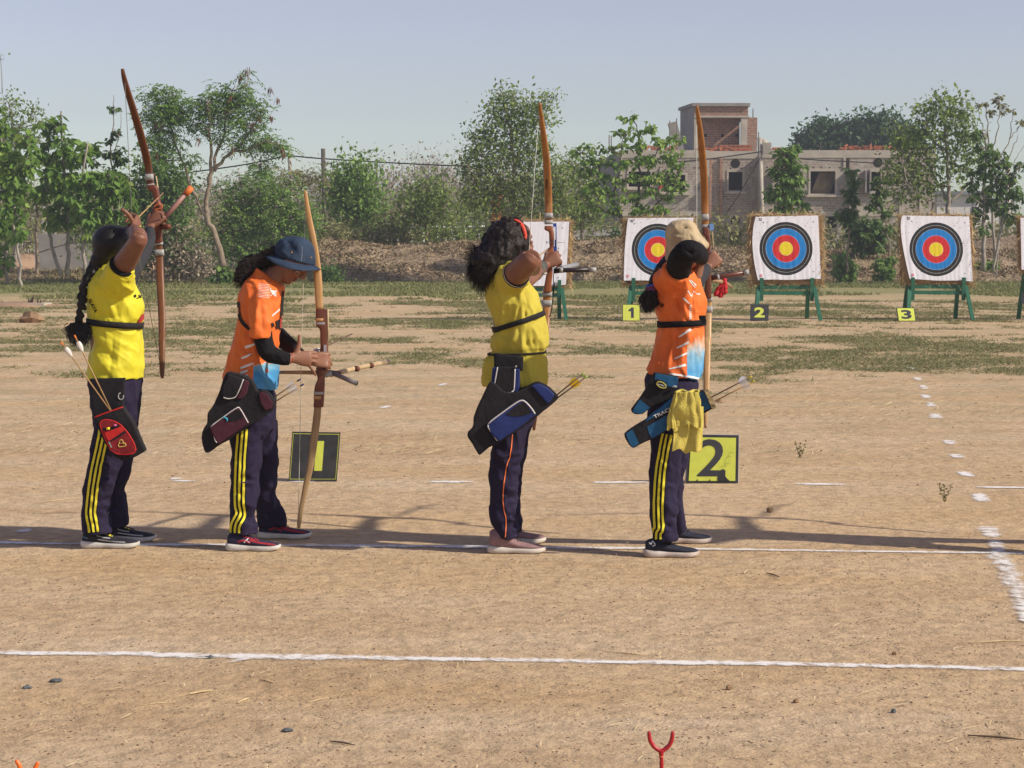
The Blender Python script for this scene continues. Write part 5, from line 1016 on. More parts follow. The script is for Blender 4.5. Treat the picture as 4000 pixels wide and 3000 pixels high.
num_board('number_board',(1142,1686),(1330,1689),(1315,1882),(1127,1882),12.40,0.04,'1',MBLK,MYEL,'large black board with yellow number 1 behind the second archer',0.01,0.60,nsx=1.45,bold=0.055,inner=MYEL,numc=(0.53,0.52))
rt,at_,plate_=num_board('number_board',(2690,1697),(2886,1700),(2883,1889),(2678,1889),12.30,0.03,'2',MYEL,MBLK2,'large yellow board with black number 2 and cracked corner behind the fourth archer',0.055,0.76,rim=MWFR,nsx=1.15,bold=0.012,numc=(0.48,0.53))
def flat_on(at,poly,o,m_,root,nm):
    g=Geo(); n=len(poly); g.add([at(s,t,o) for s,t in poly],[tuple(range(n))]); obj(nm,g,m_,root,smooth=False)
flat_on(at_,[(0.60,0.08),(0.615,0.18),(0.655,0.20),(0.67,0.29),(0.72,0.30),(0.745,0.26),(0.74,0.17),(0.79,0.10),(0.84,0.055),(0.62,0.055)],0.005,MBLK,rt,'missing_flake')
for k_,poly in enumerate([[(0.66,0.36),(0.74,0.36),(0.74,0.50),(0.665,0.52)],[(0.76,0.52),(0.80,0.56),(0.86,0.56),(0.90,0.52),(0.86,0.45),(0.79,0.45)],[(0.80,0.57),(0.85,0.66),(0.92,0.64),(0.91,0.53)],[(0.76,0.34),(0.76,0.43),(0.84,0.42),(0.87,0.36),(0.85,0.30)]]):
    g=Geo(); P_=[at_(s,t,0.0055) for s,t in poly]; tube(P_[:3],0.0005,4,g=g); obj('crack',g,MBLK,rt)
for t_ in (0.2,0.44): flat_on(at_,[(t_,0.055),(t_+0.03,0.055),(t_+0.02,0.10)],0.005,MBLK,rt,'missing_flake')
# ------------------------------------------------------------------ bow rests in the foreground
MRP=mat('red_plastic',(0.42,0.012,0.018),(0.36,0.01,0.015),0.38,30,spec=0.5); MOP=mat('orange_plastic',(0.85,0.16,0.015),(0.75,0.13,0.012),0.4,30,spec=0.5); MTW=mat('thread',(0.7,0.2,0.1))
def fork(Yf,pts_l,pts_r,stem,r0,m_,label,flat=False):
    root=empty('bow_rest',W(stem[-1][0],stem[-1][1],Yf)*np.array([1,1,0]),label,'bow rest'); g=Geo()
    L=[W(*D2(*p),Yf) for p in pts_l]; R_=[W(*D2(*p),Yf) for p in pts_r]; U=L+R_[::-1]
    tube(U,[r0*0.85]+[r0]*(len(U)-2)+[r0*0.85],14,g=g,M=40,wd=(0,1,0)); ellipsoid(U[0],(r0*0.86,)*3,g,12,8); ellipsoid(U[-1],(r0*0.86,)*3,g,12,8)
    S=[W(*D2(*p),Yf) for p in stem]; S[-1][2]=-0.01; tube(S,[r0*1.5,r0*0.95,r0*0.95,r0*0.9][:len(S)],14,g=g,M=20)
    obj('fork',remesh(g,r0*0.22,3),m_,root)
    k=S[1]; obj('collar',tube([k+(0,0,-0.0015),k+(0,0,0.0015)],r0*1.12,14),MTW,root)
    return root
fork(5.45,[(1402,1583),(1404,1598),(1412,1612),(1424,1621)],[(1453,1583),(1451,1598),(1444,1612),(1432,1621)],[(1428,1620),(1428.5,1634),(1429,1650),(1429,1715)],0.0062,MRP,'red Y-shaped bow rest stuck in the ground at the bottom edge')
fork(5.35,[(36,1645),(42,1655),(46,1680),(52,1700)],[(81,1649),(76,1660),(72,1685),(66,1700)],[(59,1700),(59,1715),(59,1722),(59,1735)],0.0065,MOP,'orange bow rest whose two prongs poke up in the bottom left corner')
# ================================================================== PEOPLE: helpers
def skin_material(name,c,c2):
    m=mat(name,c,c2,0.5,9.0,0.12,220,spec=0.35,dist=0.002); b=[n for n in m.node_tree.nodes if n.type=='BSDF_PRINCIPLED'][0]
    b.inputs['Subsurface Weight'].default_value=0.08; b.inputs['Subsurface Radius'].default_value=(0.012,0.004,0.002); return m
def wrinkle_bump(m,scale=7.0,strength=0.55,dist=0.014):
    """creased-cloth relief: warped ridged noise, as bump only"""
    nt=m.node_tree; b=[n for n in nt.nodes if n.type=='BSDF_PRINCIPLED'][0]; L=nt.links.new; g=N(nt,'ShaderNodeNewGeometry'); w=N(nt,'ShaderNodeTexNoise'); w.inputs['Scale'].default_value=5; L(g.outputs['Position'],w.inputs['Vector'])
    mx=N(nt,'ShaderNodeMix'); mx.data_type='RGBA'; mx.blend_type='LINEAR_LIGHT'; mx.inputs[0].default_value=0.10; L(g.outputs['Position'],mx.inputs[6]); L(w.outputs['Color'],mx.inputs[7]); mp=N(nt,'ShaderNodeMapping'); mp.inputs['Scale'].default_value=(1.5,1.0,0.65); L(mx.outputs[2],mp.inputs[0])
    n=N(nt,'ShaderNodeTexNoise'); n.noise_type='RIDGED_MULTIFRACTAL'; n.inputs['Scale'].default_value=scale; n.inputs['Detail'].default_value=3.5; n.inputs['Roughness'].default_value=0.6; L(mp.outputs[0],n.inputs['Vector'])
    bp=N(nt,'ShaderNodeBump'); bp.inputs['Strength'].default_value=strength; bp.inputs['Distance'].default_value=dist; L(n.outputs[0],bp.inputs['Height'])
    for l in list(nt.links):
        if l.to_node==b and l.to_socket.name=='Normal': L(l.from_socket,bp.inputs['Normal'])
    L(bp.outputs[0],b.inputs['Normal']); return m
def cloth(name,c,c2=None,rough=0.85,bump=0.35,bscale=26,**k):
    m=mat(name,c,c2 or tuple(x*0.86 for x in c),rough,5.0,bump,bscale,spec=0.15,dist=0.012,**k); return wrinkle_bump(m) if bump else m
MSK=skin_material('skin',(0.215,0.095,0.055),(0.155,0.063,0.036)); MSK2=skin_material('skin_warm',(0.27,0.130,0.076),(0.20,0.088,0.050))
MLIP=mat('lips',(0.17,0.055,0.045),rough=0.45); MBROW=mat('brow',(0.012,0.009,0.008),rough=0.8)
MHAIR=mat('black_hair',(0.012,0.010,0.010),(0.005,0.004,0.004),0.5,60,0.4,240,spec=0.3,dist=0.004); MHAIRB=mat('brown_black_hair',(0.020,0.013,0.011),(0.006,0.005,0.004),0.55,30,0.5,200,spec=0.25,dist=0.005)
MNAVY=cloth('navy_trousers',(0.024,0.019,0.044),(0.017,0.013,0.032),0.9,0.4,18)
MSTRY=cloth('yellow_stripe',(0.80,0.70,0.05),bump=0); MSTRB=cloth('black_stripe',(0.010,0.010,0.012),bump=0)
MBLKC=cloth('black_cloth',(0.012,0.011,0.013),(0.008,0.008,0.009),0.9,0.3,40); MDGREY=cloth('dark_grey_sleeve',(0.040,0.040,0.044),(0.030,0.030,0.034),0.85,0.2,60)
MWHITE=mat('white_print',(0.78,0.77,0.74),rough=0.8); MSTRAP=cloth('strap',(0.022,0.020,0.020),rough=0.8)
def hand(g,wrist,f,n,s,k=0.95,curls=((60,70,45),)*4,thumb=((0.5,0.5,0.7),(0.8,0.4,0.4),(0.9,0.3,0.2)),splay=(0.10,0.03,-0.04,-0.12)):
    """palm + four jointed fingers + thumb; thumb directions in (f, n, s) components"""
    wrist=np.array(wrist,float); f=np.array(f,float); f /= np.linalg.norm(f); n=np.array(n,float); n -=f*(n @ f); n /= np.linalg.norm(n); s0=np.cross(f,n); s=s0 if s0 @ np.array(s,float)>0 else-s0
    tube([wrist-f*0.02*k,wrist+f*0.010*k,wrist+f*0.045*k,wrist+f*0.078*k,wrist+f*0.092*k],[(0.024*k,0.018*k),(0.026*k,0.018*k),(0.037*k,0.0165*k),(0.040*k,0.0145*k),(0.036*k,0.011*k)],14,wd=s,g=g,M=12)
    offs=(0.029,0.0098,-0.0096,-0.028); ln=((.040,.025,.020),(.044,.028,.021),(.041,.026,.020),(.032,.020,.017)); rr=(0.0088,0.0092,0.0087,0.0076)
    for i in range(4):
        p=wrist+f*(0.080-0.004*abs(i-1))*k+s*offs[i]*k; P=[p,p+f*0.006]; R=[rr[i]*1.1*k]*2; a=0.0
        for j in range(3):
            a += radians(curls[i][j]); d=f*cos(a)+n*sin(a)+s*splay[i]; d /= np.linalg.norm(d); p=P[-1]+d*ln[i][j]*k
            P += [P[-1]+d*ln[i][j]*k*0.5,p]; R += [rr[i]*(1.0-0.06*j)*k,rr[i]*(1.03-0.09*j)*k]
        P.append(P[-1]+d*0.004*k); R[-1] *= 0.92; R.append(rr[i]*0.45*k); tube(P,R,9,g=g,M=14)
    p=wrist+f*0.018*k+s*0.022*k+n*0.004*k; P=[p-s*0.012*k,p]; R=[0.013*k,0.0145*k]
    for j,(t,L) in enumerate(zip(thumb,(0.040,0.030,0.024))):
        d=f*t[0]+n*t[1]+s*t[2]; d /= np.linalg.norm(d); P.append(P[-1]+d*L*k); R.append((0.0118,0.0100,0.0078)[j]*k)
    P.append(P[-1]+d*0.005*k); R.append(0.0040*k); tube(P,R,10,g=g,M=14); return g
HEADR=[(-.112,.060,.034,.014),(-.106,.076,.020,.028),(-.092,.088,-.002,.040),(-.076,.087,-.016,.049),(-.062,.082,-.030,.055),(-.048,.087,-.044,.059),(-.030,.086,-.062,.063),(-.010,.086,-.078,.067),(.010,.083,-.090,.070),(.030,.092,-.096,.072),(.055,.091,-.097,.073),(.080,.076,-.088,.066),(.097,.052,-.068,.050),(.107,.022,-.036,.026)]
def head(g,c,fwd,up,k=1.0):
    c=np.array(c,float); fw=np.array(fwd,float); fw /= np.linalg.norm(fw); u=np.array(up,float); u -=fw*(u @ fw); u /= np.linalg.norm(u); rt=np.cross(fw,u)
    def L(x,y,z): return c+rt*x*k+fw*y*k+u*z*k
    Q=catmull([[z,a,b,w] for z,a,b,w in HEADR],26); rings=[]
    for z,fr,bk,w in Q:
        r=[]
        for t in np.linspace(0,2*pi,30,endpoint=False):
            y=(fr+bk)/2+(fr-bk)/2*cos(t); x=w*sin(t)
            if cos(t)>0.3: x *= 1-0.10*(cos(t)-0.3)/0.7
            r.append(L(x,y,z))
        rings.append(r)
    V,Fc=ringgrid(rings); g.add(V,Fc)
    tube([L(0,.078,.022),L(0,.092,.004),L(0,.104,-.016),L(0,.108,-.024)],[(.008,.008),(.010,.012),(.014,.013),(.012,.009)],10,wd=rt,g=g,M=9)
    for s in (-1,1):
        ellipsoid(L(s*.0135,.096,-.026),(.008,.009,.007),g,8,6); ellipsoid(L(s*.031,.078,.006),(.013,.010,.011),g,10,8)
        ellipsoid(L(s*.038,.066,-.028),(.020,.020,.018),g,10,8); tube([L(s*.016,.086,.030),L(s*.034,.080,.033),L(s*.050,.062,.028)],.0075,7,g=g,M=6)
        E=[L(s*.070,-.004,.020),L(s*.079,-.016,.026),L(s*.082,-.026,.014),L(s*.078,-.022,-.006),L(s*.071,-.008,-.026),L(s*.070,-.002,-.008)]
        tube(E,[(.006,.006),(.006,.008),(.006,.008),(.006,.008),(.007,.006),(.005,.005)],8,g=g,M=14); ellipsoid(L(s*.072,-.010,.002),(.005,.012,.022),g,8,6,ax=np.array([rt,fw,u]))
    tube([L(-.022,.078,-.049),L(-.010,.0875,-.0465),L(0,.0905,-.048),L(.010,.0875,-.0465),L(.022,.078,-.049)],[.003,.0055,.005,.0055,.003],8,g=g,M=14)
    tube([L(-.019,.077,-.056),L(0,.0885,-.060),L(.019,.077,-.056)],[.003,.0072,.003],8,g=g,M=12)
    return L
def paint_faces(me,L,mats_idx,k=1.0):
    """lips, brows and closed lashes as material slots on the one body mesh"""
    co=get_co(me); P={}
    lip=[L(x,y,z) for x,y,z in ((-.018,.080,-.050),(-.009,.088,-.047),(0,.091,-.050),(.009,.088,-.047),(.018,.080,-.050),(0,.089,-.060),(-.010,.085,-.059),(.010,.085,-.059))]
    brow=[L(s*x,y,z) for s in (-1,1) for x,y,z in ((.014,.090,.034),(.022,.089,.037),(.031,.086,.038),(.040,.080,.036),(.048,.072,.032))]
    lash=[L(s*x,y,z) for s in (-1,1) for x,y,z in ((.020,.087,.000),(.026,.089,-.002),(.032,.088,-.002),(.038,.084,-.001),(.043,.079,.001))]
    for q in me.polygons:
        c=np.array(q.center)
        for pts,rad,mi in ((lip,.0075,1),(brow,.0052,2),(lash,.0034,2)):
            if min(np.linalg.norm(c-p) for p in (pts[0],pts[-1]))<0.08*k and min(np.linalg.norm(c-p) for p in pts)<rad*k: q.material_index=mi
def strands(n,rootfn,seg=6,w=0.0022,r=None,name='strands'):
    """hair locks as thin ribbons; rootfn(r) -> list of seg+1 points"""
    V=[]; Q=[]
    for i in range(n):
        P=np.array(rootfn(r)); m=len(P); T=np.gradient(P,axis=0); sd=np.cross(T,np.array([0.2,-1,0.1])+r.randn(3)*0.4); sd /= np.linalg.norm(sd,axis=1)[:,None]+1e-9; b=len(V)
        for j in range(m):
            ww=w*(1-0.75*j/(m-1)); V.append(P[j]-sd[j]*ww); V.append(P[j]+sd[j]*ww)
        for j in range(m-1): Q.append((b+2*j,b+2*j+1,b+2*j+3,b+2*j+2))
    return mesh_np(name,V,Q)
def join_mesh(a,b,name):
    """two meshes -> one (polygons kept)"""
    g=Geo()
    for me in (a,b): g.add(get_co(me),[tuple(p.vertices) for p in me.polygons])
    bpy.data.meshes.remove(a); bpy.data.meshes.remove(b); return to_mesh(name,g)
def legrows(rows,d0,d1):
    n=len(rows); return [(r[0],r[1],r[2],r[3],d0+(d1-d0)*i/(n-1),r[4]) for i,r in enumerate(rows)]
def folds_px(c,lst,Y0):
    return [(PW(c,a,b,Y0+d),PW(c,e,f,Y0+d),w*1.25,am*2.0) for a,b,e,f,d,w,am in lst]
def core(g,c,rows,Y0,r,i0=0,ext=None):
    P=[]
    for q in rows[i0:]:
        cc=q[6] if len(q)>6 else c
        P.append((PW(cc,q[0],q[1],Y0+q[4])+PW(cc,q[2],q[3],Y0+q[4]))/2)
    if ext is not None: P.append(P[-1]+np.array([-0.01,0,-ext]))
    n=len(P); tube(P,np.interp(np.linspace(0,1,n),np.linspace(0,1,len(r)),r),10,g=g,M=n*3)
def rand_folds(c,n,x0,x1,y0,y1,dY,Y0,ang,spread,L,w,amp,seed):
    r=random.Random(seed); out=[]
    for _ in range(n):
        x=r.uniform(x0,x1); y=r.uniform(y0,y1); a=radians(ang+r.gauss(0,spread)); l=L*r.uniform(0.5,1.3)
        for k in range(2):
            o=(w*815*CR[c][2]*1.7)*k; A=PW(c,x-o*sin(a),y+o*cos(a),Y0+dY); B=PW(c,x+l*cos(a)-o*sin(a),y+l*sin(a)+o*cos(a)*0.8,Y0+dY); out.append((A,B,w*r.uniform(.7,1.2),amp*r.uniform(0.8,1.7)*(1 if k else-1)))
    return out
def curly(g,r,lumps,n,w,L,flow,vox=.0055,size=.013,curl=.0055,namp=.007):
    """hair mass: smooth volume + many small lumps + short curled locks flowing along the surface"""
    bm_=remesh(g,.007,1); co=get_co(bm_); no=get_no(bm_); bpy.data.meshes.remove(bm_)
    for _ in range(lumps):
        i=r.randint(len(co)); ellipsoid(co[i]-no[i]*.006,(size+.008*r.rand(),size,size*1.5+.010*r.rand()),g,8,6)
    me1=remesh(g,vox,1); displace(me1,(),namp,38)
    def rf(r):
        i=r.randint(len(co)); o=co[i]; n_=no[i]; ph=r.rand()*6; l=L*(.6+.8*r.rand()); out=n_*(.004+.012*r.rand()); fl=np.array(flow(o)); return [o-n_*.004+out*t+fl*l*t+np.array([sin(t*11+ph),cos(t*9+ph),sin(t*7+ph)])*curl*(0.4+t) for t in np.linspace(0,1,7)]
    return join_mesh(me1,strands(n,rf,w=w,r=r),'hair')
def shoe(root,u_heel,u_toe,v_bot,m_up,m_sole,m_lace=None,accents=(),tag=None,high=0.0,yaw=0.0):
    g0=Gd(u_heel,v_bot); yc=g0[1]+0.045; L0=(u_toe-u_heel)*g0[1]/F*1.0; o=np.array([g0[0],yc,0.0]); ca,sa=cos(yaw),sin(yaw)
    def P(x,y,z): return o+np.array([(x*ca-y*sa)*1.0,x*sa+y*ca,z])
    Sx=L0; up=[(0.015,.024,.026,.070+high),(.06,.032,.024,.082+high),(.16,.036,.024,.088+high),(.28,.037,.024,.086+high),(.38,.038,.022,.074+high*.6),(.50,.040,.021,.062),(.62,.044,.020,.053),(.74,.046,.020,.047),(.86,.042,.022,.042),(.94,.032,.024,.037),(.985,.018,.026,.032)]
    rings=[]
    for x,hw,z0,z1 in catmull(up,26):
        r=[]
        for t in np.linspace(0,2*pi,20,endpoint=False):
            ct,st=cos(t),sin(t); e=0.85 if st>0 else 0.6; y=hw*np.sign(ct)*abs(ct) ** e; y *= (1-0.38*max(0,st)); r.append(P(x*Sx,y,(z0+z1)/2+(z1-z0)/2*st))
        rings.append(r)
    V,Fc=ringgrid(rings); g=Geo(); g.add(V,Fc); sh=obj('shoe',g,m_up,root)
    so=[(-.02,.022,.010,.034),(.02,.034,.003,.038),(.12,.040,.000,.036),(.30,.040,.001,.031),(.45,.038,.003,.029),(.62,.047,.000,.028),(.76,.050,.000,.027),(.88,.044,.003,.028),(.96,.032,.008,.030),(1.01,.014,.015,.030)]
    rings=[]
    for x,hw,z0,z1 in catmull(so,24):
        rings.append([P(x*Sx,hw*np.sign(cos(t))*abs(cos(t)) ** 0.4,(z0+z1)/2+(z1-z0)/2*np.sign(sin(t))*abs(sin(t)) ** 0.4) for t in np.linspace(0,2*pi,16,endpoint=False)])
    V,Fc=ringgrid(rings); g=Geo(); g.add(V,Fc); obj('sole',g,m_sole,sh)
    if m_lace:
        g=Geo()
        for x in (.36,.42,.48,.54):
            zt=np.interp(x,[u[0] for u in up],[u[3] for u in up])+0.002; tube([P(x*Sx-.006,-.022,zt-.006),P(x*Sx,0,zt+.003),P((x+.03)*Sx,.022,zt-.006)],.0022,5,g=g,M=6)
        tube([P(.34*Sx,-.01,.080+high*.5),P(.30*Sx,-.03,.090+high*.5),P(.36*Sx,-.035,.074)],.0018,5,g=g,M=8)
        obj('laces',g,m_lace,sh)
    bv=bvh_of(sh)
    for m_,pts,w_ in accents:
        g=Geo(); Qp=[(u_heel+x*(u_toe-u_heel),v_bot-h) for x,h in pts]; decal_strip(bv,Qp,w_,g,off=0.0012,step=3,across=3)
        if g.n and g.f: obj('accent',g,m_,sh)
    return sh
def puffy(c,poly,Yf,th,vox=0.005,sm=5,namp=0.0):
    P=[tuple(PW(c,x,y,Yf)[[0,2]]) for x,y in poly]; me=remesh(prism(P,Yf,th),vox,sm)
    if namp: displace(me,(),namp,14)
    return me
def smooth_poly(poly,n=60):
    P=np.array(poly+[poly[0],poly[1],poly[2]],float); Q=catmull(P,int(n*(len(P)-1)/len(poly))); k=int(n*(len(P)-1)/len(poly)); a=int(1.0/(len(P)-1)*k); b=int((len(poly)+1.0)/(len(P)-1)*k); return [tuple(q) for q in Q[a:b]]
def decal_text(bvh,s,c,x,y,ang,size,m,root,bold=0.0,sx=1.0,name='lettering',off=0.0045):
    V,Fc=text_geo(s,1.0,bold,sx); u0,v0=px(c,x,y); a=radians(ang); H=[]; ok=[]
    for p in V:
        u=u0+size*(p[0]*cos(a)+p[2]*sin(a)); v=v0+size*(p[0]*sin(a)-p[2]*cos(a)); h=hit(bvh,u,v,off); ok.append(h is not None); H.append(h if h is not None else np.zeros(3))
    g=Geo(); g.add(H,[f for f in Fc if all(ok[i] for i in f)])
    if g.f: obj(name,g,m,root,smooth=False)
def arrow(c,A,B,YA,YB_,ms,mf,mn,label,group,r=0.0032,fl=(0.035,0.055),fw=0.012,name='arrow'):
    """A: end in the pouch, B: nock end (crop px)"""
    a=PW(c,A[0],A[1],YA); b=PW(c,B[0],B[1],YB_); d=(b-a)/np.linalg.norm(b-a); root=empty(name,a,label,'arrow',group)
    obj('shaft',tube([a,b-d*0.008],r,8),ms,root); obj('nock',tube([b-d*0.018,b-d*0.004,b],[r*1.25,r*1.2,r*0.7],8),mn,root)
    side=np.cross(d,[0,1,0]); side /= np.linalg.norm(side); up=np.cross(side,d)
    for k in range(3):
        t=2*pi*k/3+0.5; w=side*cos(t)+up*sin(t); e=b-d*fl[0]; L=fl[1]; g=Geo(); q=np.cross(w,d)*0.0004
        g.add([e-d*L+w*r,e-d*L*0.75+w*(r+fw*0.6),e-d*L*0.35+w*(r+fw),e-d*L*0.05+w*(r+fw*0.7),e+w*r,*[x+q for x in (e-d*L+w*r,e-d*L*0.75+w*(r+fw*0.6),e-d*L*0.35+w*(r+fw),e-d*L*0.05+w*(r+fw*0.7),e+w*r)]],[(0,1,2,3,4),(9,8,7,6,5),(0,5,6,1),(1,6,7,2),(2,7,8,3),(3,8,9,4)])
        obj('fletching',g,mf,root,smooth=False)
    return root
def tripes(root,bv,c,pts,wy=8.5,gap=8.0,tot=50):
    P=np.array([px(c,x,y) for x,y in pts]); Q=catmull(P,40); T=np.gradient(Q,axis=0); T /= np.linalg.norm(T,axis=1)[:,None]; Nn=np.stack([-T[:,1],T[:,0]],1)
    g=Geo(); decal_strip(bv,[tuple(q) for q in Q[::3]]+[tuple(Q[-1])],tot,g,off=0.0015,step=6,across=9); obj('stripe_backing',g,MSTRB,root)
    for k in (-1,0,1):
        g=Geo(); S=Q+Nn*k*(wy+gap); decal_strip(bv,[tuple(q) for q in S[::2]]+[tuple(S[-1])],wy,g,off=0.003,step=6,across=3); obj('stripe',g,MSTRY,root)
MTAPE=mat('grey_tape',(0.36,0.36,0.34),(0.27,0.27,0.26),0.45,30); MSTRG=mat('bow_string',(0.16,0.15,0.13),rough=0.7); MSTRW=mat('pale_string',(0.55,0.55,0.45),rough=0.7)
def bowlimb(root,nm,c,rows,m,thick=0.012,M=30):
    """rows: (x, y, width_px_photo, Y)"""
    P=[PW(r[4] if len(r)>4 else c,r[0],r[1],r[3]) for r in rows]; R=[(r[2]*0.5*r[3]/F,thick*(0.55+0.45*min(1,r[2]/26.0))) for r in rows]; g=tube(P,R,14,wd=(1,0,0),M=M,p=3.0); return obj(nm,g,m,root)
def wood(name,c1,c2): return mat(name,c1,c2,0.42,7.0,0.10,60,spec=0.4,stretch=(6,6,1.0),dist=0.002)
# ================================================================== ARCHER 1 (yellow shirt, braid)
Y1=9.74
MYS=cloth('yellow_jersey',(0.62,0.56,0.038),(0.55,0.495,0.03),0.55,0.30,22)
a1=empty('person',(W(400,2140,Y1)[0],Y1,0),'archer in a yellow shirt with a long black braid aiming upward, leftmost archer','person','archers on the shooting line')
tor=[(350,1236,420,1246,0,.06,'1'),(305,1268,445,1280,0,.12,'1'),(266,1310,462,1310,0,.16,'1'),(240,1350,475,1350,0,.172,'1'),(222,1400,498,1400,0,.175,'1'),(217,1460,534,1460,0,.17,'1'),(217,1520,550,1512,0,.162,'1'),(223,1575,542,1570,0,.152,'1'),(232,1622,524,1618,0,.148,'1'),
       (262,80,582,75,0,.145,'2'),(275,130,586,130,0,.148,'2'),(259,200,592,200,0,.152,'2'),(244,300,598,300,0,.162,'2'),(235,384,596,373,0,.168,'2')]
g=rows_loft('1',tor,Y1,40,60)
P=lambda c,x,y,d: PW(c,x,y,Y1+d)
tube([P('1',380,1410,-.06),P('1',392,1345,-.16),P('1',402,1300,-.21),P('1',414,1268,-.24)],[.085,.080,.068,.060],18,g=g,M=14)
me=remesh(g,0.0058,4)
F_=folds_px('1',[(330,1300,350,1420,-.17,.010,.006),(352,1300,385,1410,-.17,.009,-.006),(375,1350,420,1430,-.17,.010,.006),(300,1340,330,1420,-.17,.010,-.005),(430,1370,500,1420,-.15,.012,.005),(420,1400,500,1480,-.15,.014,-.005),(410,1430,470,1560,-.15,.012,.005),(240,1380,360,1400,-.17,.010,.004),(230,1560,420,1570,-.15,.012,-.005),(270,1430,380,1500,-.17,.014,-.004),(380,1430,395,1600,-.16,.008,-.003),(440,1600,520,1500,-.14,.014,.004)],Y1)
F_ += folds_px('2',[(280,80,340,160,-.15,.012,.005),(280,150,400,240,-.15,.014,-.005),(400,80,380,380,-.16,.008,-.004),(450,80,430,300,-.15,.012,.004),(560,90,480,330,-.14,.014,.005),(300,240,420,360,-.15,.016,.004),(520,120,560,300,-.12,.014,-.005),(260,320,360,350,-.15,.014,-.004)],Y1)
F_ += rand_folds('1',30,240,520,1300,1600,-.2,Y1,75,18,80,.008,.004,3)
displace(me,F_,0.0025,14,ridge=(.0030,11,(1.3,.8,.6),.55)); sh1=obj('shirt',me,MYS,a1); bv=bvh_of(sh1)
decal_text(bv,'ALAYA','1',247,1497,64,19,MBLKC,sh1,0.03)
g=Geo()
for q in ([(483,1440),(492,1434),(499,1442),(497,1452),(487,1454)],[(500,1456),(512,1452),(514,1458),(502,1460)],[(512,1436),(517,1436),(520,1456),(515,1456)],[(522,1438),(527,1440),(528,1458),(523,1456)]): decal_poly(bv,q,g,c='1',step=4,off=.004)
obj('emblem',g,MBLKC,sh1)
g=Geo(); tube([PW('1',414+1+42*cos(t),1270+58*sin(t)*1.0+20*cos(t),Y1-.243-0.02*sin(t)+0.05*cos(t)) for t in np.linspace(0,2*pi,3)][:1]*2,.001,3,g=g)
ax_=P('1',440,1235,-.26)-P('1',400,1300,-.21); ax_ /= np.linalg.norm(ax_); cc=P('1',415,1267,-.2405)
obj('sleeve_trim',tube([cc-ax_*.004,cc+ax_*.007],[.0605,.0595],24),MBLKC,sh1)
# chest strap
cs=P('2',420,22,0.0); obj('chest_strap',band(bv,cs,(0.085,0.0,1.0),0.030,0.002),MSTRAP,sh1)
g=Geo(); decal_poly(bv,[(533,1545),(548,1545),(546,1570),(520,1600),(508,1598),(512,1580)],g,c='1',off=0.006); obj('chest_guard_edge',g,MRP,sh1)
# body
g=Geo(); hc=P('s',438,966,.015); L1=head(g,hc,(.55,.80,.22),(-.10,-.22,.95),0.86)
tube([P('s',425,1000,-.01),P('s',415,1035,-.01),P('s',410,1075,0),P('s',420,1250,0),P('s',430,1480,0)],[.052,.05,.075,.085,.09],14,g=g,M=14)
tube([P('1',375,1350,-.12),P('1',405,1290,-.19),P('1',448,1225,-.26),P('1',490,1155,-.325),P('1',517,1110,-.365),P('1',519,1096,-.365)],[.060,.056,.052,.044,.040,.030],16,g=g,M=18)
tube([P('1',516,1112,-.365),P('1',512,1085,-.31),P('1',497,1065,-.24),P('1',488,1047,-.17)],[.041,.040,.033,.025],14,g=g,M=12)
hand(g,P('1',487,1046,-.165),(.10,.85,.42),(-.7,.2,.0),(-.2,-.2,1),0.95,((55,60,40),(70,75,45),(75,80,45),(70,80,45)),((-.1,.2,1),(-.1,.5,1),(0,.8,.8)))
tube([P('s',490,1110,.05),P('s',525,1040,.15),P('s',563,985,.3),P('s',583,935,.42),P('s',585,888,.525)],[.042,.034,.027,.024,.022],14,g=g,M=16)
hand(g,P('s',586,884,.535),(.60,.25,.72),(.15,1,-.2),(-.5,0,.8),.95,((50,75,50),(60,80,50),(70,80,50),(75,80,50)),((.7,.3,.6),(.6,.8,.3),(.4,1,0)))
tr_n=legrows([(273,600,548,600,.088),(275,700,532,700,.085),(259,800,500,800,.08),(237,930,450,930,.076),(213,1050,414,1050,.071),(203,1180,376,1180,.067),(201,1270,369,1270,.067),(200,1340,382,1340,.071),(203,1376,386,1378,.073)],-.08,-.07)
tr_f=legrows([(330,600,558,600,.085),(380,740,556,740,.082),(420,890,530,890,.078),(412,985,513,985,.072),(395,1075,474,1075,.066),(385,1150,482,1150,.066),(378,1250,497,1250,.067),(384,1336,502,1331,.07)],.09,.16)
tube([P('s',430,1470,0),P('s',425,1560,0)],.09,12,g=g); core(g,'2',tr_n,Y1,(.05,.035,.028,.026),0,.02); core(g,'2',tr_f,Y1,(.045,.027,.022,.026),0,.02)
me=remesh(g,0.0042,2); me.materials.clear(); b1=obj('body',me,[MSK,MLIP,MBROW],a1)
# hair: cap + braid
g=Geo(); ellipsoid(P('1',352,1133,-.012),(.0915,.108,.090),g,28,18); ellipsoid(P('1',322,1180,-.03),(.065,.08,.065),g); ellipsoid(P('1',410,1110,.0),(.060,.09,.066),g); ellipsoid(P('1',285,1230,-.045),(.045,.05,.04),g)
bp=catmull([(*px('1',262,1250),-.055),(*px('1',235,1300),-.065),(*px('1',203,1370),-.075),(*px('1',183,1440),-.08),(*px('1',182,1500),-.085),(*px('1',168,1560),-.085),(*px('1',160,1600),-.085)],17)
for i,(u,v,d) in enumerate(bp):
    sd=1 if i % 2 else-1; r0=.027-.0009*i; c=W(u,v,Y1+d)+np.array([sd*.010,-0.004,0]); a=sd*0.6; ax=np.array([(cos(a),0,sin(a)),(0,1,0),(-sin(a),0,cos(a))]); ellipsoid(c,(r0*0.75,r0*.8,r0*1.15),g,14,10,ax=ax)
me1=remesh(g,0.005,2); r=np.random.RandomState(3); tp=P('1',160,1600,-.085); bt_=px('2',205,0)
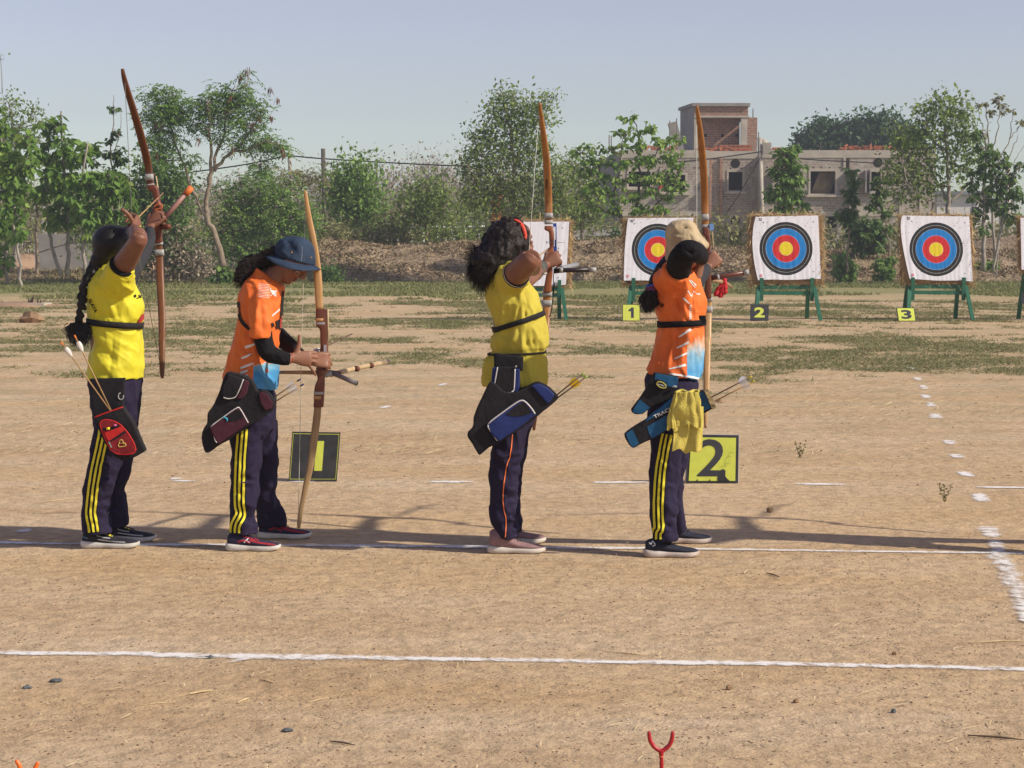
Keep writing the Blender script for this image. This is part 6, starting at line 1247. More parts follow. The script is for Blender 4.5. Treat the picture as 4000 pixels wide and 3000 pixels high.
def rf(r):
    o=tp+np.array([r.randn()*.012,r.randn()*.012,-.0]); L=.05+.07*r.rand(); dx=r.uniform(-.025,.045); ph=r.rand()*6; return [o+np.array([dx*sin(t*2.4)*1.1+(.010*sin(t*7+ph))-.02*sin(pi*t)*(dx<0),r.randn()*.001+.012*sin(t*3+ph),-L*t]) for t in np.linspace(0,1,8)]
me2=strands(420,rf,w=0.0022,r=r);
me=join_mesh(me1,me2,'hair'); obj('hair',me,MHAIR,a1)
r=np.random.RandomState(4)
# dark grey arm sleeve on the bow arm
g=tube([P('s',490,1120,.05),P('s',522,1048,.14),P('s',563,987,.3),P('s',583,935,.42),P('s',584,898,.485)],[.048,.043,.0350,.0315,.0275],18,M=26); me=remesh(g,0.005,3); displace(me,rand_folds('s',8,550,580,900,1060,.35,Y1,0,25,30,.006,.003,5)); obj('arm_sleeve',me,MDGREY,a1)
obj('finger_sling',tube([PW('A',905,735,Y1+.5),PW('A',940,770,Y1+.51),PW('A',950,840,Y1+.53)],.003,6,M=8),MBLKC,a1)
obj('finger_tab',ellipsoid(PW('A',485,1020,Y1-.13),(.005,.004,.004),n=8,k=6),MSTRY,a1)
# trousers
g=rows_loft('2',[(262,345,575,340,0,.13),(246,395,586,388,0,.155),(247,460,580,460,0,.170),(262,540,567,540,0,.172),(272,620,558,620,0,.160),(285,690,540,690,0,.14)],Y1,36,20)
rows_loft('2',tr_n,Y1,28,40,g=g); rows_loft('2',tr_f,Y1,28,40,g=g)
me=remesh(g,0.0058,4); F_=folds_px('2',[(560,560,440,760,-.16,.018,.006),(530,880,430,960,-.1,.014,.006),(300,820,420,930,-.16,.016,-.005),(380,1230,310,1180,-.14,.012,.006),(375,1260,300,1300,-.14,.012,-.006),(400,1090,300,1010,-.15,.016,.005),(230,1280,360,1330,-.14,.012,.005),(210,1340,330,1300,-.14,.010,-.004)],Y1)+rand_folds('2',10,380,490,1080,1320,.1,Y1,20,30,70,.010,.006,9)+rand_folds('2',20,240,360,900,1350,-.14,Y1,10,25,90,.012,.004,19)
displace(me,F_,0.003,11,ridge=(.0036,8,(1.2,1,.9),-.2)); t1=obj('trousers',me,MNAVY,a1); bv=bvh_of(t1)
tripes(t1,bv,'2',[(345,700),(334,770),(312,870),(291,970),(273,1080),(262,1180),(257,1260),(270,1330),(276,1374)])
MSHB=mat('black_mesh_shoe',(0.025,0.025,0.032),(0.014,0.014,0.018),0.7,40,0.3,200); MSOLE=mat('white_sole',(0.62,0.60,0.56),(0.45,0.42,0.37),0.7,18,0.1); MSHG=mat('shoe_grey',(0.38,0.38,0.40),rough=0.6)
ac=[(MSHG,[(.30,38),(.45,33),(.62,28),(.78,26)],4),(MSHG,[(.28,52),(.42,44),(.52,42)],4),(MSTRY,[(.40,62),(.48,56),(.56,50)],6),(mat('shoe_blue',(0.10,0.18,0.28),rough=0.6),[(.03,52),(.08,44),(.13,42)],5)]
shoe(a1,px('2',190,0)[0],px('2',560,0)[0],px('2',0,1484)[1],MSHB,MSOLE,MBLKC,ac); shoe(a1,px('2',330,0)[0],px('2',668,0)[0],px('2',0,1441)[1],MSHB,MSOLE,MBLKC,ac[:3])
# quiver
MQB=cloth('quiver_black',(0.020,0.018,0.020),(0.013,0.012,0.014),0.8,0.3,40); MQR=cloth('quiver_dark_red',(0.22,0.018,0.022),(0.17,0.014,0.018),0.7); MQR2=cloth('quiver_red',(0.50,0.025,0.022),(0.42,0.02,0.02),0.6)
q1=empty('quiver',P('2',440,700,-.22),'black hip quiver with a dark red zipped pocket hanging on the first archer','quiver','hip quivers')
f_=obj('hip_flap',puffy('2',[(246,380),(478,374),(474,470),(470,575),(370,640),(280,640),(262,540)],Y1-.200,.022,.005,3,.002),MQB,q1)
bvf=bvh_of(f_); g=decal_tube(bvf,[(451+17*cos(t),494+22*sin(t)) for t in np.linspace(-.3,4.6,12)],.0028,c='2'); obj('metal_ring',g,MTAPE,q1)
po=obj('pouch',puffy('2',[(277,628),(340,600),(466,560),(490,600),(530,660),(575,770),(608,850),(560,880),(462,916),(400,880),(340,790),(300,700)],Y1-.262,.060,.005,6,.002),MQB,q1)
bvp=bvh_of(po); obj('rim_piping',decal_tube(bvp,[(282,630),(370,597),(464,564)],.0035,c='2',off=0),MQR2,q1)
pk=[(312,672),(325,650),(360,643),(410,655),(452,680),(500,735),(538,800),(550,845),(530,868),(480,874),(420,868),(385,845),(350,775),(325,715)]
pc=obj('pocket',puffy('2',pk,Y1-.278,.032,.004,4),MQR,q1); bvk=bvh_of(pc); obj('pocket_piping',decal_tube(bvk,[(x+(430-x)*.03,y+(760-y)*.03) for x,y in pk+[pk[0]]],.0032,c='2',off=0),MQR2,pc)
g=Geo(); decal_poly(bvk,[(338,716),(355,726),(455,690),(475,715),(382,780),(368,780)],g,c='2'); obj('red_panel',g,MQR2,pc); g=Geo(); decal_strip(bvk,[(378,785),(430,758),(482,722)],8,g,c='2'); decal_strip(bvk,[(334,708),(390,704),(440,682)],10,g,c='2'); obj('slot',g,MQB,pc)
g=Geo(); tube([hit(bvk,*px('2',360,704),.004),hit(bvk,*px('2',380,702),.006)],.006,8,g=g); obj('yellow_pen_cap',g,MSTRY,pc); g=Geo(); ellipsoid(hit(bvk,*px('2',415,682),.005),(.008,.005,.005),g,10,6); obj('pink_pen_cap',g,mat('pink',(0.65,0.15,0.38)),pc)
g=Geo(); decal_tube(bvk,[(440,790),(450,776),(462,778),(466,792),(480,800),(484,815),(462,820),(440,822),(434,808),(442,800),(440,790)],.0022,g,c='2'); decal_tube(bvk,[(447,800),(462,796),(474,806)],.0018,g,c='2'); obj('emblem',g,mat('emblem_gold',(0.55,0.42,0.12)),pc)
g=Geo(); decal_strip(bvk,[(375,788),(392,826)],5,g,c='2',off=.003); obj('zip_pull',g,MTAPE,pc)
MSH=mat('arrow_cane',(0.42,0.27,0.12),(0.30,0.18,0.08),0.5,30); MFW=mat('white_vane',(0.72,0.72,0.72),rough=0.6); MNO=mat('orange_nock',(0.85,0.22,0.04),rough=0.4); MSHD=mat('dark_cane',(0.15,0.09,0.06),(0.09,0.05,0.035),0.5,30)
AG='arrows standing in the quivers'
arrow('2',(392,600),(62,140),Y1-.235,Y1-.25,MSH,MFW,MNO,'bamboo arrow with white vanes, the lower of two in the red pocket quiver',AG); arrow('2',(395,600),(150,97),Y1-.225,Y1-.24,MSH,MFW,MNO,'bamboo arrow with orange nock, the upper one nearest the braid in the red pocket quiver',AG)
# bow
WB1=wood('bow_wood_red',(0.115,0.038,0.013),(0.075,0.024,0.009)); WB1b=wood('bow_wood_brown',(0.18,0.070,0.022),(0.12,0.045,0.015)); WR1=wood('riser_red_brown',(0.14,0.036,0.016),(0.10,0.026,0.012))
Yw=Y1+.60
bw=empty('recurve_bow',P('s',622,900,.6),'dark reddish bamboo bow with an orange-capped stabilizer held by the first archer','bow','wooden bows')
bowlimb(bw,'upper_limb','1',[(420,104,13,Yw-.26),(428,150,18,Yw-.25),(450,235,24,Yw-.21),(485,350,28,Yw-.15),(520,470,31,Yw-.09),(550,580,31,Yw-.04),(572,680,30,Yw),(582,760,29,Yw),(586,800,28,Yw)],WB1)
bowlimb(bw,'lower_limb','1',[(632,1130,28,Yw),(637,1200,30,Yw),(641,1320,31,Yw-.03),(647,1450,30,Yw-.08),(652,1560,29,Yw-.12),(653,1640,28,Yw-.15),(717,150,26,Yw-.2,'2'),(719,260,23,Yw-.23,'2'),(718,340,19,Yw-.26,'2'),(720,376,11,Yw-.27,'2')],WB1b)
rs=remesh(rows_loft('1',[(566,790,610,785,0,.022),(571,815,630,805,0,.024),(592,830,634,822,0,.024),(602,850,638,846,0,.024),(604,880,642,880,0,.024),(610,905,652,905,0,.028),(600,925,656,922,0,.028),(595,950,652,945,0,.026),(612,975,648,972,0,.022),(616,1020,652,1020,0,.022),(606,1050,656,1046,0,.024),(602,1090,652,1086,0,.025),(607,1135,658,1128,0,.022)],Yw,20,60,p=5),.0045,1); obj('riser',rs,WR1,bw)
g=Geo()
for c,x,y,h,w_ in (('1',578,742,36,31),('1',585,789,12,30),('1',634,1135,14,32),('1',638,1187,36,34)):
    A=PW(c,x-1,y-h/2,Yw-.002); B=PW(c,x+1,y+h/2,Yw-.002); o=obj('tape_band',tube([A,B],[(w_*.5*Yw/F*1.08,.016)]*2,14,wd=(1,0,0),p=3.0),MTAPE,bw)
hn=P('1',478,1015,-.14); tipu=P('1',434,185,.6-.245); tipl=P('2',705,285,.6-.25)
obj('bow_string',tube([tipu,hn,tipl],.0016,5),MSTRG,bw)
obj('stabilizer',tube([PW('1',642,1012,Yw),PW('1',815,815,Yw+.06)],.0125,12),wood('stabilizer_wood',(0.30,0.15,0.13),(0.24,0.12,0.10)),bw)
A=PW('1',790,844,Yw+.05); B=PW('1',826,803,Yw+.065); obj('stabilizer_cap',tube([A,A*.5+B*.5,B],[.0165,.0170,.0165],18),mat('orange_cap',(0.62,0.17,0.035),(0.52,0.13,0.03),0.6),bw); obj('side_rod',tube([PW('1',650,1035,Yw-.01),PW('1',697,1034,Yw-.05)],.0145,12),WR1,bw)
g=Geo(); tube([PW('1',600,728,Yw+.02),PW('1',612,735,Yw+.03)],.005,6,g=g); obj('sight_mount',g,WR1,bw); obj('sight_rod',tube([PW('1',618,738,Yw+.03),PW('1',640,880,Yw+.03),PW('1',650,912,Yw+.02)],.0035,6),MSTK,bw)
MORW=mat('orange_thread',(0.75,0.20,0.06),rough=0.6); obj('rubber_band',tube([PW('A',x,y,Yw-.034) for x,y in ((775,600),(880,535),(950,545),(960,610),(870,640),(790,660))],.0022,6,M=24),MORW,bw)
arrow('1',(660,835),(478,1013),Yw+.12,Y1-.13,MSH,MFW,MNO,'arrow drawn on the first archer\'s string, pointing past the riser','arrows nocked on the strings',fl=(.03,.05))
# ================================================================== ARCHER 2 (denim hat, loading the bow)
Y2=9.75
def orange_jersey(name,c,xb,yt,yb,Yd,soft):
    """orange jersey whose lower front panel fades into sky blue (the printed pattern of the cloth)"""
    m,nt,out=nodes_of(name); L=nt.links.new; b=N(nt,'ShaderNodeBsdfPrincipled'); b.inputs['Roughness'].default_value=0.62; b.inputs['Specular IOR Level'].default_value=0.2; L(b.outputs[0],out.inputs[0])
    x0=PW(c,xb,yt,Yd)[0]; zt=PW(c,xb,yt,Yd)[2]; zb=PW(c,xb,yb,Yd)[2]; tc=N(nt,'ShaderNodeNewGeometry'); sx=N(nt,'ShaderNodeSeparateXYZ'); L(tc.outputs['Position'],sx.inputs[0])
    n=N(nt,'ShaderNodeTexNoise'); n.inputs['Scale'].default_value=14; n.inputs['Detail'].default_value=3; mp=N(nt,'ShaderNodeMapping'); mp.inputs['Scale'].default_value=(2.2,0.3,0.7); L(tc.outputs['Position'],mp.inputs[0]); L(mp.outputs[0],n.inputs['Vector'])
    mr=N(nt,'ShaderNodeMapRange'); mr.inputs[1].default_value=zt; mr.inputs[2].default_value=zb; L(sx.outputs[2],mr.inputs[0])
    ad=N(nt,'ShaderNodeMath',operation='MULTIPLY_ADD'); L(n.outputs[0],ad.inputs[0]); ad.inputs[1].default_value=0.8; ad.inputs[2].default_value=-0.4; a2=N(nt,'ShaderNodeMath',operation='ADD'); L(ad.outputs[0],a2.inputs[0]); L(mr.outputs[0],a2.inputs[1])
    r=ramp(nt,[(0.18,(0.70,0.155,0.030)),(0.18+soft*0.5,(0.62,0.42,0.30)),(0.20+soft,(0.22,0.42,0.55)),(1.0,(0.06,0.27,0.52))]); L(a2.outputs[0],r.inputs[0])
    gt=N(nt,'ShaderNodeMath',operation='GREATER_THAN'); L(sx.outputs[0],gt.inputs[0]); gt.inputs[1].default_value=x0; mx=N(nt,'ShaderNodeMix'); mx.data_type='RGBA'; L(gt.outputs[0],mx.inputs[0])
    n3=N(nt,'ShaderNodeTexNoise'); n3.inputs['Scale'].default_value=6; L(tc.outputs['Position'],n3.inputs['Vector']); r3=ramp(nt,[(0.3,(0.62,0.125,0.026)),(0.7,(0.72,0.165,0.034))]); L(n3.outputs[0],r3.inputs[0]); L(r3.outputs[0],mx.inputs[6]); L(r.outputs[0],mx.inputs[7]); L(mx.outputs[2],b.inputs['Base Color'])
    bn=N(nt,'ShaderNodeTexNoise'); bn.inputs['Scale'].default_value=22; bn.inputs['Detail'].default_value=5; L(tc.outputs['Position'],bn.inputs['Vector']); bp=N(nt,'ShaderNodeBump'); bp.inputs['Strength'].default_value=0.3; bp.inputs['Distance'].default_value=0.012; L(bn.outputs[0],bp.inputs['Height']); L(bp.outputs[0],b.inputs['Normal']); return wrinkle_bump(m)
MOJ2=orange_jersey('orange_jersey','3',465,1385,1480,Y2-.15,0.10); MOJP=cloth('orange_plain',(0.72,0.165,0.034),(0.64,0.13,0.028),0.6,0.3,24)
a2=empty('person',(W(980,2140,Y2)[0],Y2,0),'archer in an orange jersey and denim bucket hat looking down at her bow','person','archers on the shooting line')
P=lambda c,x,y,d: PW(c,x,y,Y2+d)
tor=[(492,700,640,770,0,.055),(452,735,682,800,0,.11),(415,775,698,822,0,.155),(384,825,698,850,0,.178),(362,900,692,905,0,.185),(356,980,685,980,0,.18),(352,1060,677,1060,0,.17),(340,1130,670,1130,0,.16),(322,1200,663,1200,0,.152),(300,1290,660,1290,0,.148),(278,1370,666,1372,0,.148),(254,1440,664,1456,0,.153),(238,1495,652,1535,0,.16),(236,1530,641,1612,0,.164)]
g=rows_loft('3',tor,Y2,40,60)
rows_loft('3',[(478,835,590,820,-.09,.08),(448,905,606,880,-.145,.085),(437,980,612,960,-.165,.08),(434,1070,610,1055,-.178,.076),(434,1150,607,1145,-.183,.074),(437,1199,603,1213,-.187,.072)],Y2,24,24,g=g)
me=remesh(g,0.0058,4)
F_=folds_px('3',[(500,920,480,1180,-.26,.010,.006),(520,920,540,1190,-.26,.012,-.005),(560,950,580,1180,-.25,.012,.005),(455,940,450,1100,-.25,.012,-.004),(600,880,670,1000,-.12,.014,-.006),(610,1000,670,1250,-.12,.014,.005),(350,1160,500,1260,-.15,.016,.006),(330,1220,470,1390,-.15,.016,-.006),(290,1330,420,1480,-.15,.016,.005),(430,1060,370,1250,-.15,.014,-.005),(480,1300,560,1440,-.14,.014,.005),(560,1390,660,1460,-.12,.012,-.005),(500,1480,620,1560,-.13,.012,.005),(380,860,470,930,-.16,.016,.004),(430,1160,350,1060,-.17,.014,.005)],Y2)+rand_folds('3',36,260,560,1200,1500,-.16,Y2,60,30,130,.012,.004,31)
displace(me,F_,0.0028,13,ridge=(.0034,10.5,(1.3,.8,.6),.45)); sh2=obj('shirt',me,MOJ2,a2); bv=bvh_of(sh2)
# collar
g=rows_loft('3',[(488,668,612,745,.0,.066),(480,690,655,775,.0,.078),(468,716,694,815,.0,.098),(462,732,706,842,.0,.112)],Y2,30,12); co_=obj('collar',displace(remesh(g,.005,3),(),.003,16),MOJP,sh2)
g=Geo()
for (x0,y0,x1,y1,w_) in ((405,1280,478,1256,11),(378,1366,455,1330,8),(370,1440,470,1400,9),(370,1478,430,1452,9),(385,1500,425,1490,8)): decal_strip(bv,[(x0,y0),((x0+x1)/2,(y0+y1)/2+2),(x1,y1)],[w_,w_,w_*.5],g,c='3',step=5)
for k in range(7): decal_strip(bv,[(612+k*8,1046-k*7),(616+k*8,1030-k*7)],3.0,g,c='3',step=2)
for k in range(9): decal_strip(bv,[(507,800+k*12),(545,803+k*12),(588,806+k*12)],1.2,g,c='3',step=5)
for q in ([(592,830),(598,828),(606,862),(600,866)],[(602,846),(628,852),(640,846),(642,860),(610,868)],[(606,868),(640,868),(642,878),(612,880)],[(598,880),(606,882),(606,890),(596,888)],[(618,880),(640,884),(644,894),(626,890)]): decal_poly(bv,q,g,c='3',step=4)
obj('white_print',g,MWHITE,sh2); g=Geo(); decal_poly(bv,[(570,1430),(583,1472),(556,1472)],g,c='3',step=5); obj('orange_print',g,MOJP,sh2)
g=Geo(); decal_strip(bv,[(357,935),(365,1040),(395,1100),(442,1145)],[9,12,13,12],g,c='3',off=.004); obj('chest_guard_strap',g,MSTRAP,a2); g=Geo(); decal_strip(bv,[(606,1125),(640,1110),(672,1095)],[30,30,34],g,c='3',off=.006); obj('chest_guard',g,MSTRAP,a2); g=Geo(); decal_strip(bv,[(690,850),(683,950),(678,1050),(672,1150)],[7,9,10,8],g,c='3',off=.004); obj('chest_guard_strap',g,MSTRAP,a2)
g=Geo(); decal_strip(bv,[(668,1060),(664,1130)],7,g,c='3',off=.008); obj('chest_guard_edge',g,MRP,a2)
# body
g=Geo(); hc=W(1144,1016,Y2-.005); L2=head(g,hc,(.62,-.10,-.76),(.78,.03,.62),.93)
tube([P('s',1118,1030,0),P('s',1090,1062,0),P('s',1062,1092,0),P('s',1030,1125,0),P('s',1000,1250,0),P('s',960,1420,0)],[.048,.052,.058,.075,.085,.09],14,g=g,M=18)
tr_p=[(236,200,602,330,0,.15),(250,330,612,360,0,.165),(262,430,612,430,0,.17),(268,520,610,520,0,.165),(275,600,612,600,0,.14)]
tr_n=legrows([(270,560,570,560,.085),(275,690,530,690,.083),(284,800,508,800,.08),(279,950,488,950,.075),(273,1080,478,1080,.07),(272,1200,458,1200,.068),(278,1290,468,1290,.07),(276,1353,473,1353,.073)],-.08,-.14)
tr_f=legrows([(380,540,612,540,.085),(400,690,615,690,.082),(430,800,621,800,.08),(442,950,614,950,.075),(442,1060,606,1060,.07),(450,1150,640,1150,.068),(460,1215,676,1212,.07),(474,1300,684,1296,.073)],.10,.24)
core(g,'4',tr_p,Y2,(.09,.09)); core(g,'4',tr_n,Y2,(.06,.04,.03,.026),0,.02); core(g,'4',tr_f,Y2,(.06,.035,.028,.026),0,.02)
NA=[(470,870,-.08,.05),(520,1000,-.17,.048),(536,1130,-.185,.043),(546,1230,-.19,.040),(580,1318,-.195,.038),(650,1352,-.20,.033),(715,1368,-.20,.027),(758,1376,-.195,.0215)]
tube([P('3',x,y,d) for x,y,d,r_ in NA],[q[3] for q in NA],14,g=g,M=34)
hand(g,P('B',415,985,-.190),(1.0,.30,-.06),(-.15,1,-.1),(0,.1,1),0.98,((28,60,50),(30,60,50),(28,55,50),(6,18,20)),((.30,-.05,1),(.10,.1,.8),(-.05,.3,.7)),(.06,.0,-.10,-1.15))
FA=[(560,950,.12,.045),(640,1180,.16,.041),(715,1245,.15,.036),(790,1305,.09,.029),(845,1362,.02,.0225),(872,1380,-.01,.0215)]
tube([P('3',x,y,d) for x,y,d,r_ in FA],[q[3] for q in FA],14,g=g,M=30)
hand(g,P('B',845,1060,-.02),(1.0,.22,-.04),(0,.75,-.62),(0,-.55,.8),1.0,((50,75,50),(54,78,50),(58,80,50),(62,80,50)),((.9,-.1,.55),(1,.05,.15),(1,.2,.05)))
me=remesh(g,0.0042,2); b2=obj('body',me,[MSK2,MLIP,MBROW],a2)
org=np.array(a2.location); paint_faces(b2.data,lambda x,y,z: L2(x,y,z)-org,None)
g=Geo(); tube([PW('B',398+12*sin(t*3),860+240*t,Y2-.228+.02*abs(t-.5)) for t in np.linspace(0,1,9)],.0022,6,g=g); obj('red_thread',g,MRP,a2)
g=Geo(); wc=P('B',812,985,-.045); wx=np.array([.93,.2,-.3]); wx /= np.linalg.norm(wx); u_=np.array([.1,0,1.0]); u_ -=wx*(u_ @ wx); u_ /= np.linalg.norm(u_); v_=np.cross(wx,u_)
tube([wc+u_*.024*cos(t)+v_*.023*sin(t) for t in np.linspace(0,2*pi,20)],[(.0045,.002)]*20,6,wd=wx,g=g); obj('bracelet',g,mat('bracelet_blue',(0.10,0.12,0.42),(0.5,0.5,0.6),0.4,60),a2)
# sleeves
def asleeve(root,pts,rr,m,seed,c='3',vox=.005,amp=.003):
    g=tube(pts,rr,18,M=34); me=remesh(g,vox,3); displace(me,(),0.0014,30); r=random.Random(seed); fl=[]
    for _ in range(14):
        i=r.randrange(len(pts)-1); p=np.array(pts[i])+(np.array(pts[i+1])-pts[i])*r.random()+np.array([0,-rr[i],0]); d=np.array([r.uniform(-1,1),0,r.uniform(-1,1)])*.04; fl.append((p-d,p+d,.006,amp*r.choice([-1,1])))
    displace(me,fl); return obj('arm_sleeve',me,m,root)
pts=[P('3',x,y,d) for x,y,d,r_ in NA[2:7]]+[P('3',748,1374,-.197)]; asleeve(a2,pts,[.0455,.045,.0435,.0385,.0320,.0275],MBLKC,1)
pts=[P('3',x,y,d) for x,y,d,r_ in FA[1:5]]; asleeve(a2,pts,[.046,.041,.034,.0265],MBLKC,2)
# hat
MDEN=mat('denim',(0.032,0.055,0.095),(0.018,0.030,0.055),0.85,16,0.4,70,spec=0.2,dist=0.004); MEYE=mat('eyelet',(0.50,0.26,0.12),rough=0.4)
g=rows_loft('E',[(880,236,960,234,0,.02),(760,256,1090,252,0,.055),(640,300,1215,305,0,.078),(560,380,1310,385,0,.090),(522,480,1372,520,0,.096),(505,560,1395,680,0,.098),(505,620,1392,800,0,.099),(512,650,1386,880,0,.099)],Y2-.004,36,30)
me=remesh(g,.005,3); displace(me,folds_px('E',[(720,290,900,420,-.09,.014,-.006),(780,400,980,560,-.09,.02,-.006),(620,520,860,700,-.09,.014,.004),(1000,380,1040,600,-.09,.012,.003)],Y2),.003,16); ht=obj('hat',me,MDEN,a2); bv=bvh_of(ht)
base=[PW('E',505,612,Y2),PW('E',1394,868,Y2)]; outer=[PW('E',300,645,Y2),PW('E',1510,948,Y2)]
def hring(L,R,b,drop,front=0.0):
    c=(L+R)/2; a=(R-L)/2; up=np.array([-a[2],0,a[0]]); up /= np.linalg.norm(up); return [c+a*cos(t)+np.array([0,b*sin(t),0])-up*drop*sin(t) ** 2+up*front*(cos(t)>0)*cos(t) ** 2 for t in np.linspace(0,2*pi,48,endpoint=False)]
R=[]
for t in (0,.33,.66,1): R.append(hring(base[0]*(1-t)+outer[0]*t,base[1]*(1-t)+outer[1]*t,.099+.045*t,.012+.016*t ** 1.2))
for t in (1,.66,.33,0): R.append([p+np.array([.0008,0,-.003]) for p in hring(base[0]*(1-t)+outer[0]*t,base[1]*(1-t)+outer[1]*t,.098+.045*t,.012+.016*t ** 1.2)])
V,Fc=ringgrid(R,False); g=Geo(); g.add(V,Fc); brm=obj('brim',g,MDEN,ht)
g=Geo()
for x,y in ((883,588),(1298,695)):
    h=hit(bv,*px('E',x,y),.001); ellipsoid(h,(.0045,.002,.0045),g,12,6)
obj('eyelet',g,MEYE,ht); g=Geo(); decal_strip(bv,[(1110,450),(1105,600),(1090,780)],0.9,g,c='E',off=.0012); obj('seam',g,MSHG,ht)
# ponytail
pt=[('3',640,600,0,.055),('3',585,615,0,.036),('3',520,630,.0,.032),('3',455,655,.0,.038),('3',405,695,0,.040),('3',380,735,0,.032),('3',382,770,0,.014)]
g=tube([P(c,x,y,d) for c,x,y,d,r_ in pt],[q[4] for q in pt],14,M=30); pc_=P('3',430,640,0)
me=curly(g,np.random.RandomState(5),90,1300,.0012,.045,lambda o: (-.9 if o[0]>pc_[0] else-.15,0,-.25 if o[0]>pc_[0] else-1.0),size=.010,curl=.006); obj('hair',me,MHAIRB,a2)
g=Geo(); ellipsoid(L2(0,-.016,.018),(.070,.084,.078),g,24,16,ax=np.array([np.cross([.62,-.10,-.76],[.78,.03,.62]),[.62,-.10,-.76],[.78,.03,.62]]))
obj('hair_under_hat',g,MHAIR,a2)
# trousers
g=rows_loft('4',tr_p,Y2,36,20); rows_loft('4',tr_n,Y2,28,40,g=g); rows_loft('4',tr_f,Y2,28,40,g=g); me=remesh(g,.0058,4)
F_=folds_px('4',[(540,520,470,640,-.14,.016,.005),(500,560,520,760,-.12,.014,-.006),(600,1090,500,960,.05,.016,.006),(640,1160,520,1120,.08,.014,.006),(660,1220,500,1240,.08,.014,-.006),(470,1180,340,1120,-.18,.014,.006),(460,1240,350,1230,-.19,.012,-.006),(300,1260,420,1300,-.2,.012,.006),(300,850,460,960,-.18,.018,.004)],Y2)+rand_folds('4',10,480,640,1080,1290,.1,Y2,15,30,70,.010,.005,8)+rand_folds('4',20,300,440,900,1340,-.18,Y2,10,25,90,.012,.004,18)
displace(me,F_,.003,11,ridge=(.0036,8,(1.2,1,.9),.2)); t2=obj('trousers',me,MNAVY,a2); bv=bvh_of(t2)
tripes(t2,bv,'4',[(364,600),(358,700),(350,800),(344,950),(341,1080),(342,1150),(350,1215),(322,1275),(312,1310),(310,1350)])
MNR=mat('navy_knit',(0.030,0.026,0.060),(0.020,0.018,0.042),0.8,30,0.3,200); MRK=mat('red_knit',(0.36,0.025,0.03),(0.26,0.02,0.03),0.8,40)
ac=[(MRK,[(.22,38),(.34,44),(.46,34)],7),(MRK,[(.44,46),(.60,36),(.80,30),(.92,26)],7),(MRK,[(.30,62),(.42,54),(.55,44)],6),(MRK,[(.50,56),(.56,50),(.62,42)],4)]
s_=shoe(a2,px('4',243,0)[0],px('4',630,0)[0],px('4',0,1485)[1],MNR,MSOLE,MNR,ac+[(MWHITE,[(.34,36),(.39,46),(.42,52)],3.5),(MWHITE,[(.33,46),(.385,44),(.44,36)],3)]); shoe(a2,px('4',470,0)[0],px('4',852,0)[0],px('4',0,1396)[1],MNR,MSOLE,MNR,ac)
# quiver with arrows
MQP=cloth('quiver_maroon',(0.075,0.022,0.035),(0.055,0.016,0.026),0.75); MPIPE=mat('white_piping',(0.62,0.60,0.58),rough=0.5)
q2=empty('quiver',P('4',300,500,-.22),'black and maroon hip quiver with white piping hanging on the second archer','quiver','hip quivers')
bd=[(243,200),(300,196),(420,240),(470,330),(500,322),(548,340),(592,405),(585,460),(470,545),(395,590),(290,665),(190,720),(120,772),(92,765),(70,700),(68,640),(85,590),(105,565),(112,490),(150,430),(195,330)]
bo=obj('body_panel',puffy('4',smooth_poly(bd,70),Y2-.255,.060,.005,5,.002),MQB,q2); bvb=bvh_of(bo)
pk=obj('front_pocket',puffy('4',[(210,350),(220,290),(262,205),(375,240),(340,330),(305,378),(262,385),(228,378)],Y2-.268,.030,.004,4),MQB,q2); b_=bvh_of(pk); g=Geo(); decal_tube(b_,[(255,208),(228,270),(212,330),(222,368),(262,382),(308,372),(340,320),(370,242)],.0028,g,c='4',off=0); obj('piping',g,MPIPE,pk)
sp=obj('side_panel',puffy('4',[(378,242),(412,262),(392,350),(358,385),(312,386),(345,335)],Y2-.262,.02,.004,3),MQP,q2); sp=obj('mouth_panel',puffy('4',[(478,345),(505,333),(545,352),(582,410),(576,452),(528,470),(492,410)],Y2-.262,.02,.004,3),MQP,q2)
lp=obj('long_pocket',puffy('4',[(128,600),(140,575),(325,440),(352,455),(412,560),(190,712),(172,700)],Y2-.275,.036,.0045,4),MQP,q2); b_=bvh_of(lp); g=Geo(); decal_tube(b_,[(184,706),(150,660),(130,610),(140,580),(230,512),(325,448),(350,462),(380,512),(404,556)],.0030,g,c='4',off=0); obj('piping',g,MPIPE,lp); g=Geo(); decal_poly(b_,[(225,525),(325,462),(348,472),(368,520),(310,545),(262,545)],g,c='4'); obj('mesh_pouch',g,MQB,lp); g=Geo(); decal_tube(b_,[(222,522),(240,518),(254,530),(250,544)],.004,g,c='4'); obj('blue_ring',g,mat('cyan_ring',(0.05,0.40,0.60),rough=0.4),lp)
MBV=mat('blue_vane',(0.03,0.04,0.16),rough=0.5)
arrow('4',(575,418),(806,276),Y2-.225,Y2-.24,MSH,MFW,MBV,'arrow with dark blue tail, lower of two in the maroon quiver',AG); arrow('4',(560,395),(782,240),Y2-.215,Y2-.23,MSH,MFW,MBV,'arrow with dark blue tail, upper of two in the maroon quiver',AG)
for o_ in [o for o in COL.objects if o.name.startswith('shaft')][-2:]:
    pass
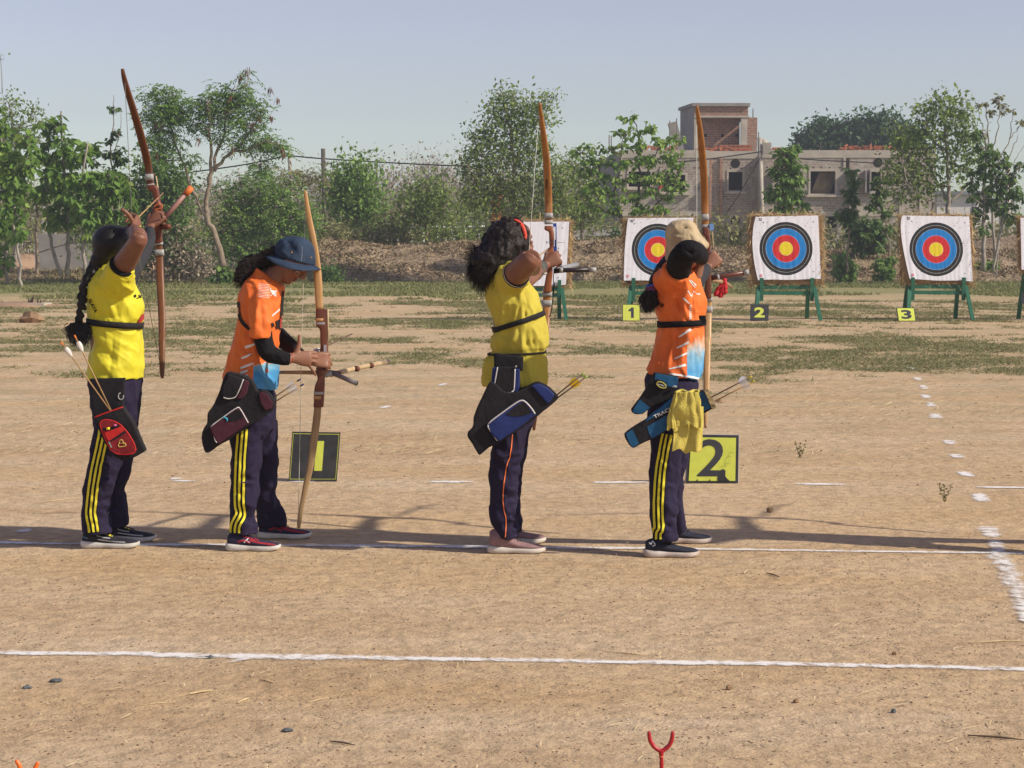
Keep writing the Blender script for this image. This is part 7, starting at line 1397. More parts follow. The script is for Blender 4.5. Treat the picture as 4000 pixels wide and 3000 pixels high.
# bow
WB2=wood('bow_bamboo_pale',(0.50,0.30,0.125),(0.40,0.215,0.08)); WB2b=wood('bow_bamboo_grey',(0.36,0.24,0.12),(0.26,0.165,0.08)); WR2=wood('riser_dark_brown',(0.155,0.048,0.024),(0.11,0.034,0.018)); MMET=mat('clamp_metal',(0.42,0.42,0.42),(0.32,0.32,0.32),0.35,20,metal=0.6)
Yq=Y2+.06; bw2=empty('recurve_bow',P('3',985,1200,.06),'pale bamboo bow standing on its tip in front of the second archer','bow','wooden bows')
bowlimb(bw2,'upper_limb','3',[(862,90,13,Yq),(868,130,15,Yq),(880,220,19,Yq),(900,340,23,Yq),(925,470,26,Yq),(947,620,29,Yq),(960,760,31,Yq),(966,880,30,Yq),(970,1000,28,Yq)],WB2,.011)
bowlimb(bw2,'lower_limb','4',[(909,400,28,Yq),(900,510,30,Yq),(886,620,30,Yq),(868,760,29,Yq),(850,880,26,Yq),(822,1000,23,Yq),(800,1110,20,Yq),(782,1200,18,Yq),(772,1270,17,Yq),(768,1314,11,Yq)],WB2b,.011)
g=rows_loft('3',[(944,990,1030,985,0,.020),(944,1050,1030,1050,0,.022),(946,1110,1034,1108,0,.024),(950,1125,1036,1125,0,.024),(974,1142,1036,1140,0,.024),(978,1220,1036,1220,0,.024),(978,1300,1038,1300,0,.024),(956,1325,1038,1320,0,.028),(952,1348,1036,1348,0,.028),(978,1362,1030,1362,0,.022),(984,1400,1024,1400,0,.021),(948,1432,1026,1426,0,.024),(948,1480,1020,1480,0,.024),(958,1520,1012,1520,0,.023),(938,1570,1012,1566,0,.024),(932,1620,1010,1618,0,.023),(930,1690,1006,1688,0,.023),(925,1738,1003,1736,0,.021)],Yq,20,70,p=5); obj('riser',remesh(g,.0045,1),WR2,bw2)
g=Geo()
for c,x,y,h,w_,m_ in (('3',985,1100,22,40,MMET),('3',978,1072,26,32,WB2),('4',915,340,22,40,MMET),('4',908,372,24,34,WB2)):
    A=PW(c,x,y-h/2,Yq); B=PW(c,x,y+h/2,Yq); obj('clamp' if m_ is MMET else 'limb_root',tube([A,B],[(w_*.5*Yq/F*1.02,.0245)]*2,16,wd=(1,0,0),p=5),m_,bw2)
obj('bow_string',tube([P('3',866,165,.06),P('3',862,330,.06),P('3',852,700,.06),P('3',832,1300,.06),P('4',780,500,.06),P('4',770,1000,.06),P('4',766,1245,.06)],.0015,5),MSTRW,bw2)
obj('sight_rod',tube([P('3',1036,990,.04),P('3',1037,1230,.04)],.0032,6),MSTK,bw2); obj('clicker_plate',box(P('3',1004,1330,.03),P('3',1024,1262,.038)),MSHG,bw2,smooth=False)
obj('arrow_rest',tube([P('3',905,1340,.03),P('3',970,1300,.05),P('3',978,1290,.05)],.002,5),MSHG,bw2)
MBAMB=mat('bamboo_rod',(0.55,0.38,0.17),(0.34,0.21,0.09),0.35,26,spec=0.5)
st=empty('stabilizer_set',P('3',1000,1480,.1),'bamboo stabilizer rods crossing behind the second archer\'s bow grip','stabilizer')
obj('rear_rod',tube([P('3',640,1472,.16),P('3',800,1472,.13),P('3',960,1474,.10)],[.0085,.0095,.0105],12),MBAMB,st); obj('joint',tube([P('3',1005,1466,.07),P('3',1135,1482,.09)],.0115,10),WR2,st)
obj('collar',tube([P('3',1015,1495,.05),P('3',1070,1478,.05)],.0125,12),MTAPE,st); obj('long_rod',tube([P('3',1060,1490,.09),P('3',1250,1440,.45),P('3',1496,1390,.8)],[.0125,.0125,.0125],12),mat('pale_cane',(0.55,0.42,0.25),(0.40,0.28,0.15),0.5,24),st)
obj('short_rod',tube([P('3',1075,1480,.05),P('3',1180,1525,-.02),P('3',1255,1556,-.06)],[.0115,.0115,.0125],12),mat('grey_rod',(0.22,0.20,0.19),(0.16,0.14,0.14),0.5,20),st)
for t in (.45,.7):
    q=P('3',1060+436*t,1490-100*t,.09+.71*t); obj('node_ring',tube([q+(-.006,-.006,.001),q+(.006,.006,-.001)],.0142,12),WR2,st)
a_=arrow('B',(1960,360),(870,880),Yq+.25,Yq-.02,MSHD,MFW,MBV,'speckled arrow the second archer is fitting across her bow','arrows nocked on the strings')
# ================================================================== ARCHER 3 (curly hair, yellow shirt)
Y3=9.64
MYS3=cloth('yellow_cotton',(0.50,0.425,0.062),(0.44,0.37,0.05),0.8,0.4,24)
a3=empty('person',(W(2010,2150,Y3)[0],Y3,0),'archer in a yellow tee with loose curly hair and a red headband','person','archers on the shooting line')
P=lambda c,x,y,d: PW(c,x,y,Y3+d)
tor=[(330,1150,450,1130,0,.08),(268,1190,490,1180,0,.135),(248,1245,540,1215,0,.165),(250,1310,588,1290,0,.172),(268,1375,612,1370,0,.165),(290,1445,630,1430,0,.158),(300,1500,642,1490,0,.152),(290,1565,651,1560,0,.15),(282,1620,652,1620,0,.15),
       (285,110,653,105,0,.152,'6'),(286,165,648,165,0,.150,'6'),(290,205,628,207,0,.142,'6'),(262,228,636,232,0,.150,'6'),(236,260,642,262,0,.160,'6'),(224,320,645,320,0,.165,'6'),(218,425,642,418,0,.172,'6')]
g=rows_loft('5',tor,Y3,40,70)
tube([P('F',560,1230,-.07),P('F',605,1190,-.15),P('F',630,1170,-.19),P('F',664,1150,-.225)],[.085,.078,.070,.063],18,g=g,M=14)
me=remesh(g,.0058,4)
F_=folds_px('F',[(720,1280,700,1500,-.16,.010,.006),(745,1240,780,1480,-.15,.010,-.006),(770,1220,860,1450,-.14,.012,.006),(700,1300,640,1450,-.17,.012,-.005),(600,1250,520,1420,-.17,.014,.004),(700,1490,460,1500,-.16,.016,.004),(700,1500,680,1700,-.15,.008,-.004),(860,1300,930,1500,-.12,.012,-.004)],Y3)
F_ += folds_px('5',[(460,1330,430,1430,-.16,.010,.006),(490,1330,510,1440,-.15,.010,-.006),(470,1480,480,1640,-.15,.010,.006),(500,1500,520,1640,-.15,.010,-.006),(440,1500,400,1640,-.15,.012,.005),(540,1470,600,1600,-.13,.012,.005),(330,1510,310,1620,-.15,.012,.005),(370,1510,350,1640,-.15,.012,-.005)],Y3)
F_ += folds_px('6',[(320,60,330,200,-.15,.012,.006),(380,40,400,210,-.15,.012,-.006),(500,20,470,215,-.15,.012,.006),(540,30,560,200,-.14,.012,-.005),(600,60,600,200,-.12,.010,.005),(260,250,240,400,-.16,.014,.006),(510,250,530,400,-.16,.012,.006),(570,240,600,400,-.14,.014,-.006)],Y3)+rand_folds('5',34,270,620,1300,1600,-.16,Y3,85,20,120,.010,.004,41)
displace(me,F_,.0028,13,ridge=(.0034,10,(1.6,.8,.5),.12)); sh3=obj('shirt',me,MYS3,a3); bv=bvh_of(sh3)
# sleeve bands
ax_=P('F',720,1080,-.27)-P('F',640,1170,-.20); ax_ /= np.linalg.norm(ax_); cc=P('F',664,1150,-.226)
for k,(a,b,m_) in enumerate(((-.006,.0015,MBLKC),(.0015,.0050,MWHITE),(.0050,.012,MBLKC))): obj('sleeve_band',tube([cc+ax_*a,cc+ax_*b],[.0645-.0004*k,.0641-.0004*k],26),m_,sh3)
cs=P('5',460,1450,0); obj('chest_strap',band(bv,cs,(-.34,0,1.0),.024,.002),MSTRAP,a3)
obj('waist_belt',band(bv,P('6',460,212,0),(-.04,0,1.0),.010,.003),MSTRAP,a3)
# body
g=Geo(); hc=P('s',2006,952,.02); L3=head(g,hc,(.80,.58,.02),(-.05,-.05,1),1.0)
tube([P('s',1995,1000,.01),P('s',1985,1040,.01),P('s',1975,1080,0),P('s',2000,1250,0),P('s',2020,1450,0)],[.05,.052,.075,.09,.09],14,g=g,M=16)
tr_p=[(265,350,620,350,0,.12),(258,450,622,450,0,.155),(262,520,600,520,0,.172),(268,600,575,600,0,.165),(278,690,548,690,0,.15)]
tr_n=legrows([(270,600,552,600,.088),(282,700,525,700,.086),(286,790,500,790,.082),(275,900,472,900,.078),(268,1000,462,1000,.072),(267,1100,455,1100,.068),(270,1200,448,1200,.066),(277,1290,450,1290,.066),(305,1345,455,1345,.068),(330,1408,463,1404,.068)],-.08,-.12)
tr_f=legrows([(350,600,560,600,.085),(355,700,538,700,.084),(365,790,526,790,.082),(375,880,509,880,.078),(360,960,485,960,.072),(355,1060,475,1060,.068),(352,1160,469,1160,.066),(355,1240,473,1240,.066),(368,1310,480,1310,.066),(390,1364,488,1360,.062)],.09,.20)
core(g,'6',tr_p,Y3,(.09,.09)); core(g,'6',tr_n,Y3,(.06,.04,.03,.026),0,.02); core(g,'6',tr_f,Y3,(.06,.035,.028,.026),0,.02)
tube([P('F',560,1230,-.08),P('F',625,1180,-.18),P('F',690,1110,-.26),P('F',770,1030,-.325),P('F',832,965,-.365),P('F',850,940,-.365)],[.062,.059,.058,.055,.048,.034],18,g=g,M=22)
tube([P('F',842,955,-.365),P('F',862,1010,-.29),P('F',872,1070,-.19),P('F',868,1095,-.12)],[.045,.044,.036,.026],14,g=g,M=14)
hand(g,P('F',868,1096,-.115),(-.15,.9,.15),(-.9,.2,0),(-.1,0,1),.95,((50,70,50),)*4)
tube([P('s',2030,1110,.06),P('s',2060,1092,.16),P('s',2095,1065,.36),P('s',2118,1044,.48),P('s',2126,1038,.535)],[.045,.040,.034,.028,.025],14,g=g,M=18)
hand(g,P('C',645,940,.545),(.80,.22,.50),(.15,1,-.2),(-.4,0,.9),.95,((50,75,50),(60,80,50),(70,80,50),(75,80,50)),((.7,.3,.6),(.6,.8,.3),(.4,1,0)))
b3=obj('body',remesh(g,.0042,2),[MSK,MLIP,MBROW],a3)
# bracer on the bow arm
g=tube([P('s',2090,1070,.34),P('s',2104,1054,.42),P('s',2119,1038,.485)],[.0365,.034,.0295],16,M=8); obj('arm_guard',g,mat('camo_guard',(0.10,0.105,0.09),(0.035,0.037,0.032),0.6,60),a3)
wc=P('C',665,950,.525); obj('red_wrist_thread',tube([PW('C',x,y,Y3+.49) for x,y in ((620,862),(680,890),(708,940),(695,1000),(655,1050))],.0022,6,M=20),MRP,a3)
g=Geo(); tube([PW('C',x,y,Y3+.600) for x,y in ((770,745),(840,745),(865,790),(845,860))],.0035,6,g=g,M=14); obj('finger_sling',g,MBLKC,a3)
# hair: volume + curls
hr=[(540,492,690,505,.02,.05),(440,530,755,560,.01,.088),(360,590,785,620,0,.105),(300,670,806,700,0,.115),(262,750,815,770,0,.12),(215,830,790,830,-.01,.122),(165,900,745,880,-.02,.12),(125,970,690,935,-.03,.115),(140,1040,620,990,-.04,.105),(185,1110,545,1050,-.05,.09),(235,1180,440,1110,-.05,.06),(275,1225,350,1165,-.05,.03)]
g=rows_loft('F',hr,Y3,34,44); r=np.random.RandomState(12); me12=curly(g,r,260,4200,.0013,.060,lambda o: (-.25,0,-1.0))
def rf2(r):
    ang=r.uniform(150,235); a=radians(ang); c=P('F',250,960,-.02); o=c+np.array([cos(a)*.035,r.uniform(-.05,.05),-sin(a)*.06]); d=np.array([cos(a),r.randn()*.2,-sin(a)*.8+.1]); L=.03+.03*r.rand(); ph=r.rand()*6
    return [o+d*L*t+np.array([sin(t*9+ph),0,cos(t*8+ph)])*.006*t for t in np.linspace(0,1,7)]
me3=strands(260,rf2,w=.0008,r=r); hair3=obj('hair',join_mesh(me12,me3,'hair'),MHAIRB,a3); bv=bvh_of(hair3)
bvs=None
gs=rows_loft('F',hr,Y3,34,44); ms=remesh(gs,.007,3); bvs=bvh_of(ms); H_=[hit(bvs,*px('F',x,y),.013) for x,y in catmull([(632,512),(680,535),(718,580),(740,640),(750,690),(750,722)],16)]; H_=[h for h in H_ if h is not None]
obj('headband',tube(H_,[(.0042+.004*sin(pi*i/15),.003) for i in range(len(H_))],10,wd=(1,0,.2)),mat('coral_band',(0.78,0.085,0.045),(0.70,0.07,0.04),0.45),a3); bpy.data.meshes.remove(ms)
# trousers
g=rows_loft('6',tr_p,Y3,36,20); rows_loft('6',tr_n,Y3,28,44,g=g); rows_loft('6',tr_f,Y3,28,44,g=g); me=remesh(g,.0058,4)
F_=folds_px('6',[(500,850,400,940,-.13,.014,.006),(470,880,360,900,-.14,.012,-.006),(290,850,400,900,-.17,.014,.006),(470,1050,370,1120,-.13,.014,.006),(450,1130,340,1180,-.15,.012,-.005),(290,1000,380,1060,-.17,.014,.005),(300,1290,420,1240,-.16,.012,.006),(310,1330,430,1300,-.16,.012,-.006),(440,1350,350,1370,-.16,.010,.005),(420,1280,350,1340,-.16,.010,.005)],Y3)+rand_folds('6',26,290,440,850,1380,-.16,Y3,-15,25,80,.011,.0045,51)
displace(me,F_,.003,12,ridge=(.0038,8,(1.2,1,.9),.3)); t3=obj('trousers',me,MNAVY,a3); bv=bvh_of(t3); pp=[(418,740),(410,820),(402,880),(385,930),(374,985),(364,1050),(359,1110),(358,1180),(366,1240),(376,1290),(375,1350),(372,1408)]
g=Geo(); decal_strip(bv,pp,7,g,c='6',off=.0018); obj('piping_edge',g,MSTRB,t3); g=Geo(); decal_strip(bv,pp,3.6,g,c='6',off=.003); obj('orange_piping',g,mat('orange_piping',(0.85,0.20,0.07)),t3)
MMAU=mat('mauve_knit',(0.30,0.18,0.175),(0.24,0.14,0.14),0.85,40,0.3,220); MMAUL=mat('mauve_dark',(0.15,0.085,0.085),rough=0.8); MCRM=mat('cream_sole',(0.60,0.55,0.48),(0.48,0.43,0.37),0.7,18)
shoe(a3,px('6',262,0)[0],px('6',634,0)[0],px('6',0,1518)[1],MMAU,MCRM,MMAUL,high=.030); shoe(a3,px('6',300,0)[0],px('6',636,0)[0],px('6',0,1453)[1],MMAU,MCRM,MMAUL,high=.025)
# quiver
MQBL=cloth('quiver_blue',(0.022,0.036,0.145),(0.016,0.026,0.105),0.6); q3=empty('quiver',P('6',400,550,-.22),'black and royal blue hip quiver hanging on the third archer','quiver','hip quivers')
obj('belt_flap',puffy('6',[(296,212),(490,238),(486,330),(300,330)],Y3-.215,.022,.005,3),MQB,q3)
pkm=obj('blue_pocket',puffy('6',[(288,308),(466,318),(464,440),(446,474),(300,468),(278,430)],Y3-.236,.040,.0045,4),MQBL,q3); pb=obj('black_pocket_front',puffy('6',[(316,300),(438,306),(432,440),(420,466),(380,476),(318,468),(297,445)],Y3-.246,.03,.0045,4),MQB,q3); b_=bvh_of(pb); g=Geo(); decal_tube(b_,[(321,306),(308,380),(300,440),(318,464),(378,472),(416,464),(428,440),(434,318)],.0032,g,c='6',off=0); obj('piping',g,MPIPE,pb)
obj('stud',ellipsoid(P('6',440,301,-.252),(.005,.004,.005),n=10,k=6),MTAPE,q3)
bd=[(286,400),(380,470),(480,452),(540,415),(585,400),(640,425),(690,468),(716,505),(660,560),(560,640),(470,705),(390,760),(330,795),(262,830),(208,876),(190,860),(155,800),(128,760),(128,730),(160,695),(163,640),(180,590),(220,500),(246,450)]
bo=obj('body_panel',puffy('6',smooth_poly(bd,80),Y3-.262,.062,.005,5,.002),MQB,q3); bvb=bvh_of(bo)
mo=obj('mouth_panel',puffy('6',[(540,425),(592,412),(645,440),(692,484),(652,545),(622,520),(580,470)],Y3-.272,.03,.0045,4),MQBL,q3)
lp=obj('long_pocket',puffy('6',[(256,690),(270,655),(440,530),(480,515),(510,530),(572,612),(460,700),(328,790),(285,745)],Y3-.285,.040,.0045,4),MQBL,q3); b_=bvh_of(lp); g=Geo(); decal_tube(b_,[(322,782),(280,738),(260,692),(274,660),(350,602),(440,538),(478,522),(505,534),(540,572),(564,608)],.0036,g,c='6',off=0); obj('piping',g,MPIPE,lp); g=Geo(); decal_poly(b_,[(372,612),(450,548),(482,532),(502,545),(546,600),(480,622),(430,626)],g,c='6'); obj('black_mesh',g,MQB,lp)
MYV=mat('yellow_vane',(0.75,0.50,0.03),rough=0.5); MLIME=mat('lime_nock',(0.50,0.75,0.10),rough=0.4)
arrow('6',(690,498),(884,342),Y3-.235,Y3-.25,MSHD,MYV,MLIME,'brown arrow with lime nock, upper of two in the blue quiver',AG,fl=(.045,.05),fw=.014); arrow('6',(700,512),(904,362),Y3-.225,Y3-.24,MSHD,MYV,MLIME,'brown arrow with yellow vanes, lower of two in the blue quiver',AG,fl=(.045,.05),fw=.014)
# bow
WB3=wood('bow_wood_honey',(0.36,0.165,0.048),(0.27,0.11,0.032)); WR3=wood('riser_honey_brown',(0.29,0.095,0.038),(0.22,0.068,0.026))
Yz=Y3+.60; bw3=empty('recurve_bow',P('5',660,1050,.6),'honey brown bow with a blue plastic sight held by the third archer','bow','wooden bows')
bowlimb(bw3,'upper_limb','5',[(595,38,10,Yz-.27),(600,90,15,Yz-.25),(612,190,21,Yz-.20),(626,300,25,Yz-.14),(638,410,28,Yz-.09),(646,540,29,Yz-.04),(650,660,30,Yz),(652,750,30,Yz),(652,820,28,Yz)],WB3)
bowlimb(bw3,'lower_limb','5',[(640,1260,30,Yz),(640,1340,30,Yz),(637,1420,29,Yz-.02),(632,1500,27,Yz-.05),(618,90,25,Yz-.09,'6'),(600,300,23,Yz-.15,'6'),(582,480,20,Yz-.20,'6'),(566,620,17,Yz-.25,'6'),(556,714,11,Yz-.27,'6')],WB3)
g=rows_loft('C',[(638,160,800,160,0,.022),(636,235,806,230,0,.024),(680,262,812,255,0,.024),(722,285,815,280,0,.024),(728,400,822,400,0,.024),(730,500,824,500,0,.024),(730,600,824,600,0,.025),(640,690,826,680,0,.03),(636,745,822,742,0,.03),(700,780,800,775,0,.022),(716,850,800,850,0,.021),(712,940,798,940,0,.021),(680,1050,800,1050,0,.024),(665,1150,795,1150,0,.024),(640,1290,778,1290,0,.024),(622,1370,775,1370,0,.023),(612,1470,772,1470,0,.021)],Yz,20,70,p=5); obj('riser',remesh(g,.0045,1),WR3,bw3)
for c,x,y,h,w_ in (('5',652,768,36,31),('5',652,810,26,31),('5',643,1277,24,36),('5',641,1335,42,37)):
    obj('tape_band',tube([PW(c,x-.5,y-h/2,Yz),PW(c,x+.5,y+h/2,Yz)],[(w_*.5*Yz/F*1.07,.0165)]*2,14,wd=(1,0,0),p=3),MTAPE,bw3)
MBLP=mat('blue_plastic',(0.03,0.085,0.36),(0.025,0.07,0.30),0.4)
for (x0,y0,x1,y1) in ((808,112,872,178),(790,565,878,684),(838,435,874,565)): obj('sight_block',box(PW('C',x0,y1,Yz-.02),PW('C',x1,y0,Yz+.004)),MBLP,bw3,smooth=False)
for x in (826,866): obj('sight_rod',tube([PW('C',x,175,Yz-.012),PW('C',x,440,Yz-.012)],.0015 if x==826 else .0030,6),MTAPE if x==826 else MBLP,bw3)
g=Geo(); tube([PW('C',725,487,Yz-.03),PW('C',1040,490,Yz-.02)],.0012,5,g=g); obj('sight_pin',g,MSHG,bw3); obj('pin_ring',tube([PW('C',690+20*cos(t),486+17*sin(t),Yz-.03) for t in np.linspace(0,2*pi,14)],.0013,5),MBLKC,bw3)
hn3=P('s',2064,1010,-.08); obj('bow_string',tube([P('5',584,165,.6-.25),hn3,P('6',560,640,.6-.25)],.0015,5),MSTRW,bw3)
st=empty('stabilizer_set',P('C',900,1040,.6),'black and grey stabilizer rods on the third archer\'s bow','stabilizer')
obj('black_rod',tube([PW('C',820,1055,Yz),PW('C',1000,1036,Yz),PW('C',1512,1028,Yz-.02)],[.0125,.0115,.0118],12),mat('rod_black',(0.022,0.014,0.016),rough=0.35),st); obj('rod_tip',tube([PW('C',1510,1028,Yz-.02),PW('C',1655,1027,Yz-.02)],[.0125,.0130],14),MTAPE,st); obj('tape_joint',tube([PW('C',928,1036,Yz-.001),PW('C',1000,1034,Yz-.001)],.0140,12),MTAPE,st)
obj('grey_rod',tube([PW('C',880,1010,Yz+.03),PW('C',1270,925,Yz+.30)],.0125,12),mat('rod_grey',(0.26,0.27,0.28),(0.21,0.22,0.23),0.45,30),st); obj('rear_rod',tube([PW('C',300,1160,Yz-.12),PW('C',480,1120,Yz-.08),PW('C',660,1085,Yz-.03)],[.006,.008,.0095],10),mat('rod_dark_red',(0.09,0.03,0.025),rough=0.4),st); obj('white_tip',tube([PW('C',590,1090,Yz-.05),PW('C',668,1080,Yz-.03)],.011,12),MPIPE,st)
g=Geo(); tube([PW('C',832,850,Yz-.05),PW('C',822,1050,Yz-.05),PW('C',815,1250,Yz-.05),PW('C',832,1330,Yz-.05),PW('5',676,1330,Yz-.05),PW('5',668,1390,Yz-.05),PW('5',655,1424,Yz-.05)],.0022,6,g=g,M=30); tube([PW('C',826,1250,Yz-.052),PW('C',808,1400,Yz-.052),PW('C',804,1640,Yz-.052)],.002,6,g=g,M=14); obj('sling_cord',g,MBLKC,bw3)
arrow('C',(740,590),(480,790),Yz+.1,Y3-.07,MSH,MFW,MNO,'arrow drawn on the third archer\'s string','arrows nocked on the strings')
obj('arrow_shelf',box(PW('C',660,700,Yz-.03),PW('C',712,665,Yz)),MTAPE,bw3,smooth=False)
decal_text(bvh_of([o for o in bw3.children if o.name.startswith('upper_limb')][0]),'LAMBR','5',640,560,-85,13,MBLKC,bw3,0.0); decal_text(bvh_of([o for o in bw3.children if o.name.startswith('upper_limb')][0]),'4 2011','5',645,688,-85,10,MBLKC,bw3,0.0)
# ================================================================== ARCHER 4 (khaki hat, towel)
Y4=9.58
MOJ4=orange_jersey('orange_jersey_faded','8',556,60,330,Y4-.15,0.42)
a4=empty('person',(W(2620,2160,Y4)[0],Y4,0),'archer in an orange jersey and khaki camouflage hat at full draw','person','archers on the shooting line')
P=lambda c,x,y,d: PW(c,x,y,Y4+d)
tor=[(435,1085,560,1090,0,.08),(400,1110,612,1125,0,.13),(368,1150,628,1160,0,.162),(345,1195,636,1205,0,.172),(336,1260,656,1260,0,.17),(342,1330,678,1320,0,.165),(358,1400,673,1392,0,.152),(370,1460,660,1452,0,.142),(368,1530,664,1530,0,.14),(356,1610,664,1610,0,.142),(365,60,664,60,0,.142,'8'),(352,150,662,150,0,.143,'8'),(328,230,660,232,0,.148,'8'),(294,300,652,322,0,.156,'8'),(285,336,635,380,0,.16,'8')]
g=rows_loft('7',tor,Y4,40,64)
tube([P('7',440,1200,-.07),P('7',465,1165,-.15),P('7',478,1140,-.20),P('7',486,1120,-.225)],[.080,.074,.066,.061],18,g=g,M=14)
me=remesh(g,.0058,4)
F_=folds_px('D',[(540,1240,500,1650,-.17,.010,-.007),(580,1200,640,1500,-.16,.012,.006),(330,1350,530,1240,-.17,.014,.006),(300,1380,480,1360,-.17,.012,-.006),(620,1200,760,1500,-.15,.012,-.005),(240,1560,460,1600,-.17,.014,.005),(700,1150,820,1500,-.13,.012,.006),(300,1600,420,1650,-.17,.012,-.005)],Y4)
F_ += folds_px('7',[(495,1240,480,1440,-.16,.009,-.006),(530,1250,540,1440,-.16,.012,.006),(590,1230,600,1430,-.14,.012,-.005),(380,1500,400,1640,-.14,.012,.006),(430,1500,420,1640,-.14,.012,-.006),(600,1480,560,1600,-.12,.014,.005),(370,1400,450,1380,-.16,.012,.005)],Y4)+folds_px('8',[(500,60,440,340,-.14,.008,-.005),(400,60,350,280,-.14,.014,.006),(450,80,380,320,-.14,.014,-.005),(560,60,540,200,-.13,.012,.005),(310,300,420,280,-.15,.012,.005),(600,100,620,340,-.12,.012,-.005)],Y4)+rand_folds('7',34,360,640,1250,1600,-.16,Y4,80,25,110,.010,.004,61)
displace(me,F_,.0028,13,ridge=(.0034,10.5,(1.4,.8,.6),.3)); sh4=obj('shirt',me,MOJ4,a4); bv=bvh_of(sh4)
g=Geo()
for c,a,b,w0,w1 in (('8',(502,110),(578,60),6,10),('8',(488,182),(565,142),5,9),('8',(472,252),(552,214),4,8),('8',(438,318),(545,290),4,10),('7',(558,1252),(582,1292),4,4),('7',(582,1292),(588,1268),4,2),('7',(530,1300),(568,1336),7,4)): decal_strip(bv,[a,((a[0]+b[0])/2,(a[1]+b[1])/2+1),b],[w0,w0*.5+w1*.5,w1],g,c=c,step=4)
for k in range(8): decal_strip(bv,[(567,1352+k*12),(582,1348+k*12)],4,g,c='7',step=2)
for q in ((565,1182),(575,1196),(585,1208),(594,1218),(580,1186),(590,1196),(600,1206)): decal_strip(bv,[q,(q[0]+10,q[1]+14)],3.5,g,c='7',step=2)
for q in ((592,1254),(602,1258),(614,1268),(624,1272),(632,1270)): decal_strip(bv,[q,(q[0]+3,q[1]+9)],3.5,g,c='7',step=2)
obj('white_print',g,MWHITE,sh4); decal_text(bv,'NIHI','7',372,1335,28,22,MBLKC,sh4,.03)
g=Geo(); decal_strip(bv,[(440,349),(500,357),(560,366),(630,379)],7,g,c='8',off=.003); obj('hem_lining',g,MWHITE,sh4)
obj('chest_strap',band(bv,P('7',515,1462,0),(-.055,0,1.0),.028,.003),MBLKC,a4)
h_=hit(bv,*px('7',640,1440),.012); obj('strap_buckle',box(h_-(.018,.004,.016),h_+(.014,.006,.016)),MBLKC,a4,smooth=False)
# body
g=Geo(); hc=P('s',2676,962,.0); L4=head(g,hc,(.62,.76,.02),(-.1,-.05,.98),.98)
tube([P('s',2660,1010,0),P('s',2650,1040,0),P('s',2640,1075,0),P('s',2655,1200,0),P('s',2640,1400,0)],[.05,.052,.075,.09,.09],14,g=g,M=16)
tr_p=[(300,345,612,380,0,.13),(280,400,620,420,0,.160),(285,480,610,480,0,.17),(300,600,595,600,0,.165),(312,700,582,700,0,.15)]
tr_n=legrows([(298,600,585,600,.088),(314,740,560,740,.086),(325,850,530,850,.082),(313,980,510,980,.076),(308,1080,500,1080,.071),(314,1200,493,1200,.068),(322,1300,483,1300,.068),(328,1370,490,1370,.07),(331,1425,497,1420,.072)],-.08,-.17)
tr_f=legrows([(400,600,596,600,.085),(420,760,578,760,.084),(430,870,569,870,.08),(430,960,552,960,.075),(428,1060,530,1060,.07),(432,1160,522,1160,.066),(442,1240,533,1240,.066),(458,1310,545,1310,.068),(474,1386,553,1350,.068)],.09,.25)
core(g,'8',tr_p,Y4,(.09,.09)); core(g,'8',tr_n,Y4,(.06,.04,.03,.026),0,.02); core(g,'8',tr_f,Y4,(.06,.035,.028,.026),0,.02)
NA=[(400,1180,-.12,.052),(440,1040,-.20,.048),(490,850,-.28,.042),(590,690,-.34,.038),(700,660,-.345,.036),(810,690,-.28,.032),(880,750,-.19,.028),(905,815,-.13,.025),(900,860,-.10,.0245)]
tube([P('D',x,y,d) for x,y,d,r_ in NA],[q[3] for q in NA],16,g=g,M=40)
hand(g,P('D',898,862,-.10),(-.12,.35,-.92),(-.85,.45,0),(.2,.3,0),.92,((30,55,40),(35,60,45),(40,60,45),(45,60,45)),((.7,.6,.5),(.8,.7,.2),(.8,.8,0)))
tube([P('s',2670,1130,.05),P('s',2710,1105,.14),P('s',2740,1070,.32),P('s',2757,1050,.46),P('s',2759,1047,.52)],[.045,.040,.034,.027,.024],14,g=g,M=18)
hand(g,P('D',1000,985,.535),(.62,.22,.62),(.15,1,-.2),(-.4,0,.9),.95,((50,75,50),(60,80,50),(70,80,50),(75,80,50)),((.7,.3,.6),(.6,.8,.3),(.4,1,0)))
b4=obj('body',remesh(g,.0042,2),[MSK2,MLIP,MBROW],a4)
MBLK4=cloth('black_sleeve',(0.010,0.009,0.011),(0.007,0.006,0.008),0.85,0.4,40)
pts=[P('D',x,y,d) for x,y,d,r_ in NA[1:8]]; pts[0]=P('D',445,1060,-.195); asleeve(a4,pts,[.0585,.0585,.0550,.0520,.0470,.0400,.0310],MBLK4,7,amp=.005)
pts=[P('s',2668,1135,.05),P('s',2710,1107,.14),P('s',2740,1072,.32),P('s',2757,1050,.455)]; asleeve(a4,pts,[.047,.043,.037,.0295],MDGREY,8)
wc=P('D',905,870,-.108); obj('bracelet',tube([wc+np.array([.030*cos(t)*.9,.026*sin(t),.030*cos(t)*.35]) for t in np.linspace(0,2*pi,24)],.0022,6),mat('silver',(0.6,0.6,0.6),rough=0.25,metal=0.9),a4)
g=Geo(); tube([PW('D',x,y,Y4+.57) for x,y in ((1140,840),(1165,870),(1140,920),(1200,1000))],.0035,6,g=g,M=14); obj('finger_sling',g,MBLKC,a4)
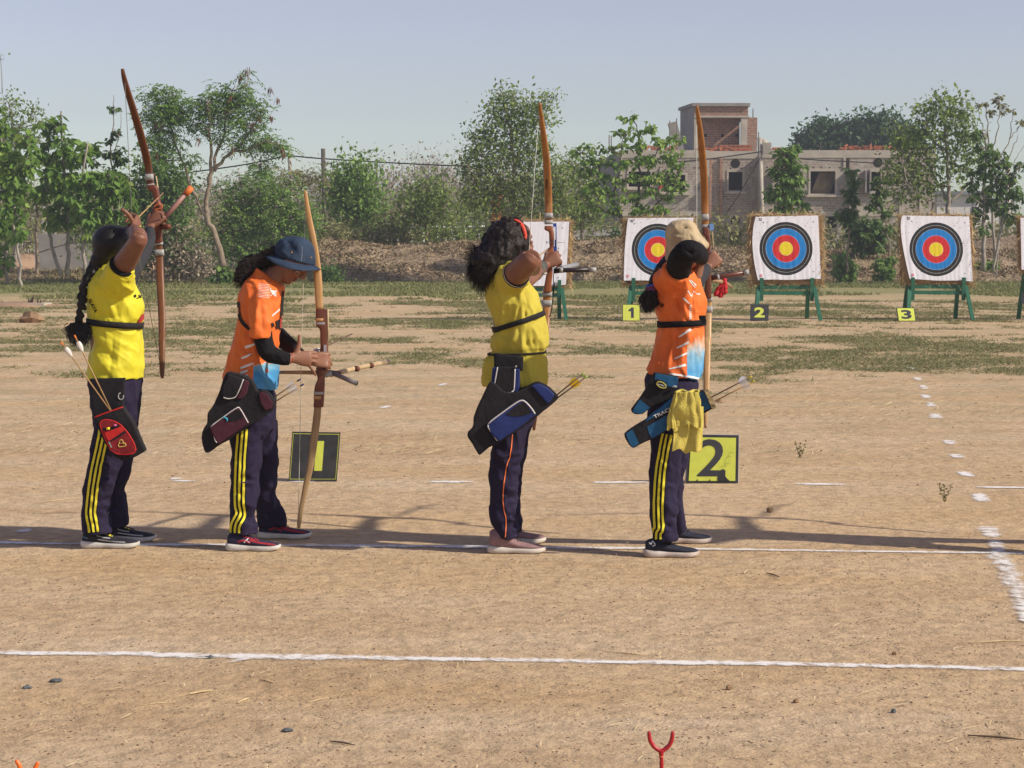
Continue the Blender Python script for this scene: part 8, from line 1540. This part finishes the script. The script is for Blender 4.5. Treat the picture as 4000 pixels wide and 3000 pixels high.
# hat
MKH=mat('khaki_camo',(0.50,0.40,0.255),(0.34,0.26,0.155),0.9,17,0.45,50,spec=0.1,detail=1.5,dist=0.006)
g=rows_loft('D',[(440,42,640,34,0,.035),(330,72,740,70,0,.066),(240,160,812,158,0,.085),(192,290,862,265,0,.094),(198,420,925,365,0,.100),(210,560,985,440,0,.106),(195,690,1036,500,0,.112),(172,790,1040,560,0,.118),(166,845,1012,612,0,.120),(200,868,990,620,0,.105)],Y4,38,40)
me=remesh(g,.005,3); displace(me,folds_px('D',[(240,360,620,390,-.1,.010,.005),(260,300,580,360,-.1,.012,-.005),(680,320,740,480,-.1,.008,-.006),(230,640,330,640,-.1,.008,.004),(220,700,320,705,-.1,.008,-.004),(210,760,300,765,-.1,.008,.004),(500,120,700,250,-.08,.014,-.005),(850,450,980,560,-.1,.012,.005),(380,120,420,260,-.08,.012,.005)],Y4),.004,20); ht=obj('hat',me,MKH,a4); bv=bvh_of(ht); g=Geo()
for x,y in ((578,208),(615,198)): ellipsoid(hit(bv,*px('D',x,y),.001),(.0035,.002,.0035),g,10,6)
obj('eyelet',g,MBROW,ht)
# ponytail
pt=[(250,850,.0,.03),(200,920,-.02,.030),(110,1010,-.05,.027),(40,1110,-.06,.024)]
g=tube([P('D',x,y,d) for x,y,d,r_ in pt]+[P('7',330,1200,-.065),P('7',318,1245,-.065)],[.034,.030,.027,.026,.022,.016],12,M=20); ellipsoid(P('7',302,1318,-.065),(.026,.026,.040),g); me1=remesh(g,.005,2); displace(me1,(),.005,30)
def rf(r):
    o=P('7',312,1262,-.065)+r.randn(3)*.010; ph=r.rand()*6; sx_=r.randn()*.020; return [o+np.array([sx_*sin(t*3.0)-.008*t,r.randn()*.001+.014*sin(3*t+ph),-.085*t]) for t in np.linspace(0,1,8)]
obj('hair',join_mesh(me1,strands(500,rf,w=.0016,r=np.random.RandomState(6)),'hair'),MHAIR,a4)
g=Geo()
for k,(m_) in enumerate([MBLP,mat('scrunchie_maroon',(0.22,0.03,0.06)),mat('scrunchie_violet',(0.10,0.04,0.16))]): obj('scrunchie',tube([P('7',326-4*k,1222+13*k,-.065)+np.array([.021*cos(t),.021*sin(t),.004*sin(t*3)]) for t in np.linspace(0,2*pi,20)],.0065,8),m_,a4)
# trousers
g=rows_loft('8',tr_p,Y4,36,20); rows_loft('8',tr_n,Y4,28,44,g=g); rows_loft('8',tr_f,Y4,28,44,g=g); me=remesh(g,.0058,4)
F_=folds_px('8',[(560,880,500,1000,-.08,.014,.005),(520,1240,440,1180,0,.012,.006),(530,1260,460,1250,.05,.010,-.006),(490,1290,420,1200,-.2,.014,.006),(480,1350,400,1320,-.22,.012,-.006),(340,1340,420,1380,-.23,.010,.005),(330,860,420,900,-.17,.012,.005),(340,1050,470,1100,-.2,.016,.004)],Y4)+rand_folds('8',20,330,480,880,1400,-.2,Y4,15,25,80,.011,.0045,71)+rand_folds('8',7,440,530,1060,1340,.1,Y4,15,25,60,.010,.0045,72)
displace(me,F_,.003,12,ridge=(.0036,8,(1.2,1,.9),-.2)); t4=obj('trousers',me,MNAVY,a4); bv=bvh_of(t4)
tripes(t4,bv,'8',[(425,740),(412,800),(398,880),(386,950),(376,1040),(371,1120),(368,1200),(370,1280),(372,1350),(358,1375),(356,1422)])
MSHN=mat('dark_navy_knit',(0.024,0.026,0.042),(0.015,0.017,0.028),0.8,40,0.3,220); MSOL4=mat('offwhite_sole',(0.58,0.53,0.48),(0.36,0.27,0.22),0.7,14)
s_=shoe(a4,px('8',283,0)[0],px('8',640,0)[0],px('8',0,1543)[1],MSHN,MSOL4,MBLKC,[(MWHITE,[(.07,62),(.11,54),(.13,66),(.18,54)],4),(MWHITE,[(.18,54),(.175,50),(.13,47)],3),(mat('sole_peach',(0.50,0.28,0.20)),[(.22,22),(.3,14),(.36,6)],5)]); shoe(a4,px('8',390,0)[0],px('8',717,0)[0],px('8',0,1453)[1],MSHN,MSOL4,MBLKC,[])
# quiver, arrows, towel
MQT=cloth('quiver_teal_blue',(0.018,0.095,0.20),(0.013,0.070,0.15),0.5); q4=empty('quiver',P('8',400,600,-.22),'black and teal blue tube quiver with a pouch hanging on the fourth archer','quiver','hip quivers')
po=obj('belt_pouch',puffy('8',[(345,340),(500,366),(498,440),(430,520),(330,560),(270,610),(222,615),(196,600),(192,580),(245,510),(285,450),(318,380)],Y4-.232,.050,.005,5,.002),MQB,q4); bvp=bvh_of(po)
for q_ in ([(350,345),(498,372),(496,430),(470,442),(440,430),(360,410),(345,385)],[(248,515),(318,572),(262,606),(205,606),(200,588)]): obj('teal_panel',decal_poly(bvp,q_,c='8'),MQT,po)
em=obj('flap',puffy('8',[(350,390),(366,382),(416,405),(424,430),(415,452),(380,450),(355,425)],Y4-.250,.018,.004,3),MQB,po); be=bvh_of(em); MGLD=mat('badge_yellow',(0.60,0.52,0.12))
g=Geo(); decal_tube(be,[(387+32*cos(t)*.94-9*sin(t)*0,421+10*cos(t)+18*sin(t)) for t in np.linspace(0,2*pi,24)],.0024,g,c='8',off=.001); obj('badge_rim',g,MGLD,em); decal_text(be,'Larelys','8',387,421,17,9.5,MWHITE,em,.01,name='badge_lettering',off=.003)
g=Geo(); ellipsoid(P('8',472,432,-.245),(.012,.006,.006),g,10,6); obj('buckle',g,MSHG,q4)
tb=obj('tube_body',puffy('8',[(148,742),(170,722),(285,650),(460,510),(620,462),(664,455),(700,500),(742,566),(650,612),(480,690),(330,772),(250,806),(203,832),(182,815),(158,775)],Y4-.285,.066,.005,6,.002),MQB,q4); bt4=bvh_of(tb)
for q_ in ([(285,655),(300,612),(440,515),(478,500),(470,545),(340,628),(290,655)],[(295,690),(470,590),(470,680),(325,768),(308,735)],[(158,738),(200,708),(242,800),(206,824),(185,808)],[(622,475),(660,468),(722,560),(650,598),(640,540)]): obj('teal_panel',decal_poly(bt4,q_,c='8'),MQT,tb)
decal_text(bt4,'TRACK','8',400,598,-27,18,MWHITE,tb,.01,1.4,name='side_lettering',off=.003)
g=Geo(); A=P('8',676,456,-.268); B=P('8',728,572,-.268); d_=B-A; d_ /= np.linalg.norm(d_); beam(A,B,.062,.020,(1,0,.4),g=g); obj('mouth_block',g,mat('patterned_foam',(0.45,0.34,0.16),(0.10,0.07,0.04),0.8,70,detail=1.0),q4,smooth=False)
MWN=mat('yellow_nock',(0.75,0.60,0.05),rough=0.4)
arrow('8',(712,500),(974,364),Y4-.262,Y4-.28,MSHD,MFW,MWN,'dark arrow with white vanes, upper of two in the teal quiver',AG,fl=(.030,.040),fw=.020); arrow('8',(730,528),(992,392),Y4-.252,Y4-.27,MSH,MFW,MWN,'tan arrow with white vanes, lower of two in the teal quiver',AG,fl=(.030,.040),fw=.020)
# towel: two hanging folds with terry texture
MTOW=mat('yellow_terry',(0.56,0.47,0.11),(0.47,0.39,0.085),0.95,30,1.0,130,spec=0.05,dist=0.004)
def towel_sheet(outline,Yf,seed,amp,nfold):
    """outline rows: (y, xL, xR)"""
    V=[]; nu,nv=44,50; ys=[o[0] for o in outline]
    for j in range(nv+1):
        tv=j/nv; y=ys[0]+(ys[-1]-ys[0])*tv; xl=np.interp(y,ys,[o[1] for o in outline]); xr=np.interp(y,ys,[o[2] for o in outline]); yb=outline[-1][3] if False else 0
        for i in range(nu+1):
            tu=i/nu; yy=y+10*tv*sin(tu*7+seed)+8*tv*sin(tu*15+seed*2); d=amp*(0.4+tv)*sin(tu*nfold+seed+1.5*sin(2*tv+seed)+2*sin(tu*3+seed))+.012*noise.noise(Vector((tu*5,tv*3,seed))); V.append(PW('8',xl+(xr-xl)*tu,yy,Yf-d))
    me=mesh_np('sheet',V,[(j*(nu+1)+i,j*(nu+1)+i+1,(j+1)*(nu+1)+i+1,(j+1)*(nu+1)+i) for j in range(nv) for i in range(nu)]); return me
tw=empty('towel',P('8',545,480,-.30),'yellow terry towel draped over the fourth archer\'s quiver','towel')
for nm,ol,yf,sd,am,nf in (('front_fold',[(468,480,630),(520,470,640),(580,455,640),(640,450,648),(690,455,650)],Y4-.312,1.0,.006,8),('left_fold',[(480,470,520),(560,445,500),(640,430,500),(715,420,505)],Y4-.300,2.5,.005,5),('back_fold',[(560,500,655),(650,470,655),(760,462,652),(850,455,650)],Y4-.294,3.7,.006,7)):
    o_=obj(nm,towel_sheet(ol,yf,sd,am,nf),MTOW,tw); s=o_.modifiers.new('s','SOLIDIFY'); s.thickness=.006
g=Geo(); tube([P('8',478,472,-.305),P('8',520,462,-.275),P('8',560,470,-.305),P('8',600,460,-.28),P('8',632,462,-.300)],[.008,.010,.009,.010,.008],10,g=g,M=20); me=remesh(g,.004,1); displace(me,(),.003,40); obj('top_fold',me,MTOW,tw)
# bow
WB4=wood('bow_wood_amber',(0.34,0.145,0.038),(0.25,0.10,0.026)); WB4b=wood('bow_bamboo_light',(0.48,0.30,0.13),(0.37,0.215,0.09)); WR4=wood('riser_mahogany',(0.16,0.048,0.024),(0.115,0.034,0.018))
Yk=Y4+.60; bw4=empty('recurve_bow',P('7',690,1060,.6),'amber bow with pale lower limb held by the fourth archer','bow','wooden bows')
bowlimb(bw4,'upper_limb','7',[(618,55,9,Yk-.27),(624,110,16,Yk-.25),(636,200,22,Yk-.21),(648,320,27,Yk-.15),(658,440,29,Yk-.09),(665,560,29,Yk-.04),(668,680,29,Yk),(670,780,28,Yk),(672,850,27,Yk)],WB4)
bowlimb(bw4,'lower_limb','7',[(692,1300,28,Yk),(690,1380,29,Yk),(688,1480,29,Yk-.03),(687,1600,29,Yk-.08),(684,120,28,Yk-.11,'8'),(682,280,27,Yk-.16,'8'),(680,400,25,Yk-.20,'8'),(678,520,21,Yk-.23,'8'),(675,620,17,Yk-.26,'8'),(673,700,10,Yk-.27,'8')],WB4b)
g=rows_loft('D',[(912,200,1056,195,0,.022),(918,300,1062,290,0,.024),(920,340,1066,340,0,.024),(975,375,1075,370,0,.024),(990,500,1082,500,0,.024),(1000,640,1086,640,0,.024),(950,760,1092,750,0,.028),(946,850,1094,845,0,.028),(1005,890,1085,890,0,.021),(1000,1000,1085,1000,0,.021),(955,1060,1090,1060,0,.024),(955,1130,1092,1130,0,.024),(975,1250,1095,1250,0,.024),(958,1400,1098,1400,0,.024),(965,1520,1100,1520,0,.022),(985,1590,1104,1590,0,.02)],Yk,20,70,p=5); obj('riser',remesh(g,.0045,1),WR4,bw4)
for c,x,y,h,w_ in (('7',670,777,40,29),('7',672,836,24,30),('7',692,1308,24,31),('7',691,1374,42,32)):
    obj('tape_band',tube([PW(c,x-.5,y-h/2,Yk),PW(c,x+.5,y+h/2,Yk)],[(w_*.5*Yk/F*1.07,.0165)]*2,14,wd=(1,0,0),p=3),MTAPE,bw4)
MLB=mat('pale_blue_block',(0.18,0.32,0.58),(0.15,0.28,0.52),0.45)
for (x0,y0,x1,y1) in ((1062,122,1140,252),(1072,662,1150,778)): obj('sight_block',box(PW('D',x0,y1,Yk-.02),PW('D',x1,y0,Yk+.004)),MLB,bw4,smooth=False)
obj('sight_rod',tube([PW('D',1122,250,Yk-.01),PW('D',1130,480,Yk-.01),PW('D',1158,775,Yk-.01)],.0022,6),MSTK,bw4)
obj('bow_string',tube([P('7',616,180,.6-.25),P('s',2722,1040,-.05),P('8',668,640,.6-.26)],.0015,5),MSTRW,bw4)
st=empty('stabilizer_set',P('D',1200,1170,.6),'brown stabilizer rod with grey tape bands on the fourth archer\'s bow','stabilizer')
obj('rod',tube([PW('D',1100,1190,Yk),PW('D',1250,1165,Yk),PW('D',1740,1085,Yk-.02)],[.0125,.0115,.0120],12),mat('rod_brown',(0.13,0.045,0.03),(0.09,0.03,0.02),0.35,20),st); obj('rod_tip',tube([PW('D',1730,1087,Yk-.02),PW('D',1835,1068,Yk-.02)],.0130,14),MTAPE,st); obj('tape_joint',tube([PW('D',1205,1175,Yk-.001),PW('D',1255,1166,Yk-.001)],.0138,12),MTAPE,st)
obj('rear_rod',tube([PW('D',800,1240,Yk-.1),PW('D',950,1205,Yk-.03)],.0095,10),mat('rod_gold',(0.40,0.20,0.08),rough=0.4),st); obj('white_band',tube([PW('D',872,1213,Yk-.065),PW('D',952,1198,Yk-.04)],.011,12),MPIPE,st)
obj('long_rod',tube([PW('D',1100,1225,Yk+.05),PW('D',1350,1270,Yk+.5),PW('D',1510,1365,Yk+.6)],[.011,.011,.006],10),mat('rod_tan',(0.36,0.23,0.13),(0.26,0.16,0.09),0.5,20),st)
rb=empty('red_ribbon',PW('D',1350,1240,Yk+.42),'red cloth ribbon knotted on the fourth archer\'s long stabilizer rod','ribbon'); MRB=cloth('red_ribbon',(0.55,0.035,0.040),(0.42,0.025,0.03),0.7)
g=Geo(); ellipsoid(PW('D',1352,1250,Yk+.40),(.014,.012,.024),g); ellipsoid(PW('D',1345,1285,Yk+.40),(.012,.010,.010),g); obj('knot',displace(remesh(g,.004,1),(),.004,60),MRB,rb)
for pts in ([(1345,1270),(1270,1350),(1215,1430),(1185,1545)],[(1350,1280),(1310,1400),(1280,1500),(1280,1570)],[(1360,1270),(1370,1380),(1365,1490)],[(1355,1275),(1330,1400),(1330,1520)]):
    Q=catmull([PW('D',x,y,Yk+.40) for x,y in pts],14); g=Geo(); V=[]
    for i,q in enumerate(Q): w_=.012+.003*sin(i*1.3); V += [q+(-w_,.003*sin(i),0),q+(0,-.006,0),q+(w_,.003*cos(i),0)]
    g.add(V,[(i*3+k,i*3+k+1,i*3+k+4,i*3+k+3) for i in range(13) for k in (0,1)]); o_=obj('ribbon_tail',g,MRB,rb); s=o_.modifiers.new('s','SOLIDIFY'); s.thickness=.002
# ================================================================== the next archer stands just past the right edge; her shadow falls into view
def copy_tree(o,parent=None,d=(0,0,0)):
    c=o.copy(); COL.objects.link(c); c.parent=parent
    if parent is None: c.location=Vector(o.location)+Vector(d)
    for ch in list(o.children): copy_tree(ch,c)
    return c
a5=copy_tree(a4,None,(1.97,0.0,0)); a5['label']='next archer of the line standing just outside the right edge'; b5=copy_tree(bw4,None,(1.97,0,0)); b5['label']='bow of the archer outside the right edge'; s5=copy_tree(st,None,(1.97,0,0)); s5['label']='stabilizer rods of the archer outside the right edge'
# ================================================================== HAZE
hm,hnt,hout=nodes_of('haze'); pv=N(hnt,'ShaderNodeVolumePrincipled'); pv.inputs['Color'].default_value=(0.80,0.86,0.95,1); pv.inputs['Density'].default_value=0.0009; pv.inputs['Anisotropy'].default_value=0.2
hnt.links.new(pv.outputs[0],hout.inputs['Volume'])
hz=obj('haze',box((-120,-6,-1.3),(120,175,13.0)),hm,kind='stuff',smooth=False,label='thin pale haze over the whole field',cat='haze')
